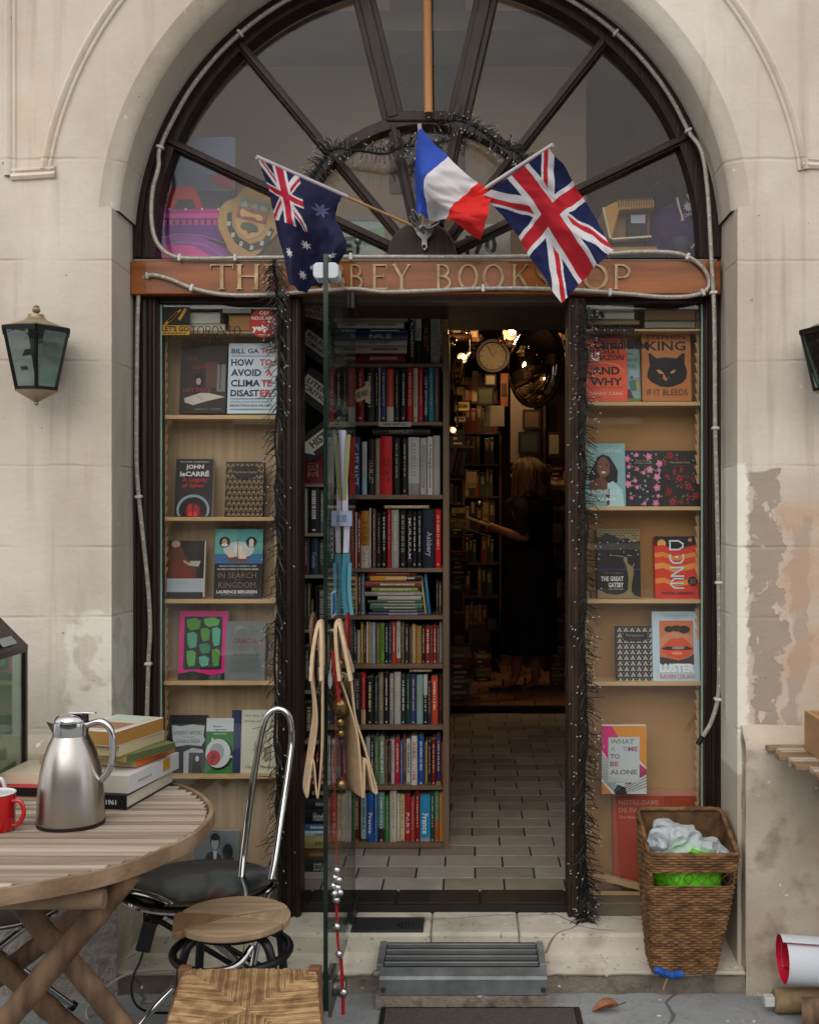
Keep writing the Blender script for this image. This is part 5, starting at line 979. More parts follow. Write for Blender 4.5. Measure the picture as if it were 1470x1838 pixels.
fill(bk, 'small old book on the tall shelves deep inside the shop', 'books on the tall shelves deep inside')
t, bk = shelving(975, 1045, (880, 950, 1020, 1090, 1150), 8.7, 'dark wooden shelves deep inside on the right, behind the woman', 9, 700, 1200, DC)
fill(bk[::1], 'small old book on the right hand shelves deep inside the shop', 'books on the right shelves deep inside')
# stacked shelf bays of the left aisle
for i, (x0, x1, yt, yb, Y, lb) in enumerate(((796, 834, 800, 853, 6.2, 'upper'), (798, 832, 868, 905, 6.4, 'middle'))):
    t = thing('wall_shelf', P((x0 + x1) / 2, yb + 6, Y), f'{lb} short wooden shelf holding a few books just past the tall bookcase', 'shelf')
    q = MB(); a = P(x0, yb, Y); b = P(x1, yb + 6, Y); q.box((a.x - .2, Y, b.z), (b.x, Y + .25, a.z), M_WD); q.build('board', t)
    q = MB(); q.prism([P(x0 + 6, yb + 6.2, Y + .1), P(x0 + 6, yb + 24, Y + .1), P(x0 + 14, yb + 6.2, Y + .1)], (0, .02, 0), M_WD); q.build('bracket', t)
    for k, (c, w_, tl) in enumerate((('#9a8f7c', 9, .22), ('#9a2f22', 7, .25), ('#8d8270', 8, .15)) if i == 0 else (('#b3a283', 11, 0), ('#8d6a4c', 8, 0), ('#3c4a3f', 7, 0))):
        xx = x0 + 4 + k * 11; spine(xx, xx + w_, yt + 4 * k, yb - .5, Y + .02, .16, c, f'{cname(c)} book, {ORD[k]} on the {lb} wall shelf past the tall bookcase', group='books on the wall shelves past the bookcase', tilt=tl)
# clock
t = thing('wall_clock', P(884, 665, 8.4), 'round dark clock with a faded dial hanging deep inside the shop', 'clock')
c = P(884, 640, 8.4); AY = (V((1, 0, 0)), V((0, 0, 1)), V((0, -1, 0)))
q = MB(); q.lathe(c, [(.0, 0), (.125, 0), (.135, .02), (.125, .045), (.105, .045), (.10, .02), (.0, .02)], M('#1f1712', .5), 40, AY); q.build('case', t)
q = MB(); q.lathe(c + V((0, -.022, 0)), [(.0, 0), (.099, 0), (.099, .002), (0, .002)], M('#5a5140', .6), 40, AY)
for k in range(12):
    a = k * math.pi / 6; q.beam(c + V((math.sin(a) * .075, -.026, math.cos(a) * .075)), c + V((math.sin(a) * .092, -.026, math.cos(a) * .092)), .007, .002, INK('#1f1712'), UY)
q.build('dial', t)
q = MB(); q.beam(c + V((0, -.029, 0)), c + V((.03, -.029, .04)), .006, .002, INK('#15100c'), UY); q.beam(c + V((0, -.032, 0)), c + V((-.03, -.032, .07)), .004, .002, INK('#15100c'), UY); q.build('hand', t)
# convex mirror
t = thing('convex_mirror', P(964, 732, 7.6), 'large round convex security mirror in a black rim, high on the right inside the shop', 'mirror')
c = P(964, 655, 7.6); mx = (V((.58, -.81, 0)), V((0, 0, 1)), V((-.81, -.58, 0)))
q = MB(); q.lathe(c, [(.275, 0), (.295, .005), (.295, .025), (.27, .03)], M('#171310', .4), 40, mx); q.build('rim', t)
q = MB(); q.lathe(c, [(.27 * math.sin(k * .12), .02 + .12 * (math.cos(k * .12) - math.cos(1.44)) / 0.87) for k in range(12, -1, -1)], M('#c9c2b6', .05, 1, var=.02), 40, mx); q.build('mirror_glass', t)
# pale poster, framed cards and boards
def card(name, label, cat, x0, y0, x1, y1, Y, col, frame=None, pr=(), grp=None):
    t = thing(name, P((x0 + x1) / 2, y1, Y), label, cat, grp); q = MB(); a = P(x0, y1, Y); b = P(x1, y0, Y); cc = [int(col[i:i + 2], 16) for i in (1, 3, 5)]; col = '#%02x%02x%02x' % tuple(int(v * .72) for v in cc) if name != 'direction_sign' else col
    q.box((a.x, Y, a.z), (b.x, Y + .02, b.z), M(frame or col, .6)); q.build('backing' if frame else 'sheet', t)
    q = MB(); m_ = .12 if frame else .0
    els = [('r', m_, m_, 1 - m_, 1 - m_, col)] + list(pr); prints(q, els, a, UX * (b.x - a.x), UZ * (b.z - a.z), V((0, -1, 0))); q.build('print', t); return t
card('paper_poster', 'pale unprinted paper poster under the round mirror', 'poster', 916, 690, 958, 830, 8.3, '#a09282')
card('direction_sign', 'yellow arrow plate with a black drama heading in the left aisle', 'sign', 815, 719, 846, 739, 7.0, '#b59c55', '#1c1814', [('t', 'DRAMA', .2, .28, .8, .72, '#1d1813', .05)])
card('shop_notice', 'white notice with black words hanging under the clock', 'notice', 868, 728, 905, 765, 8.35, '#9a917f', None, [('t', 'CASH', .1, .1, .8, .35, '#2b2723', .04), ('t', 'ONLY', .1, .55, .7, .85, '#2b2723', .04)][:0])
for k, (x0, y0, x1, y1, col, fr, lb) in enumerate(((930, 775, 968, 815, '#3d4a48', '#17120f', 'dark teal picture in a black frame left of the white card'), (983, 775, 1005, 820, '#a09888', '#17120f', 'white card in a black frame at the right edge of the doorway'), (938, 735, 970, 770, '#6d5a44', '#1b1512', 'brown old print in a frame under the round mirror'), (985, 880, 1012, 908, '#8d8474', '#241c16', 'pale print on the right shelves beside the woman'), (984, 934, 1012, 980, '#948b7c', '#241c16', 'tall grey card on the right shelves beside her elbow'), (986, 1034, 1010, 1078, '#8a8172', '#241c16', 'cream card low on the right shelves'), (870, 672, 890, 692, '#9a8d76', '#1b1512', 'small cream card directly under the clock'), (856, 695, 886, 728, '#55603f', '#1b1512', 'green picture under the clock'), (872, 1108, 893, 1134, '#6a6259', '#14110f', 'grey box lid low on the left beside the skirt'))):
    card('framed_picture', lb, 'picture', x0, y0, x1, y1, 8.25 if k not in (3, 4, 5) else 8.6, col, fr)
card('white_panel', 'pale grey cupboard door low at the far end of the aisle', 'door', 812, 1015, 846, 1095, 9.4, '#6d6660')
# hanging and stacked odds and ends that fill the aisle
for i, (px, py, w_, h_, Yq, col, lb) in enumerate(((822, 655, 14, 22, 7.3, '#6d4f2f', 'small brown box on a high shelf in the left aisle'), (824, 700, 18, 10, 7.2, '#9a7a48', 'tan box above the yellow arrow plate'), (826, 752, 20, 8, 7.2, '#8d8472', 'flat grey box under the yellow arrow plate'), (850, 600, 16, 26, 8.1, '#5d3a24', 'red brown box hanging near the ceiling left of the clock'), (905, 700, 14, 60, 8.4, '#7d4a28', 'tall orange brown box right of the clock'), (1000, 570, 14, 18, 8.0, '#a05a2c', 'small orange box above the right of the mirror'), (1002, 610, 12, 24, 7.9, '#b0703a', 'orange lantern shaped box right of the mirror'), (846, 862, 18, 30, 8.2, '#8a7458', 'tan box on the floor level shelves behind the held book'), (860, 1150, 40, 60, 8.3, '#4a3b30', 'large dark carton standing on the floor behind the woman'), (824, 1140, 22, 80, 7.9, '#3d2e26', 'narrow dark carton standing in the left aisle'), (1003, 1150, 18, 70, 8.2, '#4a3324', 'brown carton standing on the floor at the right'))):
    t = thing('storage_box', P(px, py + h_ / 2, Yq), lb, 'box', 'boxes deep inside the shop'); q = MB(); a = P(px - w_ / 2, py + h_ / 2, Yq); b = P(px + w_ / 2, py - h_ / 2, Yq)
    if py > 1100: a.z = zf_
    q.box(a, b + V((0, .15, 0)), M(col, .6, var=.3)); q.build('carton', t, bevel=.004); q = MB(); q.box((a.x + (b.x - a.x) * .15, a.y - .002, a.z + (b.z - a.z) * .3), (b.x - (b.x - a.x) * .15, a.y - .0005, a.z + (b.z - a.z) * .7), INK('#8f7d5e' if i % 2 else '#2b211a')); q.build('label', t)
for i, (px, py) in enumerate(((812, 612), (838, 590), (870, 585), (900, 610), (990, 590), (860, 905))):
    Yq = 7.0 + .25 * i; t = thing('hanging_ornament', P(px, py, Yq), ('brass', 'copper', 'silver', 'gold', 'bronze', 'grey')[i] + ' coloured round ornament hanging on a wire ' + ('over the left aisle', 'just past the doorway head', 'left of the clock top', 'right of the clock top', 'above the mirror', 'behind the held book')[i], 'ornament', 'ornaments hanging inside')
    q = MB(); q.sph(P(px, py, Yq), .028, M(('#b08a4a', '#a8623a', '#a9a9a6', '#b8923f', '#8d6a3f', '#8d8b86')[i], .25, .9), 10); q.build('ball', t); q = MB(); q.tube([P(px, py, Yq) + V((0, 0, .027)), P(px, py, Yq) + V((0, 0, .5))], .0015, M('#2b241e', .6), 5); q.build('wire', t)
# lamps that are lit in the photo
def spot_lamp(px, py, Y, rr, label, power, ang=0.0):
    c = P(px, py, Y); t = thing('spot_lamp', c, label, 'lamp', 'lit lamps inside the shop')
    q = MB(); d = V((-.5, -.7, -.5)).normalized() if not ang else V((.6, -.6, -.5)).normalized(); a1 = d.orthogonal().normalized(); a2 = d.cross(a1)
    q.lathe(c, [(rr * .45, -rr * 2.2), (rr * .7, -rr * 1.6), (rr * 1.25, rr * .9), (rr * 1.18, rr * .9), (rr * .6, -rr * 1.4)], M('#241e19', .4), 20, (a1, a2, d)); q.build('shade', t)
    q = MB(); q.sph(c, rr * .62, EMIT('#ffc98a', 26), 10); q.build('bulb', t)
    q = MB(); q.tube([c - d * rr * 2.2, c - d * rr * 2.2 + V((0, .05, .12)), V((c.x, c.y + .1, c.z + .35))], .006, M('#1d1916', .5)); q.build('arm', t)
    l = bpy.data.lights.new('bulb_light', 'POINT'); l.energy = power; l.color = (1, .62, .30); l.shadow_soft_size = .04
    lo = bpy.data.objects.new('bulb_light', l); COL.objects.link(lo); lo.parent = t; lo.location = d * rr * 1.6
spot_lamp(919, 594, 8.0, .045, 'small lit spot lamp beside the round mirror, deep inside the shop', 12)
spot_lamp(948, 581, 7.9, .04, 'second lit spot lamp just above the round mirror', 7, 1)
spot_lamp(815, 770, 6.9, .018, 'tiny lit bulb lamp low in the left aisle under the yellow arrow plate', 3.2)
spot_lamp(833, 640, 7.6, .03, 'lit lamp high in the left aisle past the tall bookcase', 7)
# more shelves along the left wall of the aisle (seen edge on)
t = thing('aisle_shelves', P(770, 1230, 6.0), 'long brown shelves of books along the left side of the inner aisle', 'shelves')
q = MB(); xs = -.26
for z in (.25, .6, .95, 1.3, 1.65, 2.0): q.box((xs - .3, 4.75, z), (xs, 9.0, z + .02), M_WD)
q.build('shelf', t); q = MB(); q.box((xs - .32, 4.75, .0), (xs - .301, 9.0, 2.3), M('#241a13', .8)); q.build('back_panel', t)
for zi, z in enumerate((.62, .97, 1.32, 1.67)):
    y = 6.6; r = random.Random(zi + 40)
    while y < 8.9:
        w_ = r.uniform(.025, .05); h = r.uniform(.18, .27); deep_book(cnt, xs - .01, y, z + .001, w_, h, 'small old book on the long aisle shelves, spine towards the aisle', 'books on the long aisle shelves', R(90)); cnt += 1; y += w_ + .002
rs = random.Random(77)
for (x0, x1, yb, Yq, n_) in ((806, 834, 600, 7.6, 4), (808, 832, 690, 7.4, 5), (808, 838, 800, 7.5, 4), (806, 836, 960, 7.0, 7), (806, 842, 1060, 7.3, 8), (806, 850, 1230, 7.4, 10), (850, 885, 1225, 8.2, 7), (985, 1016, 640, 8.3, 5), (985, 1016, 870, 8.3, 4), (985, 1018, 1230, 8.0, 9), (905, 935, 620, 8.5, 4), (842, 870, 640, 8.5, 6), (920, 945, 1225, 8.5, 6)):
    z = PZ(yb, Yq) if yb < 1200 else .0515
    if yb < 1200: deep.box((PX(x0, Yq) - .05, Yq, z - .016), (PX(x1, Yq) + .05, Yq + .2, z - .0005), M_WD)
    for k in range(n_):
        h = rs.uniform(.018, .045); a = PX(x0, Yq) + rs.uniform(0, .02); b = PX(x1, Yq) - rs.uniform(0, .03); c = rs.choice(DC)
        deep.box((a, Yq + rs.uniform(0, .02), z), (b, Yq + .18, z + h - .001), M(c, .6)); deep.box((a + .02, Yq - .002, z + h * .3), (a + (b - a) * rs.uniform(.4, .8), Yq - .0001, z + h * .7), INK(rs.choice(['#a8946a', '#8d7d5c', '#c0b08a']))); z += h
tag(deep.build('old_books', org=(0, 8, 0)), kind='stuff')
# ---------------------------------------------------------------- the woman reading
YPn = 7.84; zf = .05
person = thing('person', P(948, 1240, YPn), 'blond woman in a long black dress, reading a book deep inside the shop', 'person')
person.location.z = zf
def skinned(name, verts, edges, radii, mat, parent, root=0, sub=2):
    me = bpy.data.meshes.new(name); o = V(person.location) if parent is person or parent.parent is person else V((0, 0, 0))
    me.from_pydata([tuple(V(v) - o) for v in verts], edges, [])
    ob = bpy.data.objects.new(name, me); COL.objects.link(ob); ob.parent = parent
    md = ob.modifiers.new('skin', 'SKIN'); md.use_smooth_shade = True
    for i, r in enumerate(radii): me.skin_vertices[0].data[i].radius = (r, r)
    for i in range(len(radii)): me.skin_vertices[0].data[i].use_root = i == root
    md = ob.modifiers.new('smooth', 'SUBSURF'); md.levels = sub; md.render_levels = sub
    me.materials.append(mat); return ob
def W(px, py, dy=0.0): 
    p = P(px, py, YPn); p.y += dy; return p
M_SKIN = M('#a8745a', .5, var=.05)
vs = [W(950, 1010), W(951, 975), W(950, 935), W(948, 905), W(945, 888, -.01), W(941, 866, -.02), W(939, 846, -.02), W(938, 835, -.02),   # 0 pelvis..7 crown
      W(925, 904, -.14), W(935, 940, -.17), W(942, 968, -.17), W(912, 957, -.20), W(884, 945, -.22), W(874, 941, -.22),                     # 8..13 near arm, wrist, palm
      W(968, 904, .12), W(970, 945, .14), W(955, 972, .12), W(910, 955, .02), W(880, 948, -.06), W(870, 946, -.08),                     # 14..19 far arm
      W(958, 1030, .07), W(960, 1110, .06), W(962, 1180, .07), W(963, 1222, .09), W(950, 1233, .03), W(936, 1236, -.02),
      W(942, 1030, -.07), W(936, 1110, -.10), W(928, 1180, -.06), W(924, 1220, .0), W(908, 1229, -.04), W(896, 1232, -.07)]
ed = [(0, 1), (1, 2), (2, 3), (3, 4), (4, 5), (5, 6), (6, 7), (3, 8), (8, 9), (9, 10), (10, 11), (11, 12), (12, 13), (3, 14), (14, 15), (15, 16), (16, 17), (17, 18), (18, 19), (0, 20), (20, 21), (21, 22), (22, 23), (23, 24), (24, 25), (0, 26), (26, 27), (27, 28), (28, 29), (29, 30), (30, 31)]
ra = [.095, .085, .09, .07, .05, .075, .085, .05, .055, .045, .036, .032, .023, .024, .055, .045, .036, .032, .023, .024, .085, .055, .045, .032, .028, .02, .085, .055, .045, .032, .028, .02]
body = skinned('body', vs, ed, ra, M_SKIN, person)
# fingers closing on the book, one chain each, as part of the same body mesh would be hidden: short separate fingers
for hand, dyy in ((W(874, 941, -.22), -.22), (W(870, 946, -.08), -.08)):
    for k in range(4):
        o = V((-.012, .0, .018 - .014 * k)); L = (.030, .036, .034, .026)[k]
        fv = [hand + o * .6, hand + o + V((-L * .6, -.004, -.004)), hand + o + V((-L, .004, -.014)), hand + o + V((-L * .9, .014, -.024))]
        skinned('finger', fv, [(0, 1), (1, 2), (2, 3)], [.009, .008, .0075, .006], M_SKIN, body, 0, 1)
    fv = [hand + V((.01, 0, .012)), hand + V((-.01, -.012, .034)), hand + V((-.035, -.006, .040))]
    skinned('thumb', fv, [(0, 1), (1, 2)], [.011, .009, .007], M_SKIN, body, 0, 1)
# face: nose, brow, mouth, eyes (turned down to the book)
q = MB(); hd = W(940, 852, -.02)
q.sph(hd + V((-.083, -.005, -.012)), .013, M_SKIN, 8, (1.1, .8, 1.3)); q.sph(hd + V((-.074, -.005, -.048)), .016, M('#8d4f45', .5), 8, (.7, 1.2, .45))
for s_ in (-1, 1): q.sph(hd + V((-.070, -.005 + s_ * .032, .012)), .011, M('#2b211c', .3), 8, (.8, 1, .6)); q.sph(hd + V((.005, -.005 + s_ * .082, -.012)), .02, M_SKIN, 8, (.7, .4, 1.2))
q.build('face', body)
# dress
ring = [(888, 944, 16, .05), (893, 947, 34, .10), (900, 948, 43, .145), (920, 950, 45, .155), (945, 951, 41, .13), (970, 951, 40, .125), (995, 952, 42, .13), (1030, 952, 46, .16), (1070, 950, 48, .175), (1110, 948, 50, .185), (1150, 946, 52, .19), (1172, 945, 52, .19)]
rp = [V((a[1], a[0], 0)) for a in ring]
def dress(u, v):
    n_ = len(ring) - 1; x = v * n_; i = min(int(x), n_ - 1); f_ = x - i
    py, px, hw, dp = [ring[i][k] + (ring[i + 1][k] - ring[i][k]) * f_ for k in range(4)]
    a = u * 2 * math.pi; fold = 1 + (.035 * math.sin(a * 7 + 2 * v) + .025 * math.sin(a * 11 + 1)) * max(0, v - .45) * 2
    p = P(px, py, YPn); return p + V((math.cos(a) * hw * YPn / F * fold, math.sin(a) * dp * fold, 0))
q = MB(); M_DRESS = M('#14131a', .8, var=.2); q.grid(dress, 64, 48, M_DRESS)
q.tube(sm([W(930, 902, -.11), W(935, 925, -.16), W(942, 958, -.172)], 8), [.07, .068, .066, .063, .06, .058, .057, .056, .056], M_DRESS, 14)
q.tube(sm([W(964, 902, .09), W(970, 930, .14), W(965, 960, .14)], 8), [.07, .068, .066, .063, .06, .058, .057, .056, .056], M_DRESS, 14)
q.build('dress', person, recalc=False)
# hair: blond bob falling over the face
def hair(u, v):
    a = u * 2 * math.pi; ph = v * 2.25; c_ = W(946, 854, -.01)
    r = .112 * (1 + .05 * math.sin(a * 9 + v * 4) + .03 * math.sin(a * 17)); 
    fl = 1 + .38 * max(0, v - .55)
    x = math.cos(a) * math.sin(min(ph, 1.75)) * r * 1.15 * fl; y = math.sin(a) * math.sin(min(ph, 1.75)) * r * .98 * fl
    z = math.cos(min(ph, 1.57)) * r * 1.05 - max(0, ph - 1.35) * .15 * (1 + .2 * math.sin(a * 5)) 
    return c_ + V((x + .015 * v, y, z + .01))
M_HAIR = [M('#574029', .5, var=.35, scale=30, stretch=(6, 6, .5), bump=.004), M('#6a5033', .5, var=.3, scale=30)]
q = MB(); q.grid(hair, 60, 24, M_HAIR[0], True, lambda u, v: v > .55 and .44 < u < .56)
for i in range(90):
    a = rnd.uniform(0, 6.283)
    if 2.75 < a < 3.55: continue
    v0 = rnd.uniform(.35, .7); pts = [hair(a / 6.2832 + rnd.gauss(0, .004), min(1.08, v0 + (1.06 - v0) * k / 4)) + V((rnd.gauss(0, .006), rnd.gauss(0, .006), 0)) for k in range(5)]
    q.tube(pts, [.004, .005, .0045, .003, .001], M_HAIR[i % 2], 5)
q.build('hair', person, recalc=False)
q = MB()
for px, py, dy in ((950, 1236, .03), (910, 1232, -.04)):
    c = W(px, py, dy); q.box((c.x - .13, c.y - .045, zf + .001), (c.x + .10, c.y + .045, zf + .02), M('#4a3226', .6)); q.tube([c + V((-.03, -.045, .015 - c.z + zf + .02)), c + V((-.03, 0, .075 - c.z + zf)), c + V((-.03, .045, .015 - c.z + zf + .02))], .008, M('#4a3226', .6))
q.build('sandals', person, bevel=.006)
t = thing('held_book', W(852, 948, -.2), 'open pale book held low in front of the reading woman', 'book')
q = MB(); a = W(838, 928, -.24); b = W(876, 942, -.24); q.beam(a, b, .014, .20, M('#cdb994', .7), UY); q.build('page_block', t, bevel=.003)
q = MB(); q.beam(a + V((0, 0, -.010)), b + V((.005, 0, -.010)), .004, .21, M('#3d3a36', .6), UY); q.beam(W(826, 944, -.20), W(880, 962, -.20), .008, .2, M('#6d6555', .7), UY); q.build('cover', t)
# ================================================================ THINGS ON THE DECK BEHIND THE FANLIGHT
zd = 2.121
def onrow(x0, y0, x1, y1, Y): return P(x0, y1, Y), P(x1, y0, Y)
Y = 3.82; a, b = onrow(252, 246, 424, 462, Y)
t = thing('poster', (V(((a.x + b.x) / 2, Y, zd))), 'dark poster with a pink and purple lit iron arch behind the left of the fanlight', 'poster')
q = MB(); q.box((a.x, Y, zd), (b.x, Y + .012, b.z), M('#2c2a38', .35)); q.build('panel', t)
q = MB()
E = [('r', 0, 0, .99, .40, '#56647a'), ('r', 0, .40, 1, .62, '#453f52'), ('p', [(.36, .36), (.56, .36), (.66, .52), (.60, .54), (.52, .43), (.42, .43), (.36, .52), (.24, .54)], '#b8323a'), ('p', [(.40, .38), (.54, .38), (.6, .46), (.36, .46)], '#c93a3c'), ('p', [(.7, .28), (.95, .27), (.98, .40), (.82, .37)], '#7f333f'),
     ('r', .10, .53, .92, .565, '#b53a8a'), ('r', .08, .565, .94, .60, '#dd4fae'), ('r', .08, .61, .94, .65, '#c8479c'), ('r', .06, .65, .96, .76, '#6b3a8a'), ('p', [(.06, .78), (.3, .72), (.6, .73), (.96, .84), (1, .99), (.04, .99)], '#8f4fa0'), ('p', [(.04, .99), (.1, .88), (.3, .80), (.55, .80), (.74, .88), (.82, .99)], '#d8509a'), ('p', [(.2, .99), (.26, .92), (.42, .88), (.58, .90), (.68, .99)], '#3d2c4a'), ('p', [(.4, .99), (.46, .95), (.54, .95), (.6, .99)], '#b3726c')]
E += [('l', .1 + k * .065, .612, .1 + k * .065, .648, .022, '#5a2450') for k in range(13)] + [('l', .16, .76, .4, .715, .008, '#c07ab0'), ('l', .4, .715, .66, .73, .008, '#c07ab0'), ('l', .66, .73, .96, .80, .008, '#c07ab0'), ('l', .14, .83, .42, .775, .008, '#c985b4'), ('l', .42, .775, .68, .80, .008, '#c985b4'), ('l', .68, .80, .98, .93, .008, '#c985b4')]
E += [('e', .14 + .17 * k, .535, .012, .009, '#e0cfe0') for k in range(5)]
prints(q, E, V((a.x, Y, zd)), UX * (b.x - a.x), UZ * (b.z - zd), V((0, -1, 0))); q.build('print', t)
# carved shield plaque
Y = 3.775; c = P(447, 400, Y); k = Y / F
t = thing('heraldic_plaque', V((c.x, Y, zd)), 'tan wooden shield plaque with a painted coat of arms, leaning behind the fanlight', 'plaque')
tl = R(-14); u = V((math.cos(tl), 0, math.sin(tl))); v = V((-math.sin(tl), 0, math.cos(tl)))
out = [(-2, 66), (18, 62), (34, 54), (48, 58), (60, 40), (60, 16), (54, -8), (40, -30), (30, -52), (2, -66), (-22, -60), (-34, -44), (-52, -22), (-58, 4), (-52, 26), (-36, 38), (-28, 52), (-20, 62)]
out = [V((x, y, 0)) for x, y in out]; out = sm(out + [out[0]], 90)[:-1]
q = MB(); q.prism([c + u * p.x * k + v * p.y * k for p in out], (0, .022, 0), M('#94703f', .45, var=.2, scale=9, h2='#ad8a55')); o = q.build('shield', t, bevel=.005)
def sh(pts, col, off, th=.003, nm='emblem'):
    q.prism([c + u * (x * k) + v * (y * k) + V((0, -off, 0)) for x, y in pts], (0, th, 0), M(col, .4, var=.12, scale=30))
q = MB()
sh([(-42, 8), (-34, -20), (-14, -42), (14, -50), (40, -36), (48, -2), (40, 2), (32, -24), (12, -36), (-10, -30), (-28, -12), (-34, 12)], '#23282a', .001, .003)
for px, py in ((-34, -10), (-22, -28), (-4, -40), (16, -42), (32, -30), (40, -10)): sh([(px - 3, py - 4), (px + 3, py - 4), (px + 3, py + 4), (px - 3, py + 4)], '#a9a79c', .003, .002)
sh([(-24, 40), (30, 40), (30, -6), (22, -20), (4, -30), (-16, -20), (-24, -4)], '#b08f5a', .002, .0035); sh([(-24, 40), (30, 40), (30, 24), (-24, 24)], '#557f86', .0045, .002); sh([(-24, 24), (30, 24), (30, 4), (-24, 4)], '#8d3a30', .0045, .002)
for x in (-14, 3, 20): 
    for a_ in range(3): sh([(x - 1.6 + (a_ - 1) * 3.5, 27), (x + 1.6 + (a_ - 1) * 3.5, 27), (x + 1.2 + (a_ - 1) * 4, 36 - 3 * abs(a_ - 1)), (x - 1.2 + (a_ - 1) * 4, 36 - 3 * abs(a_ - 1))], '#c3a45c', .0065, .0015)
sh([(-18, 10), (-8, 9), (4, 11), (14, 9), (22, 8), (24, 14), (16, 18), (4, 17), (-8, 19), (-16, 22), (-20, 16)], '#c3a062', .0065, .002); sh([(-16, 8), (-12, 6), (-10, 12), (-14, 13)], '#c3a062', .007, .002); sh([(12, 8), (16, 6), (19, 12), (14, 13)], '#c3a062', .007, .002)
sh([(-12, -4), (-2, 1), (8, 0), (18, -4), (20, -12), (8, -14), (4, -20), (0, -14), (-12, -12)], '#3d4a33', .0065, .002)
q.build('coat_of_arms', t)
# number plates
def plate(label, x0, y0, x1, y1, Y, col, big, small, tint, tl=0):
    a, b = onrow(x0, y0, x1, y1, Y); t = thing('number_plate', V(((a.x + b.x) / 2, Y, a.z)), label, 'number plate', 'number plates behind the fanlight')
    q = MB(); q.box((a.x, Y, a.z), (b.x, Y + .003, b.z), M(col, .4, var=.05)); q.build('plate', t, bevel=.001)
    q = MB(); w_, h_ = b.x - a.x, b.z - a.z; els = list(tint) + [('t', s_, *r_, c_, .04) for s_, r_, c_ in big]
    prints(q, els, V((a.x, Y, a.z)), UX * w_, UZ * h_, V((0, -1, 0))); q.build('print', t)
plate('pale number plate with green and blue tints behind the left of the hub', 600, 398, 690, 462, 3.84, '#aab8ac', [('OPI', (.02, .08, .3, .22), '#3b4a45'), ('EY', (.18, .42, .62, .92), '#2b3a35')], '', [('p', [(.5, .3), (1, .12), (1, .6), (.6, .7)], '#7fae86'), ('r', 0, .92, 1, 1, '#8fb0b8')])
plate('pale number plate with large dark digits behind the right of the hub', 822, 402, 916, 462, 3.84, '#b3b2a8', [('E', (.28, .08, .4, .2), '#3a3836'), ('170', (.14, .34, .74, .92), '#26292b')], '', [])
plate('blue number plate half hidden behind the hub', 612, 393, 668, 420, 3.88, '#5d8597', [], '', [])
# typewriter seen from behind
Y = 3.86; k = Y / F
t = thing('typewriter', V((P(1135, 450, Y).x, Y, zd)), 'mustard yellow portable typewriter standing on end behind the fanlight', 'typewriter')
M_Y = M('#b5801f', .35, var=.1, h2='#c48f2b'); q = MB()
def hx_(x, y, d): p = P(x, y, Y); p.y += d; return p
prof = [(1082, 372), (1106, 360), (1172, 357), (1176, 373), (1112, 378), (1100, 426), (1094, 427)]
q.prism([hx_(1082, 373, 0), hx_(1105, 362, .0), hx_(1174, 358, .0), hx_(1174, 372, 0), hx_(1112, 377, 0), hx_(1098, 428, 0), hx_(1094, 428, 0)], (0, .20, 0), M_Y)
q.prism([hx_(1112, 378, .06), hx_(1172, 373, .06), hx_(1172, 424, .06), hx_(1098, 427, .06)], (0, .1, 0), M('#9a6c1c', .4))
q.build('shell', t, bevel=.004)
q = MB()
for i in range(14): q.box(hx_(1108 + i * 4.6, 358.6 - i * .25, -.003), hx_(1110.4 + i * 4.6, 372 - i * .25, .002), M('#7d5614', .4))
q.build('ribs', t)
q = MB(); q.tube([hx_(1082, 373, -.004), hx_(1094, 427, -.004), hx_(1100, 430, -.004), hx_(1168, 425, -.004)], .004, M('#d8d2bc', .3), 8); q.build('trim', t)
q = MB(); q.box(hx_(1128, 378, .03), hx_(1164, 420, .058), M('#1d1b19', .5)); q.build('rear_plate', t); q = MB(); q.box(hx_(1134, 382, .026), hx_(1160, 397, .0295), INK('#a9b3b8')); q.build('paper_tag', t)
q = MB(); q.box(hx_(1104, 424, .08), hx_(1180, 448, .2), M('#2b2a29', .5)); q.tube([hx_(1100, 447, .03), hx_(1200, 446, .03)], .014, M('#a57a2c', .4), 12); q.build('carriage', t)
q = MB(); [q.tube([hx_(1116 + 3 * i, 358, .1), hx_(1118 + 3 * i, 346 + (i % 3) * 2, .1)], .001, M('#c9c2b4', .3, .6), 5) for i in range(6)]; q.build('type_bars', t)
# hooded sweatshirt on a form
Y = 3.90; c = P(1218, 462, Y)
t = thing('hooded_sweatshirt', V((c.x, Y, zd)), 'purple hooded sweatshirt with a white leaf print on a dark form behind the fanlight', 'sweatshirt')
def torso(u_, v_):
    a_ = u_ * 2 * math.pi; R_ = [(0, 54, .12), (.3, 56, .13), (.6, 50, .12), (.84, 38, .09), (1, 14, .05)]
    for (v0, w0, d0), (v1, w1, d1) in zip(R_, R_[1:]):
        if v0 <= v_ <= v1 + 1e-6: f_ = (v_ - v0) / (v1 - v0); w_ = w0 + (w1 - w0) * f_; d_ = d0 + (d1 - d0) * f_
    wr = 1 + .05 * math.sin(a_ * 6 + v_ * 7); p = P(1218 - 4 * v_, 455 - 92 * v_, Y)
    return V((p.x + math.cos(a_) * w_ * Y / F * wr, Y + .05 + math.sin(a_) * d_ * wr, max(zd, p.z)))
q = MB(); q.grid(torso, 40, 20, M('#35204f', .85, var=.25, scale=20, bump=.002), True); q.build('body', t, recalc=False)
q = MB(); q.sph(P(1195, 345, Y) + V((0, .05, 0)), .055, M('#14131a', .9), 14, (.95, .95, 1)); q.prism([P(1165, 352, Y) + V((0, -.02, 0)), P(1178, 340, Y) + V((0, -.02, 0)), P(1182, 352, Y) + V((0, -.02, 0))], (0, .05, 0), M('#14131a', .9)); q.build('hood', t)
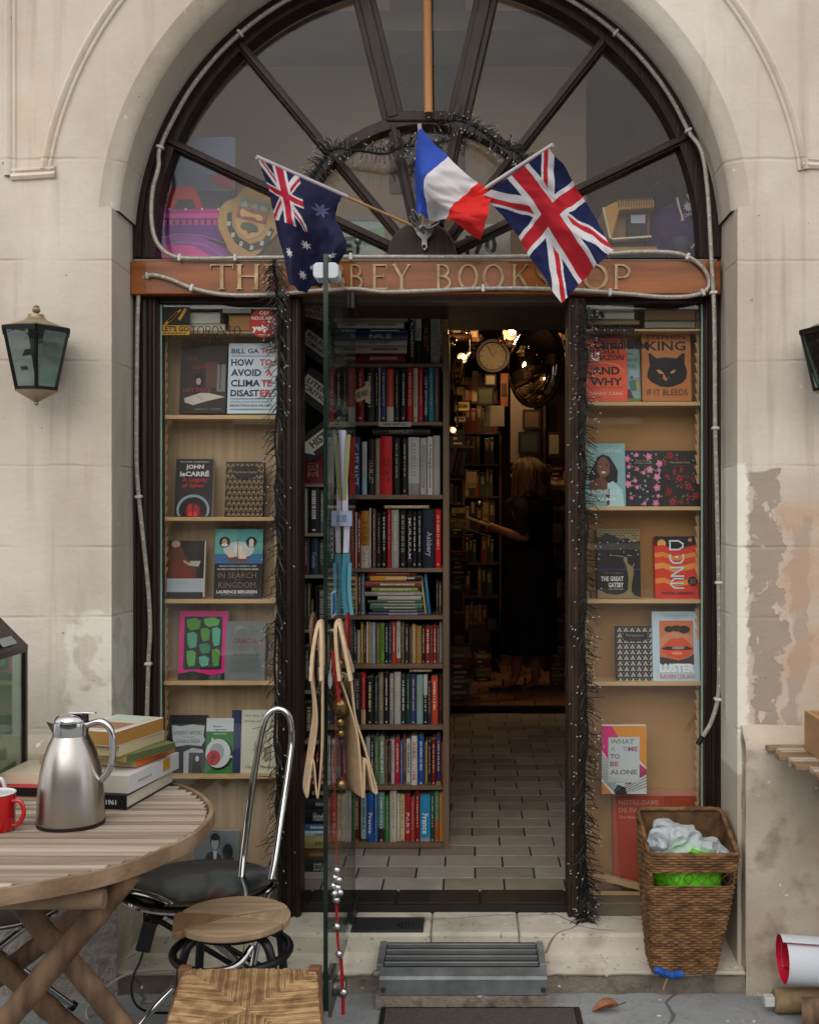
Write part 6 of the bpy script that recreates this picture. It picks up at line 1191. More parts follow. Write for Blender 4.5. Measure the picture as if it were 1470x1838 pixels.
q = MB(); pz = lambda x, y: P(x, y, Y) + V((0, -.088, 0))
for L_ in ([(1206, 367), (1210, 384), (1216, 404)], [(1224, 362), (1232, 378), (1234, 392)]): q.tube(sm([pz(*p) for p in L_], 8), .0035, M('#c9c2b6', .8), 8)
q.sph(pz(1216, 406), .006, M('#c9c2b6', .8), 8); q.build('drawstring', t)
q = MB(); lf = []
for i in range(22):
    a_ = i * 2 * math.pi / 22; lf.append((1226 + (10 if i % 2 else 5.5) * math.sin(a_), 384 - (10 if i % 2 else 5.5) * math.cos(a_)))
q.prism([P(x, y, Y) + V((0, -.0935, 0)) for x, y in lf], (0, .001, 0), INK('#b8b0c4')); A = P(1218, 404, Y) + V((0, -.0935, 0)); dr = (P(1244, 394, Y) - P(1218, 404, Y)).normalized()
q.text('CANADA', A, dr, V((-dr.z, 0, dr.x)), 0, 0, .056, .013, INK('#a9a0b8'), .03); q.build('print', t)
q = MB(); q.tube(sm([P(1247, 320, 3.78), P(1256, 360, 3.78), P(1262, 410, 3.78), P(1252, 430, 3.78), P(1240, 446, 3.78)], 16), .003, M('#9c9890', .4), 8); tag(q.build('cable', org=P(1240, 448, 3.78)), 'thin pale cable hanging behind the right edge of the fanlight', 'cable')
t = thing('soft_toy', V((P(1222, 455, 3.8).x, 3.8, zd)), 'dark blue grey plush ball shape beside the typewriter roller', 'soft toy'); q = MB(); q.sph(P(1222, 438, 3.8), .030, M('#3b3d4a', .9, bump=.003), 14, (1, 1, .95)); q.sph(P(1222, 452, 3.8), .024, M('#2f313c', .9, bump=.003), 12); q.build('body', t)
# pole up the middle
q = MB(); q.tube([P(765, -160, 3.62), P(769, 203, 3.62)], .0145, M('#a3744a', .5, var=.2, scale=12, stretch=(1, 1, .1)), 16); tag(q.build('wooden_pole', org=P(769, 203, 3.62)), 'round light wooden pole standing on the lintel in the middle of the fanlight', 'pole')
# ================================================================ FLAGS
YB_ = 3.58
def flag(label, stick, net, dep, colf, nu, nv, folds, sleeve=None):
    """net: rows (v from the tip down the stick) of pixel points along the fly; dep the same with depths"""
    a, b = stick; A = P(*a); B = P(*b); t = thing('flag', B, label, 'flag', 'small flags over the door')
    q = MB(); q.tube([A, B], .0042, M('#b98d5c', .5, var=.2), 10); q.build('stick', t)
    rows = [[P(x, y, d) for (x, y), d in zip(r, dr)] for r, dr in zip(net, dep)]
    def fn(u, v):
        p = cr([cr(r, u) for r in rows], v) if len(rows) > 2 else cr(rows[0], u) * (1 - v) + cr(rows[1], u) * v
        p = p.copy(); k = min(1, u * 3); p.y += folds(u, v) + k * (.014 * noise.noise((u * 4, v * 5, A.x * 9)) + .006 * noise.noise((u * 11 + v * 5, v * 9, A.x * 5))); p.x += .004 * k * noise.noise((u * 6, v * 7, 4)); p.z += .004 * k * noise.noise((u * 5, v * 8, 9)); return p
    q = MB(); q.grid(fn, nu, nv, colf, True); q.build('cloth', t, recalc=False)
    if sleeve:
        q = MB(); d = (B - A); q.tube([A + d * sleeve[0], A + d * sleeve[1]], .0065, M('#b9aeb4', .8), 10); q.build('sleeve', t)
    return t
F_B = M('#1a2049', .95, var=.1, scale=14, bump=.0004, bscale=900); F_R = M('#a91f2b', .95, var=.1, scale=14, bump=.0004, bscale=900); F_W = M('#c6c3c8', .95, var=.06, scale=14, bump=.0004, bscale=900); F_B2 = M('#2846a0', .8, var=.06); F_R2 = M('#c4231f', .8, var=.05); F_B3 = M('#1d1d3f', .8, var=.06); F_R3 = M('#a81c36', .8)
def jack(u, v, B=F_B, Rd=F_R, Wh=F_W):
    x, y = (u - .5) * 60, (v - .5) * 30                   # 60 x 30 construction
    if abs(x) < 3 or abs(y) < 3: return Rd
    if abs(x) < 5 or abs(y) < 5: return Wh
    L = math.hypot(60, 30)
    d1 = (x * 30 - y * 60) / L; d2 = (x * 30 + y * 60) / L
    for d, s_ in ((d1, 1 if x > 0 else -1), (d2, -1 if x > 0 else 1)):
        if 0 < d * s_ * (1 if True else 1) < 2: return Rd
    if abs(d1) < 3 or abs(d2) < 3: return Wh
    return B
flag('British flag, blue with red and white crosses, the rightmost of the three flags', ((992, 260, 3.28), (772, 402, 3.57)),
     [[(984, 266), (1018, 306), (1062, 378), (1101, 449)], [(930, 306), (966, 352), (1010, 420), (1056, 492)], [(868, 350), (918, 408), (962, 478), (1007, 546)]],
     [[3.28, 3.29, 3.30, 3.28], [3.34, 3.35, 3.35, 3.33], [3.42, 3.42, 3.40, 3.38]], jack, 180, 110, lambda u, v: .02 * u * math.sin(v * 8 + u * 3) + .006 * math.sin(v * 17 + u * 5) * u, (.0, .52))
flag('French flag in blue, white and red, hanging in the middle over the door', ((753, 222, 3.46), (760, 402, 3.57)),
     [[(752, 224), (804, 281), (858, 328), (881, 342)], [(744, 305), (763, 326), (814, 364), (876, 384)], [(748, 386), (769, 390), (801, 396), (862, 432)]],
     [[3.46, 3.44, 3.44, 3.44], [3.48, 3.43, 3.42, 3.41], [3.50, 3.46, 3.47, 3.45]], lambda u, v: F_B2 if u < 1 / 3 else F_W if u < 2 / 3 else F_R2, 90, 60, lambda u, v: .022 * math.sin(u * 9 + v * 4) * (.3 + v) + .012 * math.sin(u * 5 - v * 7), (.0, .9))
def aus(u, v):
    if u < .5 and v < .5: return jack(u * 2, v * 2, F_B3, F_R3)
    for cx, cy, r_ in ((.25, .76, .10), (.75, .84, .05), (.62, .45, .05), (.75, .16, .05), (.87, .40, .05), (.80, .56, .028)):
        dx, dy = (u - cx) * 2, v - cy; rr = math.hypot(dx, dy); a_ = math.atan2(dx, -dy)
        if rr < r_ * 1.5 * (.42 + .58 * abs(math.cos(a_ * 3.5)) ** 2.2): return F_W if cx > .3 else M('#55557d', .8)
    return F_B3
flag('dark blue Australian flag with a small union cross and white stars, leftmost of three', ((461, 282, 3.22), (738, 404, 3.56)),
     [[(464, 284), (484, 352), (500, 430), (520, 512)], [(538, 318), (548, 384), (556, 450), (545, 522)], [(614, 353), (602, 392), (622, 442), (576, 514)]],
     [[3.22, 3.26, 3.29, 3.30], [3.30, 3.29, 3.34, 3.36], [3.39, 3.40, 3.36, 3.42]], aus, 180, 110, lambda u, v: .03 * u * math.sin(v * 10 + u * 3) + .008 * math.sin(v * 19 + 2 * u) * u, (.0, .56))
# metal multi-hook holder on the hub
t = thing('flag_holder', P(760, 445, 3.6), 'fan of grey metal clips on a plate holding the flag sticks at the hub', 'bracket')
M_ZN = M('#8d8d8c', .35, .9, var=.15, scale=30); Y = 3.63
q = MB(); q.prism([P(742, 408, Y), P(778, 408, Y), P(774, 422, Y), P(766, 430, Y), P(767, 444, Y), P(762, 450, Y), P(757, 444, Y), P(757, 430, Y), P(749, 422, Y)], (0, .004, 0), M_ZN); q.build('plate', t, bevel=.001)
q = MB(); q.sph(P(761, 442, Y - .002), .006, M('#161412', .5), 8, (1, .3, 1)); q.sph(P(760, 417, Y - .002), .005, M('#5d5b58', .4, .8), 8, (1, .5, 1)); q.build('screw', t)
for i in range(8):
    a_ = R(158 - i * 19.5); c = P(760, 412, Y - .01); o = V((math.cos(a_), -.35, math.sin(a_) * .8 + .1)).normalized()
    q = MB(); p0 = c + o * .012; p1 = c + o * (.045 + .012 * (i % 3)); sd = o.cross(UY).normalized()
    q.tube(sm([p0 + sd * .004, p0.lerp(p1, .6) + sd * .006, p1 + sd * .003, p1 - sd * .003, p0.lerp(p1, .6) - sd * .006, p0 - sd * .004], 18), .0022, M_ZN, 7); q.sph(p0, .006, M_ZN, 8); q.build('clip', t)
# ================================================================ ROPE LIGHTS AND GARLANDS
M_ROPE = M('#8f887d', .3, var=.15, scale=60, coat=.5, h2='#a8a298')
def rope(label, pts, clips, endcap=None):
    path = sm([P(*p) for p in pts], len(pts) * 9); t = thing('rope_light', path[-1], label, 'rope light', 'unlit rope lights on the shopfront')
    q = MB(); q.tube(path, .0072, M_ROPE, 10); L = 0
    for i in range(1, len(path)):
        L += (path[i] - path[i - 1]).length
        if L > .042: L = 0; q.sph(path[i] + V((0, -.0062, 0)), .0028, M('#d8d2c0', .3), 6)
    q.build('tube', t)
    for (x, y, Yc) in clips:
        c = min(path, key=lambda p: (p - P(x, y, Yc)).length); i = path.index(c); d = (path[min(i + 1, len(path) - 1)] - path[max(0, i - 1)]).normalized(); sd = d.cross(UY).normalized()
        q = MB(); q.obox(c, d * .005, sd * .0115, V((0, .011, 0)), M('#c9c8c4', .5)); q.build('clip', t, bevel=.003)
    if endcap: q = MB(); d = (path[-1] - path[-3]).normalized(); q.tube([path[-1] - d * .01, path[-1] + d * .022], .0092, M('#17181a', .4), 12); q.build('end_cap', t)
YR_ = 3.635; YL = 3.612
k_ = lambda L, Y: [(x, y, Y) for x, y in L]
cx_, cy_ = 767, 445
left = [(cx_ + 511 * math.cos(R(a_)), cy_ - 511 * math.sin(R(a_))) for a_ in range(86, 156, 7)]
rope('grey rope light curling from the arch round the name board and down the left', k_(left, YR_) + k_([(289, 262)], YR_) + k_([(285, 300), (274, 345), (273, 400), (284, 438), (312, 460), (360, 464), (430, 463), (520, 462), (620, 461), (740, 461), (880, 461), (1000, 459), (1080, 456), (1150, 452), (1215, 455), (1252, 472), (1271, 498), (1268, 520), (1240, 531), (1190, 533), (1130, 528), (1040, 521), (950, 518), (860, 518), (760, 522), (690, 524), (640, 519), (580, 521), (510, 527), (450, 530), (395, 528), (345, 517), (305, 501), (272, 494)], YL)
     + k_([(253, 508), (248, 560), (246, 700), (246, 830), (250, 893), (259, 980), (267, 1060), (270, 1130), (267, 1190), (264, 1292)], 3.64),
     [(430, 62, YR_), (289, 263, YR_), (325, 462, YL), (425, 463, YL), (262, 497, YL), (347, 518, YL), (866, 518, YL), (1090, 523, YL), (1233, 462, YL), (1260, 522, YL), (249, 893, 3.64), (266, 1190, 3.64), (626, 461, YL)])
right = [(cx_ + 513 * math.cos(R(a_)), cy_ - 513 * math.sin(R(a_))) for a_ in range(80, 18, -7)]
rope('grey rope light running straight down the right of the arch to a black end', k_(right, YR_) + k_([(1258, 270), (1268, 330), (1273, 400), (1276, 460), (1280, 530), (1282, 620), (1283, 760), (1286, 900), (1289, 1050), (1290, 1180), (1288, 1250), (1276, 1295), (1258, 1326)], 3.60),
     [(1110, 58, YR_), (1246, 228, YR_), (1281, 526, 3.6), (1284, 774, 3.6), (1288, 1042, 3.6), (1290, 1255, 3.6)], True)
M_TW = M('#1c1f1c', .35, var=.3, scale=40); M_TIP = M('#b9bdb8', .2)
def garland(label, path, n_, ln, seed, flatn=V((0, -1, 0)), down=.4, base=None, tips=True):
    r = random.Random(seed); path = sm(path, 80); t = thing('light_garland', base or path[-1], label, 'garland', 'dark twig light garlands on the shopfront')
    q = MB(); q.tube([p + V((r.gauss(0, .0025), r.gauss(0, .0025), 0)) for p in path], .0042, M_TW, 7); q.tube([p + V((.006 * math.sin(i * .9), -.005 * math.cos(i * .9), 0)) for i, p in enumerate(path)], .0028, M('#7a6f58', .5) if not tips else M_TW, 6); q.build('wire', t)
    q = MB(); b = MB(); 
    for i in range(n_):
        x = (i + r.random()) / n_ * 80; k = min(int(x), 79); p = path[k].lerp(path[k + 1], x - k); d = (path[k + 1] - path[k]).normalized(); sd = d.cross(UY).normalized()
        a_ = r.choice([-1, 1]) * r.uniform(.35, 1.25); o = (sd * math.sin(a_) + UY * -abs(math.cos(a_)) * r.uniform(.2, .8) + V((0, 0, -1)) * r.uniform(-.1, 1) * down + d * r.uniform(-.2, .5)).normalized()
        L = ln * r.uniform(.5, 1.15); p1 = p + o * L * .55; p2 = p1 + (o + V((0, 0, -.7 * down)) + V((r.gauss(0, .3), r.gauss(0, .2), r.gauss(0, .3)))).normalized() * L * .45
        q.tube([p, p1, p2], [.0017, .0014, .0011], M_TW, 4); e = (p2 - p1).normalized()
        if r.random() < .27: b.tube([p2, p2 + e * .006], [.0015, .0009], M_TIP, 5)
    q.build('twigs', t); o = b.build('light_bulbs', t); o['kind'] = 'stuff'
garland('dark twig light garland hanging down the post right of the left window', [P(492, 466, 3.57), P(497, 520, 3.60), P(502, 640, 3.62), P(496, 800, 3.62), P(499, 1000, 3.62), P(494, 1250, 3.62), P(498, 1450, 3.62), P(492, 1600, 3.62)], 420, .062, 1, down=.9)
garland('thick dark twig light garland hanging down the post left of the right window', [P(1048, 545, 3.62), P(1052, 660, 3.62), P(1048, 800, 3.62), P(1052, 960, 3.62), P(1048, 1150, 3.61), P(1052, 1300, 3.61), P(1046, 1450, 3.61), P(1052, 1580, 3.61), P(1050, 1655, 3.6)], 720, .055, 2, down=.35)
garland('dark twig light garland draped along the left of the inner fanlight arch', [P(560, 322, 3.62), P(580, 290, 3.62), P(600, 268, 3.61), P(640, 270, 3.6), P(690, 276, 3.6), P(720, 264, 3.6), P(742, 262, 3.61)], 170, .045, 3, down=.5)
garland('dark twig light garland draped along the right of the inner fanlight arch', [P(775, 226, 3.62), P(820, 216, 3.61), P(860, 232, 3.6), P(895, 258, 3.6), P(930, 275, 3.6), P(944, 296, 3.61)], 170, .045, 4, down=.5)
# ================================================================ OPEN GLASS DOOR
XD = -.383; Y0D, Y1D = 3.0, 3.735
door = thing('glass_door', (XD, Y1D, -.045), 'frameless glass door standing open towards the street, seen almost edge on', 'door')
M_DG = GLASS('#dfeae6', name='door_glass', dirt=.04); M_EDGE = M('#12261f', .15, var=.3)
q = MB(); x0, x1 = XD - .006, XD + .006; z0, z1 = -.045, 1.995
vs = [V((x, y, z)) for x in (x0, x1) for y in (Y0D, Y1D) for z in (z0, z1)]
q.add(vs, [(0, 1, 3, 2), (4, 6, 7, 5)], M_DG); q.add(vs, [(0, 4, 5, 1), (2, 3, 7, 6), (0, 2, 6, 4), (1, 5, 7, 3)], M_EDGE); q.build('pane', door)
M_STEEL = M('#7d7c7a', .35, .85, var=.1); M_WHT = M('#c3c9cf', .4, var=.05)
q = MB(); zc = PZ(484, 3.0)
for s_ in (-1, 1): q.prism([V((XD + s_ * .0065, 3.0, zc + .02)), V((XD + s_ * .026, 3.0, zc + .02)), V((XD + s_ * .034, 3.0, zc + .012)), V((XD + s_ * .034, 3.0, zc - .016)), V((XD + s_ * .026, 3.0, zc - .023)), V((XD + s_ * .0065, 3.0, zc - .023))], (0, .07, 0), M_WHT)
q.build('lock_block', door, bevel=.003)
q = MB(); zc = PZ(1788, 3.02)
for s_ in (-1, 1):
    q.box((XD + s_ * .0065, 3.0, zc - .05), (XD + s_ * .016, 3.12, zc + .05), M_STEEL); q.lathe(V((XD + s_ * .016, 3.05, zc + .01)), [(.022, 0), (.022, .015), (.028, .026), (.028, .034), (.0, .034)], M_STEEL, 20, (UY, UZ, V((s_, 0, 0))))
q.build('floor_lock', door, bevel=.002)
q = MB()
for z_ in (-.040, 1.955):
    for s_ in (-1, 1): q.box((XD + s_ * .0065, 3.58, z_), (XD + s_ * .018, 3.733, z_ + .052), M('#3b3a38', .4, .7))
q.build('pivot_fitting', door, bevel=.002)
for s_, xp, yy, col in ((-1, 562, 3.05, '#7d5b4a'), (1, 624, 3.05, '#8a2026')):
    xx = PX(xp, yy); q = MB(); zc = PZ(1134, 3.05)
    q.lathe(V((xx, 3.06, zc)), [(.0, -.004), (.05, -.004), (.054, 0), (.05, .004), (.0, .004)], M(col, .3, .2), 32, (UY, UZ, UX)); q.tube([V((XD + s_ * .0065, 3.06, zc)), V((xx, 3.06, zc))], .010, M_STEEL, 12); q.build('pull_handle', door)
q = MB(); q.box((XD + .0062, 3.08, PZ(1108, 3.1)), (XD + .0068, 3.18, PZ(1062, 3.1)), INK('#c9d2d6')); q.box((XD + .0069, 3.09, PZ(1104, 3.1)), (XD + .0073, 3.17, PZ(1066, 3.1)), INK('#2f6aa0')); tag(q.build('sticker', org=(XD, 3.13, PZ(1108, 3.1))), 'small blue sticker with a white border on the glass door above the pull handle', 'sticker')
# felt bags over the pull handles, seen by their gusseted ends
M_FELT = M('#b39a7d', .95, var=.10, scale=40, bump=.0012, bscale=300, h2='#c2a98c'); M_FELT2 = M('#8a7357', .95, var=.1, scale=40, bump=.0012, bscale=300)
def felt_bag(label, prof, Y0, Y1, straps, Yp, dx):
    pts = [P(x, y, Yp) for x, y in prof]; t = thing('felt_bag', min(pts, key=lambda p: p.z), label, 'bag', 'felt bags on the door')
    q = MB(); path = sm(pts, 60); vs = []; 
    def fn(u, v): p = cr(pts, u).copy(); p.y = Y0 + (Y1 - Y0) * v + .004 * math.sin(u * 9); p.x += dx * v + .004 * math.sin(v * 5 + u * 6); return p
    q.grid(fn, 70, 10, M_FELT, True); q.build('body', t, recalc=False, solid=.0042)
    for L in straps:
        for yo in (0.02, ):
            q = MB(); q.strip(sm([P(x, y, Yp) + V((0, dy, 0)) for x, y, dy in L], 24), UY, .03, .009, M_FELT); q.build('strap', t, bevel=.002)
felt_bag('left folded tan felt bag, hanging on the street side of the open glass door', [(564, 1214), (570, 1288), (562, 1352), (552, 1416), (555, 1421), (566, 1359), (574, 1421), (577, 1418), (582, 1340), (582, 1214)], 2.90, 3.10,
         [[(564, 1216, -.05), (565, 1170, -.03), (571, 1124, 0), (576, 1116, .01), (576, 1140, .03), (574, 1216, .1)], [(582, 1216, -.05), (581, 1170, -.03), (577, 1124, 0), (573, 1117, .01), (570, 1140, .03), (570, 1216, .1)]], 2.93, -.032)
felt_bag('right folded tan felt bag, hanging askew on the inner side of the open glass door', [(613, 1214), (625, 1254), (642, 1318), (650, 1414), (654, 1421), (659, 1358), (675, 1414), (680, 1411), (661, 1342), (642, 1282), (634, 1214)], 2.95, 3.10,
         [[(614, 1216, -.05), (606, 1160, -.02), (604, 1122, .0), (609, 1115, .01), (613, 1140, .03), (626, 1216, .1)], [(634, 1216, -.05), (622, 1160, -.03), (611, 1122, .0), (608, 1117, .01), (612, 1150, .03), (620, 1216, .1)]], 2.98, -.055)
# bells and ribbons
M_BELL = M('#8d7a50', .25, .9, var=.2); M_SIL = M('#c4c6c8', .15, 1, var=.05); M_RED = M('#991620', .6, var=.1)
def bell(q, c, r, mat):
    q.sph(c, r, mat, 12); q.lathe(c, [(r * .98, -r * .08), (r * 1.08, -r * .05), (r * 1.08, r * .05), (r * .98, r * .08)], mat, 18); q.box((c.x - r * .1, c.y - r * 1.0, c.z - r * .75), (c.x + r * .1, c.y - r * .6, c.z - r * .2), M('#1a1610', .6)); q.tube([c + V((0, 0, r)), c + V((0, 0, r * 1.25))], r * .2, mat, 8)
t = thing('bell_string', P(612, 1420, 2.99), 'string of antique brass bells hanging on the inner side of the glass door', 'bells')
q = MB(); q.tube(sm([P(612, 1115, 3.02), P(609, 1210, 3.0), P(611, 1320, 2.99), P(613, 1400, 2.99)], 20), .0016, M('#2b201a', .8), 6); q.build('cord', t)
for x, y, r in ((609, 1190, 7), (611, 1216, 8), (610, 1240, 8), (612, 1266, 19), (611, 1296, 10), (612, 1316, 8), (613, 1408, 11)): q = MB(); bell(q, P(x, y, 2.985), r * 2.985 / F, M_BELL); q.build('bell', t)
t = thing('sleigh_bell_ribbon', P(616, 1800, 2.96), 'long red ribbon with a cluster of silver sleigh bells beside the door edge', 'bells'); Yb = 2.965
q = MB(); q.tube(sm([P(600, 1160, 3.0), P(603, 1300, Yb), P(601, 1420, Yb), P(605, 1560, Yb)], 16), .0012, M_RED, 6); q.strip(sm([P(597, 1168, 2.97), P(600, 1195, 2.96), P(605, 1225, 2.955), P(609, 1262, 2.95)], 10), UX, [.005, .007, .009, .010, .010, .010, .009, .008, .008, .007, .006], .001, M_RED)
q.strip(sm([P(604, 1615, Yb), P(606, 1680, Yb), P(610, 1720, Yb)], 8), UX, .007, .001, M_RED); q.strip(sm([P(612, 1720, Yb - .003), P(615, 1770, Yb), P(616, 1822, Yb)], 8), UX, .0095, .001, M_RED); q.build('ribbon', t)
rb = random.Random(3)
for x, y, r in ((605, 1562, 7), (602, 1575, 6.5), (609, 1579, 6.5), (599, 1590, 6.5), (607, 1593, 7), (601, 1604, 6.5), (611, 1602, 6.5), (604, 1615, 7), (605, 1663, 7), (609, 1712, 6.5), (617, 1781, 7)): q = MB(); bell(q, P(x, y, Yb - .012 + rb.uniform(-.008, .004)), r * Yb / F, M_SIL); q.build('bell', t)
t = thing('silver_charm', P(593, 1235, 2.95), 'small silver leaf shaped charm hanging by the felt bags', 'charm'); q = MB(); q.tube([P(595, 1180, 2.97), P(593, 1207, 2.95)], .0008, M_SIL, 5); q.prism([P(593, 1205, 2.95), P(597, 1218, 2.95), P(596, 1230, 2.95), P(592, 1238, 2.95), P(589, 1228, 2.95), P(589, 1215, 2.95)], (0, .002, 0), M_SIL); q.build('leaf', t, bevel=.0008)
t = thing('paper_streamer', P(630, 1105, 3.32), 'string of narrow pale lavender and blue paper strips hanging inside the glass door', 'paper strips'); Ys = 3.34; kx = -6
for L, w_, col in (([(622, 772), (625, 850), (626, 920)], .018, '#b3b0c4'), ([(632, 780), (628, 850), (622, 918)], .012, '#8d8a5a'), ([(629, 944), (627, 992)], .018, '#c0bfd0'), ([(628, 994), (626, 1050), (630, 1104)], .024, '#3f7f96'), ([(634, 1010), (633, 1060), (638, 1104)], .012, '#5d9aa8')):
    q = MB(); p = [P(x + kx, y, Ys + rb.uniform(-.006, .006)) for x, y in L]; q.strip(sm(p, 8) if len(p) > 2 else p, (UX * .85 + UY * .5).normalized(), w_, .0008, M(col, .7, var=.1)); q.build('strip', t)
q = MB(); q.box(P(609, 944, Ys - .012), P(632, 917, Ys - .009), M('#9aa0bc', .6)); q.box(P(614, 937, Ys - .0126), P(622, 924, Ys - .0121), INK('#6f7695')); q.build('tag', t)
# ================================================================ WALL LANTERNS
M_LB = M('#1a1a18', .4, .6, var=.3); M_LBR = M('#a89c88', .4, .75, var=.3, scale=12, h2='#8f7e60'); M_LG = GLASS('#cfdcd4', 7.5, 'lantern_glass', dirt=.05)
def wall_lantern(cx, cy, z0, label):
    """square tapered lantern standing on one corner; z0 = bottom of the panes"""
    t = thing('wall_lantern', (cx, cy, z0 - .06), label, 'lantern', 'wall lanterns beside the shopfront')
    rt, rb_, h = .101, .063, .172; AN = [-69 + 60 * i for i in range(6)]; cor = lambda r, z: [V((cx + r * math.cos(R(a)), cy + r * math.sin(R(a)), z)) for a in AN]
    T, B = cor(rt, z0 + h), cor(rb_, z0)
    for i in range(6):
        j = (i + 1) % 6
        q = MB(); q.beam(B[i], T[i], .008, .008, M_LB); q.build('corner_bar', t)
        q = MB(); n_ = ((B[j] - B[i]).cross(T[i] - B[i])).normalized() * .001; g = .004
        q.prism([B[i] + V((0, 0, g)), B[j] + V((0, 0, g)), T[j] - V((0, 0, g)), T[i] - V((0, 0, g))], n_, M_LG); q.build('pane', t)
    for L, w_, nm in ((T, .013, 'top_ring'), (B, .009, 'bottom_ring')):
        q = MB()
        for i in range(6): q.beam(L[i], L[(i + 1) % 6], w_, w_, M_LB, UZ)
        q.build(nm, t)
    c = V((cx, cy, 0)); q = MB(); sq = cor
    A1, A2 = sq(rt + .006, z0 + h + .007), sq(.070, z0 + h + .016)
    q.add(A1 + A2, [(i, (i + 1) % 6, (i + 1) % 6 + 6, i + 6) for i in range(6)] + [(5, 4, 3, 2, 1, 0)], M_LB)
    q.lathe(V((cx, cy, z0 + h)), [(.078, .012), (.070, .018), (.050, .026), (.032, .034), (.024, .043), (.022, .050), (.015, .052), (.0, .052)], M_LBR, 28); q.build('roof', t)
    q = MB(); q.lathe(V((cx, cy, z0 + h + .051)), [(.008, 0), (.006, .004), (.011, .008), (.012, .014), (.008, .020), (.009, .023), (.003, .028), (.0, .029)], M_LBR, 16); q.build('finial', t)
    q = MB(); D = sq(rb_ + .003, z0 - .005); tip = V((cx, cy, z0 - .042)); q.add(D + [tip], [(i, (i + 1) % 6, 6) for i in range(6)] + [(5, 4, 3, 2, 1, 0)], M_LBR); q.sph(tip, .007, M_LBR, 8); q.build('base_cone', t)
    q = MB(); q.tube([V((cx, cy, z0)), V((cx, cy, z0 + .06))], .011, M('#cfc8b8', .5), 10); q.sph(V((cx, cy, z0 + .085)), .024, GLASS('#cfd6d2', 2, 'bulb_glass'), 10); q.build('unlit_bulb', t)
    q = MB(); q.box((cx - .02, cy + .1, z0 + h * .2), (cx + .02, YW - .002, z0 + h * .9), M_LB); q.build('bracket', t)
    return t
ln = wall_lantern(PX(66, 3.32), 3.32, PZ(694, 3.25), 'brass and black lantern on the wall left of the arch, whole in view')
l2 = copy_tree(ln); l2.location.x = PX(1500, 3.32); l2.location.z = ln.location.z - .0; l2['label'] = 'lantern on the wall right of the arch, cut off by the photo edge'
# ================================================================ TABLE
TZ = .55; tx, ty, tr_ = -1.155, 2.683, .525
M_SLAT = M('#8a7b6c', .75, var=.3, scale=5, stretch=(.25, 9, 1), bump=.002, bscale=25, h2='#b3a595'); M_SLAT2 = M('#756658', .75, var=.3, scale=7, stretch=(.25, 9, 1), bump=.002, bscale=25, h2='#a09282')
M_SLAT3 = M('#9a8c7d', .75, var=.3, scale=4, stretch=(.25, 9, 1), bump=.002, bscale=25, h2='#c0b3a4'); M_BAM = M('#554133', .6, var=.3, scale=9, stretch=(3, 3, .5), bump=.002, bscale=30, h2='#80664f'); M_RIM = M('#7a624c', .7, var=.3, scale=10, bump=.003, h2='#978069')
table = thing('garden_table', (tx, ty, ZS), 'round weathered wooden slat table with crossed legs at the lower left', 'table')
q = MB(); y = -tr_ + .006; k = 0; rt = random.Random(12)
while y < tr_ - .012:
    w_ = .0305; ym = max(abs(y), abs(y + w_ - .0035)); hx2 = math.sqrt(max(.0004, (tr_ - .009) ** 2 - ym ** 2)); zt = TZ + rt.uniform(-.0012, .0012); tlt = rt.uniform(-.0012, .0012)
    x0, x1 = tx - hx2, tx + hx2; a, b = ty + y, ty + y + w_ - rt.uniform(.0042, .0062)
    q.add([(x, yy, z) for x in (x0, x1) for yy, z in ((a, zt - .02), (b, zt - .02), (b, zt + tlt), (a, zt - tlt))], [(0, 1, 2, 3), (7, 6, 5, 4), (0, 4, 5, 1), (1, 5, 6, 2), (2, 6, 7, 3), (3, 7, 4, 0)], rt.choice([M_SLAT, M_SLAT2, M_SLAT3])); y += w_
q.build('tabletop', table, bevel=.002)
q = MB(); L = 120; vs = []
for r_, z in ((tr_ - .008, TZ + .002), (tr_ + .003, TZ + .002), (tr_ + .005, TZ - .015), (tr_ + .003, TZ - .032), (tr_ - .008, TZ - .032)):
    for i in range(L): a = 2 * math.pi * i / L; rr = r_ + .0015 * math.sin(a * 7) ; vs.append(V((tx + rr * math.cos(a), ty + rr * math.sin(a), z + .001 * math.sin(a * 11))))
q.add(vs, [(k * L + i, k * L + (i + 1) % L, ((k + 1) % 5) * L + (i + 1) % L, ((k + 1) % 5) * L + i) for k in range(5) for i in range(L)], M_RIM, True); q.build('rim', table)
q = MB(); q.box((tx - .02, ty - tr_ + .02, TZ - .05), (tx + .02, ty + tr_ - .02, TZ - .0225), M_BAM); q.build('cross_rail', table)
def pole(a, b, r, mat=M_BAM, nodes_=(), n=14):
    q = MB(); L = 30; pts = [a.lerp(b, i / L) for i in range(L + 1)]; rs = [r * (1 + .12 * max([math.exp(-((i / L - k) / .02) ** 2) for k in nodes_] or [0])) for i in range(L + 1)]; q.tube(pts, rs, mat, n); return q
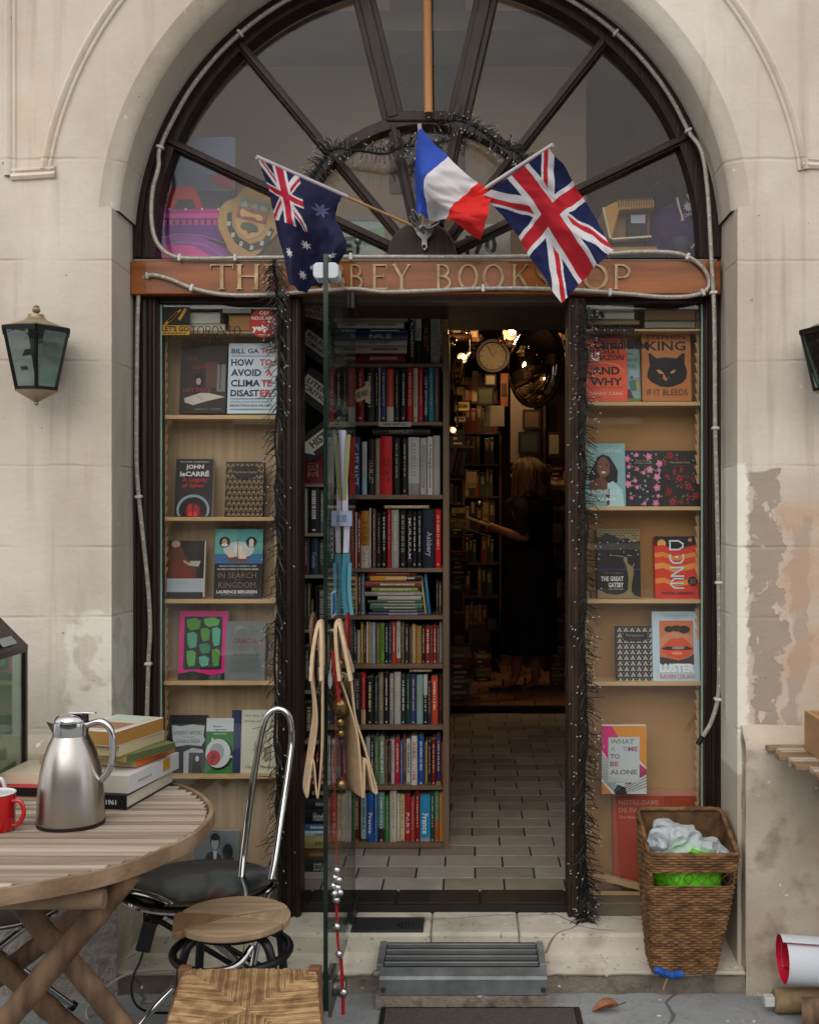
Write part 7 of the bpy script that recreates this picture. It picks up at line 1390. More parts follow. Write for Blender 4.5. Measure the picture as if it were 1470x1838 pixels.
for Yl in (2.36, 2.98):
    A = P(40, 1622, Yl) if Yl < 2.5 else None
    za = TZ - .07
    def at(px, z, Y): return V((PX(px, Y), Y, z))
    if Yl < 2.5:
        pole(at(-60, za, Yl), V((PX(188, Yl), Yl, za)), .021, M_RIM).build('support_bar', table)
        pole(P(236, 1565, Yl + .055), P(-70, 1930, Yl + .055), .0265, M_BAM, (.2, .62)).build('leg', table)
        pole(P(20, 1600, Yl + .12), P(262, 1890, Yl + .12), .024, M_BAM, (.3, .7)).build('leg', table)
    else:
        pole(V((-1.75, Yl, za)), V((-.68, Yl, za)), .021, M_RIM).build('support_bar', table)
        pole(V((-.72, Yl - .05, za)), V((-1.55, Yl - .05, ZS + .0)), .026, M_BAM, (.3, .7)).build('leg', table); pole(V((-1.6, Yl - .11, za)), V((-.86, Yl - .11, ZS)), .026, M_BAM, (.3, .7)).build('leg', table)
# thermos jug
M_SS = M('#b5b0ab', .28, 1, var=.06, scale=3, stretch=(1, 1, .05)); M_CHR = M('#c9c9cb', .07, 1, var=.03)
jx, jy = PX(128, 2.68), 2.68; k = 2.68 / F
t = thing('thermos_jug', (jx, jy, TZ), 'brushed steel vacuum jug with a chrome lid on the garden table', 'jug')
q = MB(); q.lathe((jx, jy, TZ), [(.0, .004), (.074, .004), (.079, .010), (.0785, .03), (.0765, .08), (.071, .125), (.062, .165), (.052, .192), (.044, .208), (.0415, .214)], M_SS, 48); q.build('body', t)
q = MB(); q.lathe((jx, jy, TZ), [(.0, 0.0005), (.0775, .0005), (.0798, .004), (.0795, .0095), (.0, .0095)], M('#241d1a', .5), 48); q.build('base_ring', t)
q = MB(); q.lathe((jx, jy, TZ), [(.0415, .213), (.042, .218), (.0415, .238), (.0405, .246), (.0, .246)], M_CHR, 40)
sp = [V((jx - .036, jy - .012, TZ + .214)), V((jx - .036, jy + .012, TZ + .214)), V((jx - .04, jy + .012, TZ + .244)), V((jx - .04, jy - .012, TZ + .244)), V((jx - .060, jy, TZ + .246)), V((jx - .044, jy, TZ + .226))]
q.add(sp, [(0, 3, 4, 5), (1, 5, 4, 2), (2, 4, 3)], M_CHR); q.build('collar', t)
q = MB(); q.lathe((jx, jy, TZ), [(.0375, .2465), (.038, .251), (.032, .260), (.016, .265), (.0, .266)], M_CHR, 36); q.build('lid', t)
q = MB(); q.strip([V((jx - .002, jy - .002, TZ + .268)), V((jx + .03, jy - .004, TZ + .269)), V((jx + .062, jy - .006, TZ + .267))], UY, [.018, .018, .014], .004, M_CHR); q.box((jx + .030, jy - .010, TZ + .246), (jx + .041, jy + .008, TZ + .2665), M('#2a2827', .4)); q.build('thumb_lever', t, bevel=.001)
q = MB(); q.tube(sm([V((jx + .040, jy - .004, TZ + .238)), V((jx + .075, jy - .008, TZ + .247)), V((jx + .098, jy - .010, TZ + .228)), V((jx + .104, jy - .010, TZ + .18)), V((jx + .097, jy - .009, TZ + .135)), V((jx + .074, jy - .006, TZ + .106))], 30), [.0085] * 31, M_CHR, 12); q.build('handle', t)
# mugs
def mug(px, Y, label, c_out, c_in, r=.041, h=.088):
    x = PX(px, Y); t = thing('enamel_mug', (x, Y, TZ + .001), label, 'mug'); q = MB(); q.lathe((x, Y, TZ + .001), [(.0, 0), (r - .004, 0), (r - .001, .004), (r, h - .002)], M(c_out, .2, coat=.6, var=.03), 40); q.build('body', t)
    q = MB(); q.lathe((x, Y, TZ + .001), [(r, h - .0015), (r + .0015, h), (r, h + .0015), (r - .002, h), (r - .003, .006), (.0, .005)], M(c_in, .25, coat=.5, var=.03), 40); q.build('lining', t)
    q = MB(); q.tube(sm([V((x + r - .001, Y - .01, TZ + h * .82)), V((x + r + .019, Y - .012, TZ + h * .80)), V((x + r + .026, Y - .012, TZ + h * .5)), V((x + r + .014, Y - .011, TZ + h * .22)), V((x + r - .002, Y - .01, TZ + h * .16))], 20), .0052, M(c_out, .2, coat=.6, var=.03), 10); q.build('handle', t)
mug(-4, 2.625, 'bright red enamel mug with a white inside at the left edge of the table', '#b9121a', '#d5dadd')
mug(-34, 2.80, 'white enamel mug just behind the red mug at the left edge', '#d2d6d8', '#d2d6d8', .04, .10)
# table lantern
t = thing('table_lantern', (-1.34, 3.04, TZ), 'tall glass lantern with dark metal frame and roof at the table\'s left edge', 'lantern'); M_DKM = M('#3b3632', .3, .7, var=.3)
x0, x1, y0, y1, z0, z1 = -1.47, -1.254, 2.93, 3.15, TZ + .012, .905
for x in (x0, x1):
    for y in (y0, y1): q = MB(); q.box((x - .008, y - .008, z0), (x + .008, y + .008, z1), M_DKM); q.build('corner_bar', t, bevel=.001)
q = MB(); q.box((x0 - .012, y0 - .012, TZ + .001), (x1 + .012, y1 + .012, z0 - .0005), M_DKM); q.build('base', t, bevel=.002)
q = MB(); q.box((x0 - .008, y0 - .008, z1 + .0005), (x1 + .008, y1 + .008, z1 + .016), M_DKM)
A = [V((x, y, z1 + .0165)) for x, y in ((x0 - .009, y0 - .009), (x1 + .009, y0 - .009), (x1 + .009, y1 + .009), (x0 - .009, y1 + .009))]; ap = [V((-1.362 + dx * .03, 3.04 + dy * .03, z1 + .15)) for dx, dy in ((-1, -1), (1, -1), (1, 1), (-1, 1))]
q.add(A + ap, [(0, 1, 5, 4), (1, 2, 6, 5), (2, 3, 7, 6), (3, 0, 4, 7), (4, 5, 6, 7), (3, 2, 1, 0)], M_DKM); q.build('roof', t)
q = MB()
for a, b in (((x0, y0), (x1, y0)), ((x1, y0), (x1, y1)), ((x1, y1), (x0, y1)), ((x0, y1), (x0, y0))):
    d = (V((b[0], b[1], 0)) - V((a[0], a[1], 0))).normalized() * .0085; nn = V((d.y, -d.x, 0)).normalized() * .002; q.prism([V((a[0], a[1], z0)) + d, V((b[0], b[1], z0)) - d, V((b[0], b[1], z1)) - d, V((a[0], a[1], z1)) + d], nn, GLASS('#d6e2dc', 1.5, 'pane_glass', dirt=.06))
q.build('pane', t)
q = MB(); q.prism([V((x1 + .0045, 3.0, z1 + .03)) + V((-.018, 0, .02)) * i for i in (0, 1)] + [V((x1 + .0045, 3.09, z1 + .03)) + V((-.018, 0, .02)) * i for i in (1, 0)], (.002, 0, .0015), INK('#8d939a')); q.build('price_label', t)
# books piled on the table
GB = 'books piled on the garden table'
def pile_book(corner, zb, ang, L, W_, th, cov, label, spine_c=None, pages='#d0c6b0', hard=False, front=None):
    """corner = right front corner (x, y); the book runs back along ang (degrees from +Y, towards +X) and W_ to the left"""
    a_ = R(ang); u = V((math.sin(a_), math.cos(a_), 0)); w_ = V((-math.cos(a_), math.sin(a_), 0)); o = V((corner[0], corner[1], zb)); t = thing('book', o + u * L / 2 + w_ * W_ / 2, label, 'book', GB)
    ct = .003 if hard else .0012; q = MB(); c = M(cov, .4, var=.06); sc_ = M(spine_c or cov, .4, var=.05)
    B = lambda o_, a, b, h, m_: q.obox(o_ + u * a / 2 + w_ * b / 2 + UZ * h / 2, u * a / 2, w_ * b / 2, UZ * h / 2, m_)
    B(o, L, W_, ct, c); B(o + UZ * (th - ct), L, W_, ct, c)
    if front == 'front': q.obox(o + w_ * W_ / 2 + UZ * th / 2 + u * ct / 2, u * ct / 2, w_ * W_ / 2, UZ * (th / 2 - ct - .0001), sc_)
    elif front == 'right': q.obox(o + u * L / 2 + UZ * th / 2 + w_ * ct / 2, u * L / 2, w_ * ct / 2, UZ * (th / 2 - ct - .0001), sc_)
    q.build('cover', t)
    q = MB(); g_ = .004 if hard else .0004; fr_ = ct + .0003 if front == 'front' else g_; ri = ct + .0003 if front == 'right' else g_
    q.obox(o + u * (fr_ + (L - fr_ - g_) / 2) + w_ * (ri + (W_ - ri - g_) / 2) + UZ * th / 2, u * (L - fr_ - g_) / 2, w_ * (W_ - ri - g_) / 2, UZ * (th / 2 - ct - .0002), M(pages, .85, var=.08, scale=60, stretch=(1, 1, 30))); q.build('page_block', t)
    return t, o, u, w_
t, o, u, w_ = pile_book((-.858, 2.802), TZ + .001, 9, .29, .20, .036, '#1d1e20', 'black hardback at the very bottom of the book pile', '#1d1e20', '#c9c3b8', True, 'front')
q = MB(); q.text('1961', o - u * .0006 + w_ * .055 , -w_, UZ, 0, .011, .028, .024, INK('#d6d6d4'), .03); q.build('spine_lettering', t)
t, o, u, w_ = pile_book((-.857, 2.815), TZ + .0385, 11, .285, .20, .044, '#d3cfca', 'thick white paperback second from the bottom of the book pile', '#c9ccd3', '#cdc8be', False, 'right')
q = MB(); oo = o + u * .19 - w_ * .0006; q.prism([oo + UZ * .012, oo + u * .04 + UZ * .012, oo + u * .04 + UZ * .042, oo + UZ * .042], -w_ * .0004, INK('#b58a2c'))
q.build('spine_label', t)
q = MB(); o2 = o + u * .05 - w_ * .0006; q.prism([o2 + UZ * .017, o2 + u * .075 + UZ * .017, o2 + u * .075 + UZ * .023, o2 + UZ * .023], -w_ * .0004, INK('#a9a4a0')); q.build('spine_lettering', t)
pile_book((-.862, 2.90), TZ + .0835, 14, .20, .13, .021, '#2c2b2a', 'slim black book with a bright orange spine in the middle of the pile', '#c9622a', '#b9a884', False, 'right')
pile_book((-.90, 2.86), TZ + .0838, -6, .18, .12, .020, '#5d5a4a', 'small dark olive book beside the orange spined book in the pile', '#5d5a4a', '#a58f63', False, 'right') if False else None
pile_book((-.875, 2.86), TZ + .1055, 26, .185, .12, .020, '#6e7b4a', 'small green and brown book just under the cream books of the pile', '#55603f', '#b39c6a', False, 'right')
pile_book((-.888, 2.84), TZ + .1265, 16, .215, .14, .027, '#c2b698', 'cream paperback with a lettered spine, second from the top of the pile', '#bfb291', '#bfae8a', False, 'right')
t, o, u, w_ = pile_book((-.893, 2.825), TZ + .1545, 18, .215, .145, .037, '#cfd2d6', 'pale covered paperback with yellowed pages on top of the pile', '#b9bccb', '#a3793f', False, None)
q = MB(); q.obox(o + u * .11 + w_ * .07 + UZ * .0375, u * .1, w_ * .062, UZ * .0003, INK('#c3b6a0')); q.obox(o + u * .07 + w_ * .06 + UZ * .0381, u * .04, w_ * .04, UZ * .0003, INK('#8a6f5a')); q.obox(o + u * .17 + w_ * .07 + UZ * .0381, u * .03, w_ * .05, UZ * .0003, INK('#a9c0b0')); q.build('cover_print', t)
pile_book((PX(82, 2.97), 2.93), TZ + .001, 6, .2, .135, .024, '#b8282e', 'red topped book with a black spine lying behind the jug', '#1b1b1d', '#b9a884', False, 'front')
pile_book((PX(86, 3.0), 2.96), TZ + .026, 4, .17, .115, .026, '#c9bba5', 'cream book lying on the red topped book behind the jug', '#c9bba5', '#cdbf9f', False, 'front')
t = thing('card_box', V((PX(94, 3.1), 3.1, TZ)), 'small tan cardboard box with a red edge half hidden behind the jug', 'box'); q = MB(); a = P(72, 1400, 3.08); b = P(120, 1358, 3.08); q.box((a.x, 3.08, TZ + .001), (b.x, 3.2, b.z), M('#b0946f', .8)); q.box((a.x + .02, 3.09, b.z + .0005), (a.x + .03, 3.1, b.z + .03), M('#b8322e', .6)); q.build('carton', t, bevel=.002)
# ================================================================ CHAIRS AND STOOLS
M_BLK = M('#08090a', .12, var=.2); M_BLK.node_tree.nodes['Principled BSDF'].inputs['Specular IOR Level'].default_value = .3; M_BLM = M('#17181a', .35, .4, var=.3)
sx, sy, sz = PX(358, 3.04), 3.04, .28
t = thing('cafe_chair', (sx, sy, ZS), 'folding chair with a shiny black round seat and a chrome loop back', 'chair')
q = MB(); q.lathe((sx, sy, sz), [(.0, -.012), (.17, -.012), (.196, -.004), (.202, .006), (.197, .012), (.175, .006), (.10, .0), (.0, -.002)], M_BLK, 48); q.build('seat', t)
q = MB(); q.tube([V((sx + .206 * math.cos(a * math.pi / 24), sy + .206 * math.sin(a * math.pi / 24), sz + .0)) for a in range(48)], .007, M_CHR, 8, True); q.build('seat_ring', t)
q = MB(); q.tube(sm([P(432, 1600, 3.10), P(438, 1530, 3.14), P(455, 1400, 3.18), P(471, 1310, 3.20), P(484, 1280, 3.205), P(503, 1273, 3.205), P(519, 1285, 3.20), P(525, 1318, 3.20), P(520, 1370, 3.18), P(505, 1470, 3.13), P(490, 1565, 3.08), P(470, 1650, 3.04), P(453, 1740, 3.0)], 60), .0095, M_CHR, 12); q.build('back_loop', t)
q = MB(); q.tube(sm([P(224, 1598, 2.95), P(280, 1612, 2.90), P(330, 1640, 2.90), P(385, 1690, 2.98), P(480, 1770, 3.1), P(560, 1830, 3.15)], 30), .0095, M_CHR, 12); q.build('front_leg', t)
q = MB(); q.tube(sm([P(452, 1700, 3.0), P(420, 1735, 2.95), P(330, 1760, 2.85), P(244, 1848, 2.78), P(170, 1950, 2.72)], 30), .0095, M_CHR, 12); q.build('rear_leg', t)
q = MB(); q.tube([P(265, 1640, 2.95), P(440, 1745, 3.1)], .0075, M_BLM, 10); q.tube([P(300, 1640, 3.0), P(480, 1740, 3.1)], .0075, M_BLM, 10); q.build('brace', t)
# cracked wooden stool
wx0, wy0, wz0 = PX(420, 2.76), 2.76, .302; M_OLD = M('#857058', .7, var=.3, scale=5, stretch=(.4, 6, 1), bump=.002, bscale=30, h2='#aa9378'); M_OLD3 = M('#7d6850', .7, var=.3, scale=5, stretch=(6, .6, 1), bump=.002, bscale=30, h2='#a38e74'); M_OLD2 = M('#6e5138', .7, var=.3, scale=5, stretch=(5, .5, 1), bump=.002, bscale=30, h2='#8d6e50')
t = thing('wooden_stool', (wx0, wy0, ZS), 'stool with cracked round plank top on black tube legs, before the black chair', 'stool')
q = MB(); r_ = .139
def sector(a0, a1, mat, dz=0, chord=None, off=(0, 0)):
    ps = [V((wx0 + off[0], wy0 + off[1], wz0 + dz))]
    if chord: ps += [V((wx0 + x, wy0 + y, wz0 + dz)) for x, y in chord]
    else: ps += [V((wx0 + r_ * math.cos(R(a0 + (a1 - a0) * i / 16)), wy0 + r_ * math.sin(R(a0 + (a1 - a0) * i / 16)), wz0 + dz)) for i in range(17)]
    q.prism(ps, (0, 0, -.019), mat)
sector(26, 168, M_OLD, 0, None, (-.001, .008)); sector(-18, 24, M_OLD3, -.002, None, (.011, .0)); sector(-138, -21, M_OLD, .001, None, (.001, -.009)); sector(0, 0, M_OLD2, -.003, [(-.145, .034), (-.152, .01), (-.126, -.102), (-.110, -.108)], (-.010, -.001))
q.build('seat', t, bevel=.004)
q = MB(); q.lathe((wx0, wy0, wz0 - .034), [(0, 0), (.11, 0), (.11, .012), (0, .012)], M('#1d1814', .9), 30); q.build('seat_crack_shade', t)  # added dark disc, painted shade showing through the seat cracks
q = MB(); q.tube([V((wx0 - .005 + .142 * math.cos(a * math.pi / 20), wy0 + .142 * math.sin(a * math.pi / 20), .215)) for a in range(40)], .0105, M_BLM, 10, True); q.build('ring', t)
for a in (40, 140, 215, 325):
    c, s_ = math.cos(R(a)), math.sin(R(a)); q = MB(); q.tube(sm([V((wx0 + .04 * c, wy0 + .04 * s_, wz0 - .034)), V((wx0 + .10 * c, wy0 + .10 * s_, wz0 - .040)), V((wx0 + .128 * c, wy0 + .128 * s_, wz0 - .075)), V((wx0 + .140 * c, wy0 + .140 * s_, .14)), V((wx0 + .165 * c, wy0 + .165 * s_, ZS))], 24), .011, M_BLM, 10); q.build('leg', t)
# rush seat stool
M_RUSH = M('#86694a', .85, var=.3, scale=30, stretch=(1, 1, 1), bump=.001, h2='#b3946c'); M_RUSH2 = M('#6d5237', .85, var=.3, scale=30, h2='#967753'); M_STW = M('#6b4a33', .6, var=.3, scale=9, stretch=(1, 1, .3), h2='#86624a')
c4 = [P(333, 1752, 2.56), P(566, 1770, 2.56), V((-.288, 2.2, .235)), V((-.602, 2.2, .245))]
c4[0].z = c4[1].z = .240
t = thing('rush_stool', ((c4[0].x + c4[1].x) / 2, 2.37, ZS), 'low wooden stool with a woven straw rush seat at the bottom of the photo', 'stool')
bl = lambda u, v: (c4[0] * (1 - u) + c4[1] * u) * (1 - v) + (c4[3] * (1 - u) + c4[2] * u) * v   # v: back to front
q = MB(); N = 26; rr = random.Random(6); dip = lambda u, v: -.012 * math.sin(math.pi * u) * math.sin(math.pi * v)
def pt(u, v): p = bl(u, v); p.z += dip(u, v) + .007; return p
for cu, cv in ((0, 0), (1, 0), (1, 1), (0, 1)):
    for i in range(N):
        k = (i + .5) / N * .5 + rr.uniform(-.0015, .0015); uu = k if cu == 0 else 1 - k; vv = k if cv == 0 else 1 - k
        pa = [pt(uu, cv + (vv - cv) * s_) for s_ in (0, .25, .5, .75, 1)]; pb = [pt(uu + (cu - uu) * s_, vv) for s_ in (.25, .5, .75, 1)]
        out = bl(uu, cv); out.z -= .016; out2 = bl(cu, vv); out2.z -= .016
        lift = rr.uniform(-.001, .0016)
        q.tube([out] + [p + V((rr.gauss(0, .0007), rr.gauss(0, .0007), lift + rr.gauss(0, .0007))) for p in pa + pb] + [out2], rr.uniform(.0032, .0045), rr.choice([M_RUSH, M_RUSH, M_RUSH2]), 6)
q.build('rush_seat', t)
for i in range(4):
    c = c4[i]; q = MB(); q.box((c.x - .014, c.y - .014, ZS), (c.x + .014, c.y + .014, c.z + .016), M_STW); q.build('leg', t, bevel=.003)
    q = MB(); b = c4[(i + 1) % 4]; q.tube([c + V((0, 0, -.006)), b + V((0, 0, -.006))], .011, M_STW, 10); q.tube([V((c.x, c.y, .05)), V((b.x, b.y, .05))], .009, M_STW, 8); q.build('rail', t)
# second folding chair behind the table, mostly hidden
t = thing('folding_chair', (PX(20, 3.05), 3.05, ZS), 'chrome legged folding chair with a grey seat half hidden under the table', 'chair')
c = V((PX(0, 3.05), 3.05, PZ(1630, 3.05))); q = MB(); q.lathe(c, [(.0, -.012), (.14, -.012), (.152, 0), (.14, .008), (.0, .004)], M('#5d5b5d', .5), 36); q.build('seat', t)
q = MB(); q.tube([c + V((.158 * math.cos(a * math.pi / 20), .158 * math.sin(a * math.pi / 20), -.006)) for a in range(40)], .008, M_CHR, 8, True); q.build('seat_ring', t)
q = MB(); q.tube([P(112, 1612, 3.12), P(-20, 1716, 3.0), P(-120, 1790, 2.9)], .0095, M_CHR, 10); q.build('front_leg', t); q = MB(); q.tube([P(-20, 1695, 3.05), P(132, 1806, 3.2)], .0095, M_CHR, 10); q.build('rear_leg', t)
q = MB(); q.tube([P(128, 1803, 3.2), P(135, 1808, 3.205)], .014, M_BLM, 10); q.build('rubber_foot', t)
# cables
t = thing('power_cable', P(262, 1700, 3.4), 'black power cable with an inline adapter hanging by the left jamb', 'cable')
q = MB(); q.tube(sm([P(276, 1610, 3.5), P(274, 1640, 3.46), P(268, 1660, 3.42)], 10), .0035, M_BLM, 8); q.tube(sm([P(258, 1706, 3.37), P(251, 1728, 3.35), P(240, 1752, 3.32), P(237, 1785, 3.28), P(255, 1812, 3.24), P(300, 1818, 3.24), P(345, 1808, 3.28)], 30), .0038, M_BLM, 8); q.build('cord', t)
q = MB(); a = P(270, 1658, 3.42); b = P(256, 1708, 3.375); q.beam(a, b, .042, .026, M('#1b1e22', .5), UY); q.build('adapter', t, bevel=.004)
q = MB(); q.tube(sm([P(172, 1850, 3.20), P(156, 1822, 3.24), P(166, 1796, 3.27), P(200, 1765, 3.32), P(240, 1746, 3.36), P(300, 1740, 3.385), P(360, 1739, 3.385)], 40), .0042, M('#a9a59c', .5), 8); tag(q.build('cable', org=P(172, 1850, 3.2)), 'pale grey cable looping over the pavement under the chairs', 'cable')
# ================================================================ DOORSTEP FITTINGS
M_GR = M('#6a7073', .42, .4, var=.25, scale=14, h2='#868c90', bump=.0006); M_GRB = M('#3b3633', .55, .3, var=.3, scale=12); M_GRE = M('#84888a', .4, .5, var=.2)
t = thing('metal_step', (PX(830, 3.4), 3.33, ZS), 'grey metal slatted step set into the doorstep in front of the door', 'step')
xa, xb = PX(689, 3.5), PX(968, 3.5); ya, yb = 3.56, 3.345
def st_pt(x_, k, dz=0): return V((x_, ya + (yb - ya) * k, -.055 - .012 * k + dz))
q = MB(); q.box((xa, yb, -.13), (xb, ya, -.085), M('#141313', .9)); q.build('well', t)
for i in range(5):
    k = .10 + i * .19; q = MB(); a = st_pt(xa + .012, k); b = st_pt(xb - .012, k); q.beam(a, b, .020, .010, M_GRB, UZ); q.beam(a + V((0, -.0125, .0015)), b + V((0, -.0125, .0015)), .0045, .014, M_GRE, UZ); q.build('slat', t, bevel=.0015)
for x_ in (xa, xb): q = MB(); q.beam(st_pt(x_, -.02), st_pt(x_, 1.0), .02, .018, M_GR, UZ); q.build('side_rail', t, bevel=.002)
q = MB(); X0_, X1_ = PX(683, 3.345), PX(980, 3.345); q.prism([V((X0_, yb, -.066)), V((X0_, yb - .045, -.075)), V((X0_, yb - .052, -.082)), V((X0_, yb - .052, -.128)), V((X0_, yb - .048, -.128)), V((X0_, yb - .048, -.086)), V((X0_, yb, -.072))], (X1_ - X0_, 0, 0), M_GR); q.build('front_plate', t, bevel=.001)
for x_ in (X0_ + .012, X1_ - .012): q = MB(); q.lathe(V((x_, yb - .0515, -.112)), [(.0, .0), (.008, 0), (.007, .004), (0, .005)], M_GRB, 14, (UX, UZ, V((0, -1, 0)))); q.build('bolt', t)
q = MB(); q.box((X0_ - .01, yb - .055, -.168), (X1_ + .01, yb, -.1305), M_STEPD); q.build('packing', t)
t = thing('floor_spring_plate', P(700, 1680, 3.55), 'dark metal cover plate with an arrow mark let into the threshold', 'plate'); a = V((PX(632, 3.56), 3.512, -.0255)); b = V((PX(760, 3.52), 3.63, -.0195)); q = MB(); q.box(a, b, M('#3a3c3f', .35, .5, var=.3, scale=8)); q.build('plate', t, bevel=.001)
q = MB(); z_ = -.0193; m_ = M('#202224', .5); x = b.x - .06
for k in (0, 1, 2): q.box((x + k * .012, 3.53, z_ - .001), (x + k * .012 + .004, 3.59, z_ + .0006), m_)
q.prism([V((x - .004, 3.53, z_)), V((x - .03, 3.56, z_)), V((x - .004, 3.59, z_)), V((x - .010, 3.56, z_))], (0, 0, .0008), m_); q.build('mark', t)
M_MAT = M('#4a423d', 1, var=.25, scale=220, bump=.004, bscale=400, h2='#625852'); t = thing('door_mat', (PX(865, 3.2), 3.12, ZS), 'brown grey door mat with a black rubber edge on the pavement', 'mat')
q = MB(); q.box((PX(694, 3.29), 2.85, ZS + .002), (PX(1028, 3.29), 3.275, ZS + .012), M_MAT); q.build('pile', t)
q = MB(); x0, x1 = PX(684, 3.29), PX(1040, 3.29); q.box((x0, 2.82, ZS + .001), (x0 + .0175, 3.292, ZS + .009), M_BLM); q.box((x1 - .0195, 2.82, ZS + .001), (x1, 3.292, ZS + .009), M_BLM); q.box((x0 + .0177, 3.2755, ZS + .001), (x1 - .0197, 3.292, ZS + .009), M_BLM); q.build('rubber_edge', t, bevel=.002)
t = thing('dry_leaf', P(1082, 1818, 3.26), 'curled brown dry leaf on the pavement right of the door mat', 'leaf'); q = MB()
def leaf(u, v): 
    w_ = math.sin(math.pi * min(1, u * 1.02)) ** .7 * .024; p = V((PX(1062, 3.27) + u * .075, 3.27 + (v - .5) * 2 * w_, ZS + .006 + .022 * abs(v - .5) * 2 * math.sin(u * 2.6) + .012 * u)); return p
q.grid(leaf, 14, 8, M('#7d4f35', .7, var=.3, scale=60, h2='#9c6b4c')); q.tube([V((PX(1062, 3.27) + .07, 3.27, ZS + .02)), V((PX(1062, 3.27) + .1, 3.275, ZS + .03))], .0012, M('#5d3b28', .7), 5); q.build('blade', t, recalc=False, solid=.0008)
for i, (px, dy, c, lb) in enumerate(((330, .02, '#9a7a4c', 'small dry leaf under the stool on the doorstep'),)):
    t = thing('dry_leaf', V((PX(px, 3.5), 3.5 + dy, -.08)), lb, 'leaf'); q = MB(); a = V((PX(px, 3.5), 3.5 + dy, -.08)); q.prism([a, a + V((.03, .012, .004)), a + V((.06, .004, .008)), a + V((.045, -.014, .003))], (0, 0, .001), M(c, .8)); q.build('blade', t)
# ================================================================ BASKET WITH BAGS
M_WICK = M('#553c27', .75, var=.5, scale=22, stretch=(1, 1, 2.2), bump=.001, h2='#8a6745'); M_WICKD = M('#4b3422', .8, var=.4, scale=20, h2='#6e5035')
bx, by = .668, 3.445
t = thing('wicker_basket', (bx - .012, by, -.098), 'tall tapered brown wicker basket on the doorstep, holding crumpled plastic bags', 'basket')
def bk(u, v, inner=False):
    a = u * 4; i = int(a) % 4; f_ = a - int(a)
    sq = [(-1, -1), (1, -1), (1, 1), (-1, 1)]; p0, p1 = sq[i], sq[(i + 1) % 4]; x = p0[0] + (p1[0] - p0[0]) * f_; y = p0[1] + (p1[1] - p0[1]) * f_
    k = (abs(x) ** 16 + abs(y) ** 16) ** (-1 / 16.0); x *= k; y *= k
    vv = v; hx2 = .094 + .045 * vv + .004 * math.sin(vv * 3.1); hy = .076 + .048 * vv
    zt = .268 + .075 * (y + 1) / 2; z = -.098 + (zt + .098) * v
    rows = 46; cols = 52
    wv = math.sin(rows * math.pi * v); al = 1 if int(u * cols) % 2 else -1
    d = .0032 * abs(wv) + .0022 * al * math.sin(cols * math.pi * (u % (1 / cols)) ) * (1 if int(rows * v) % 2 else -1) + .002 * noise.noise((x * 9, y * 9, v * 30))
    lean = .022 * v
    if inner: d = -.006
    nx, ny = (x, 0) if abs(x) > abs(y) else (0, y); ln_ = math.hypot(x, y)
    return V((bx - .014 + lean + x * hx2 + x / ln_ * d, by + .012 * v + y * hy + y / ln_ * d, z + .0018 * noise.noise((u * 40, v * 60, 3))))
slot = lambda u, v: (.014 < u < .236 and .755 < v < .865) or (0.76 < u < .99 and .78 < v < .86 and False)
q = MB(); q.grid(bk, 320, 230, M_WICK, True, slot); q.grid(lambda u, v: bk(u, v, True), 80, 40, M_WICKD, True, slot); q.add([bk(i / 80, 0.004, True) for i in range(80)], [tuple(range(80))], M_WICKD); q.build('weave', t, recalc=False)
q = MB(); top = [bk(i / 120, 1.0, True) for i in range(120)]; rr_ = [.0075 + .0012 * math.sin(i * 1.9) for i in range(120)]; q.tube([p + V((0, 0, .004)) for p in top], rr_, M_WICK, 9, True); q.build('rim', t)
q = MB()
for i in range(6): 
    x_ = .04 + i * .038; q.tube([bk(x_, .765, True) + V((0, -.004, 0)), bk(x_ + .012, .82, True) + V((0, -.005, 0)), bk(x_, .865, True) + V((0, -.004, 0))], .0014, M_WICKD, 5); q.tube([bk(x_ + .038, .765, True) + V((0, -.004, 0)), bk(x_ + .02, .82, True) + V((0, -.005, 0)), bk(x_ + .038, .865, True) + V((0, -.004, 0))], .0014, M_WICKD, 5)
q.build('slot_lattice', t)
def crumple(q, c, rx, ry, rz, mat, seed, amp=.3, n=56, hf=1.0):
    def fn(u, v):
        a = u * 2 * math.pi; b = (v - .5) * math.pi; d = V((math.cos(b) * math.cos(a), math.cos(b) * math.sin(a), math.sin(b)))
        k = 1 + amp * (noise.noise(d * 1.4 + V((seed, 0, 0))) - .55 * abs(noise.noise(d * 2.6 + V((0, seed, 0)))) + .12 - .22 * hf * abs(noise.noise(d * 6 + V((seed, seed, 0)))))
        return c + V((d.x * rx * k, d.y * ry * k, d.z * rz * k))
    q.grid(fn, n, n // 2, mat, True)
M_GB = M('#5fc01e', .35, var=.15, scale=18, bump=.004, bscale=25); M_WB = PLASTIC('#d3dde4', .58, .28)
t = thing('plastic_bag', (bx, by - .02, .12), 'crumpled bright lime green plastic bag inside the wicker basket', 'bag'); q = MB(); crumple(q, V((bx + .005, by - .012, .195)), .106, .088, .085, M_GB, 4.2, .26, 90); q.build('film', t, recalc=False)
t = thing('plastic_bag', (bx - .04, by - .0, .25), 'crumpled thin white plastic bag on top of the green bag in the basket', 'bag'); q = MB(); crumple(q, V((bx - .030, by + .02, .278)), .088, .08, .062, M_WB, 9.1, .42, 90, .5); crumple(q, V((bx + .060, by + .01, .252)), .065, .07, .042, M_WB, 2.3, .4, 70, .5); crumple(q, V((bx - .082, by - .03, .298)), .036, .045, .030, M_WB, 5.3, .5, 50, .5)
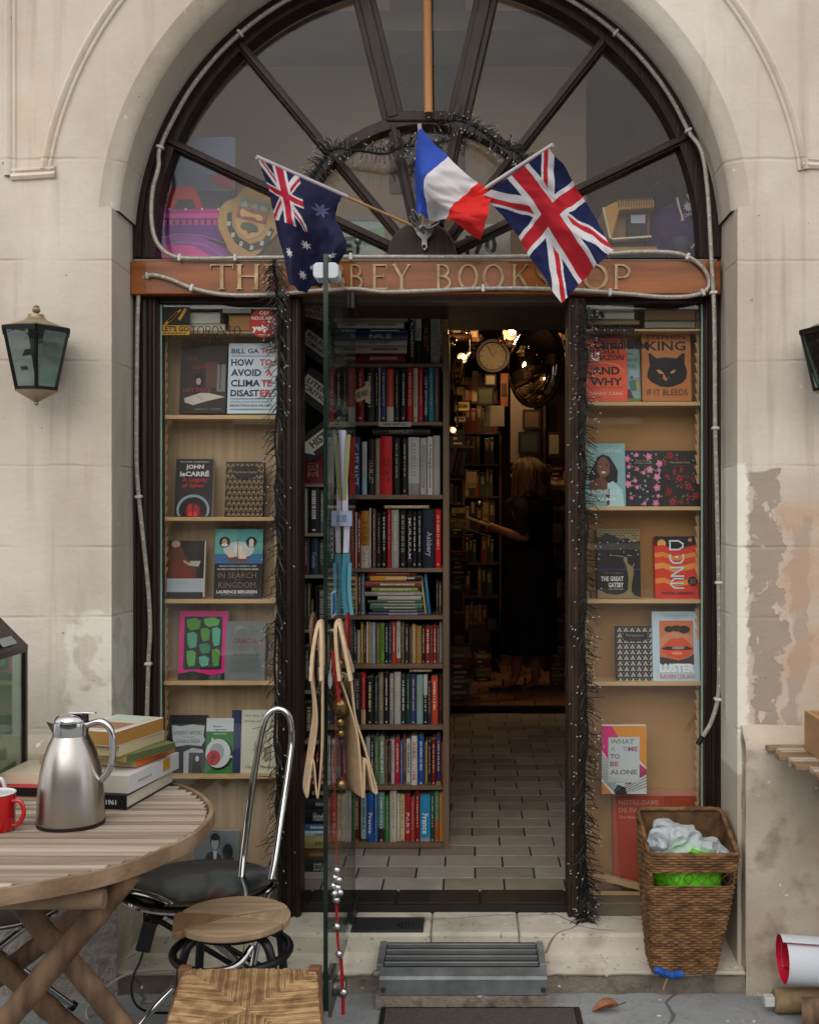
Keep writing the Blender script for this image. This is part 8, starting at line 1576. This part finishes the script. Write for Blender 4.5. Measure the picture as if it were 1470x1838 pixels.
for ox, oy in ((-.10, -.05), (-.07, .02)): q.strip(sm([V((bx + ox, by + oy, .285)), V((bx + ox - .02, by + oy - .015, .325)), V((bx + ox + .005, by + oy - .03, .34)), V((bx + ox + .035, by + oy - .03, .318)), V((bx + ox + .04, by + oy - .02, .285))], 16), V((.3, .9, .2)).normalized(), .022, .0012, M_WB)
q.build('film', t, recalc=False)
t = thing('blue_rag', P(1200, 1748, 3.36), 'small blue twisted rag with a tan cord at the foot of the basket', 'rag'); q = MB(); q.tube(sm([P(1176, 1740, 3.345), P(1190, 1746, 3.335), P(1206, 1750, 3.33), P(1224, 1748, 3.335)], 16), [.008 + .005 * abs(math.sin(i * 1.3)) for i in range(17)], M('#1f4f9c', .6, var=.3, scale=40), 10); q.sph(P(1180, 1741, 3.335), .012, M('#2456a8', .6), 8, (1.2, .8, .7)); q.build('cloth', t); q = MB(); q.tube([P(1199, 1752, 3.335), P(1194, 1764, 3.34), P(1190, 1776, 3.35)], .003, M('#a58f6c', .8), 7); q.build('cord', t)
# ================================================================ RIGHT EDGE: ROLLED POSTER, TUBES, CRATE ON A SLATTED TABLE
t = thing('rolled_poster', P(1470, 1768, 3.22), 'loosely rolled white poster with a red inside lying at the foot of the right wall', 'poster'); c = P(1428, 1723, 3.22); 
def roll(u, v):
    a = R(120) - u * R(520); r = .074 * (1 - .25 * u); p = V((PX(1399, 3.22) + .0 + v * .42 + .02 * u * (1 - v), 3.22 + math.cos(a) * r * .9, c.z + math.sin(a) * r - .03 * v)); return p
q = MB(); vs = []
q.grid(roll, 70, 12, M('#cdd3dc', .4, var=.03)); q.build('sheet', t, recalc=False)
q = MB(); q.grid(lambda u, v: roll(u, v) + (V((roll(u, v).x, 3.22, c.z - .03 * v)) - roll(u, v)).normalized() * .0015, 70, 12, M('#c41f3a', .45, var=.05)); q.build('red_inside', t, recalc=False)
t = thing('ribbed_tube', P(1420, 1785, 3.27), 'short ribbed tan tube lying under the rolled poster', 'tube'); c = P(1388, 1768, 3.27); c.z = ZS + .037; q = MB(); q.lathe(c, [(.0, 0), (.03, 0)] + [(.036 - .0015 * (i % 2), .006 + i * .006) for i in range(40)] + [(.0, .25)], M('#8f7a5c', .8, var=.2, scale=30), 24, (UY, UZ, UX)); q.build('tube', t); q = MB(); q.box((c.x - .03, c.y - .02, c.z - .012), (c.x - .0005, c.y + .012, c.z + .016), M('#c3c6c4', .5)); q.build('white_clip', t, bevel=.003)
t = thing('wooden_log', P(1460, 1800, 3.18), 'brown wooden pole end lying at the lower right corner', 'log'); q = MB(); a = P(1440, 1775, 3.18); a.z = ZS + .042; q.tube([a, a + V((.3, -.10, .03))], .042, M_BAM, 18); q.build('pole', t)
t = thing('slatted_table', (1.15, 3.15, ZS), 'small wooden slatted table at the right edge, only its corner in view', 'table'); zt = .5935; q = MB()
for i in range(9): y = 2.86 + i * .062; q.box((PX(1418, 3.12) + (.02 if i % 2 else 0) + (i < 5) * (5 - i) * .012, y, zt - .016), (1.75, y + .048, zt), M_SLAT3 if i % 2 else M_RIM)
q.build('tabletop', t, bevel=.003)
for x in (1.10, 1.68):
    for y in (2.92, 3.32): q = MB(); q.box((x - .016, y - .016, ZS), (x + .016, y + .016, zt - .0165), M_BAM); q.build('leg', t, bevel=.002)
q = MB(); q.box((1.0, 3.0, zt - .045), (1.7, 3.03, zt - .0165), M_BAM); q.build('cross_rail', t)
t = thing('wooden_crate', (1.2, 3.1, zt), 'open plywood crate standing on the slatted table at the right edge', 'crate'); M_PLY = M('#a07b56', .6, var=.2, scale=6, stretch=(1, 1, 4), h2='#b38d66'); xa = PX(1443, 3.31); z0, z1 = zt + .001, PZ(1275, 3.31)
for n_, a, b in (('front_board', (xa, 2.98, z0), (xa + .42, 2.992, z1 - .01)), ('back_board', (xa, 3.30, z0), (xa + .42, 3.312, z1)), ('end_board', (xa, 2.9925, z0), (xa + .012, 3.2995, z1)), ('end_board', (xa + .408, 2.9925, z0), (xa + .42, 3.2995, z1)), ('bottom_board', (xa + .0125, 2.9925, z0), (xa + .4075, 3.2995, z0 + .01))): q = MB(); q.box(a, b, M_PLY); q.build(n_, t, bevel=.0015)
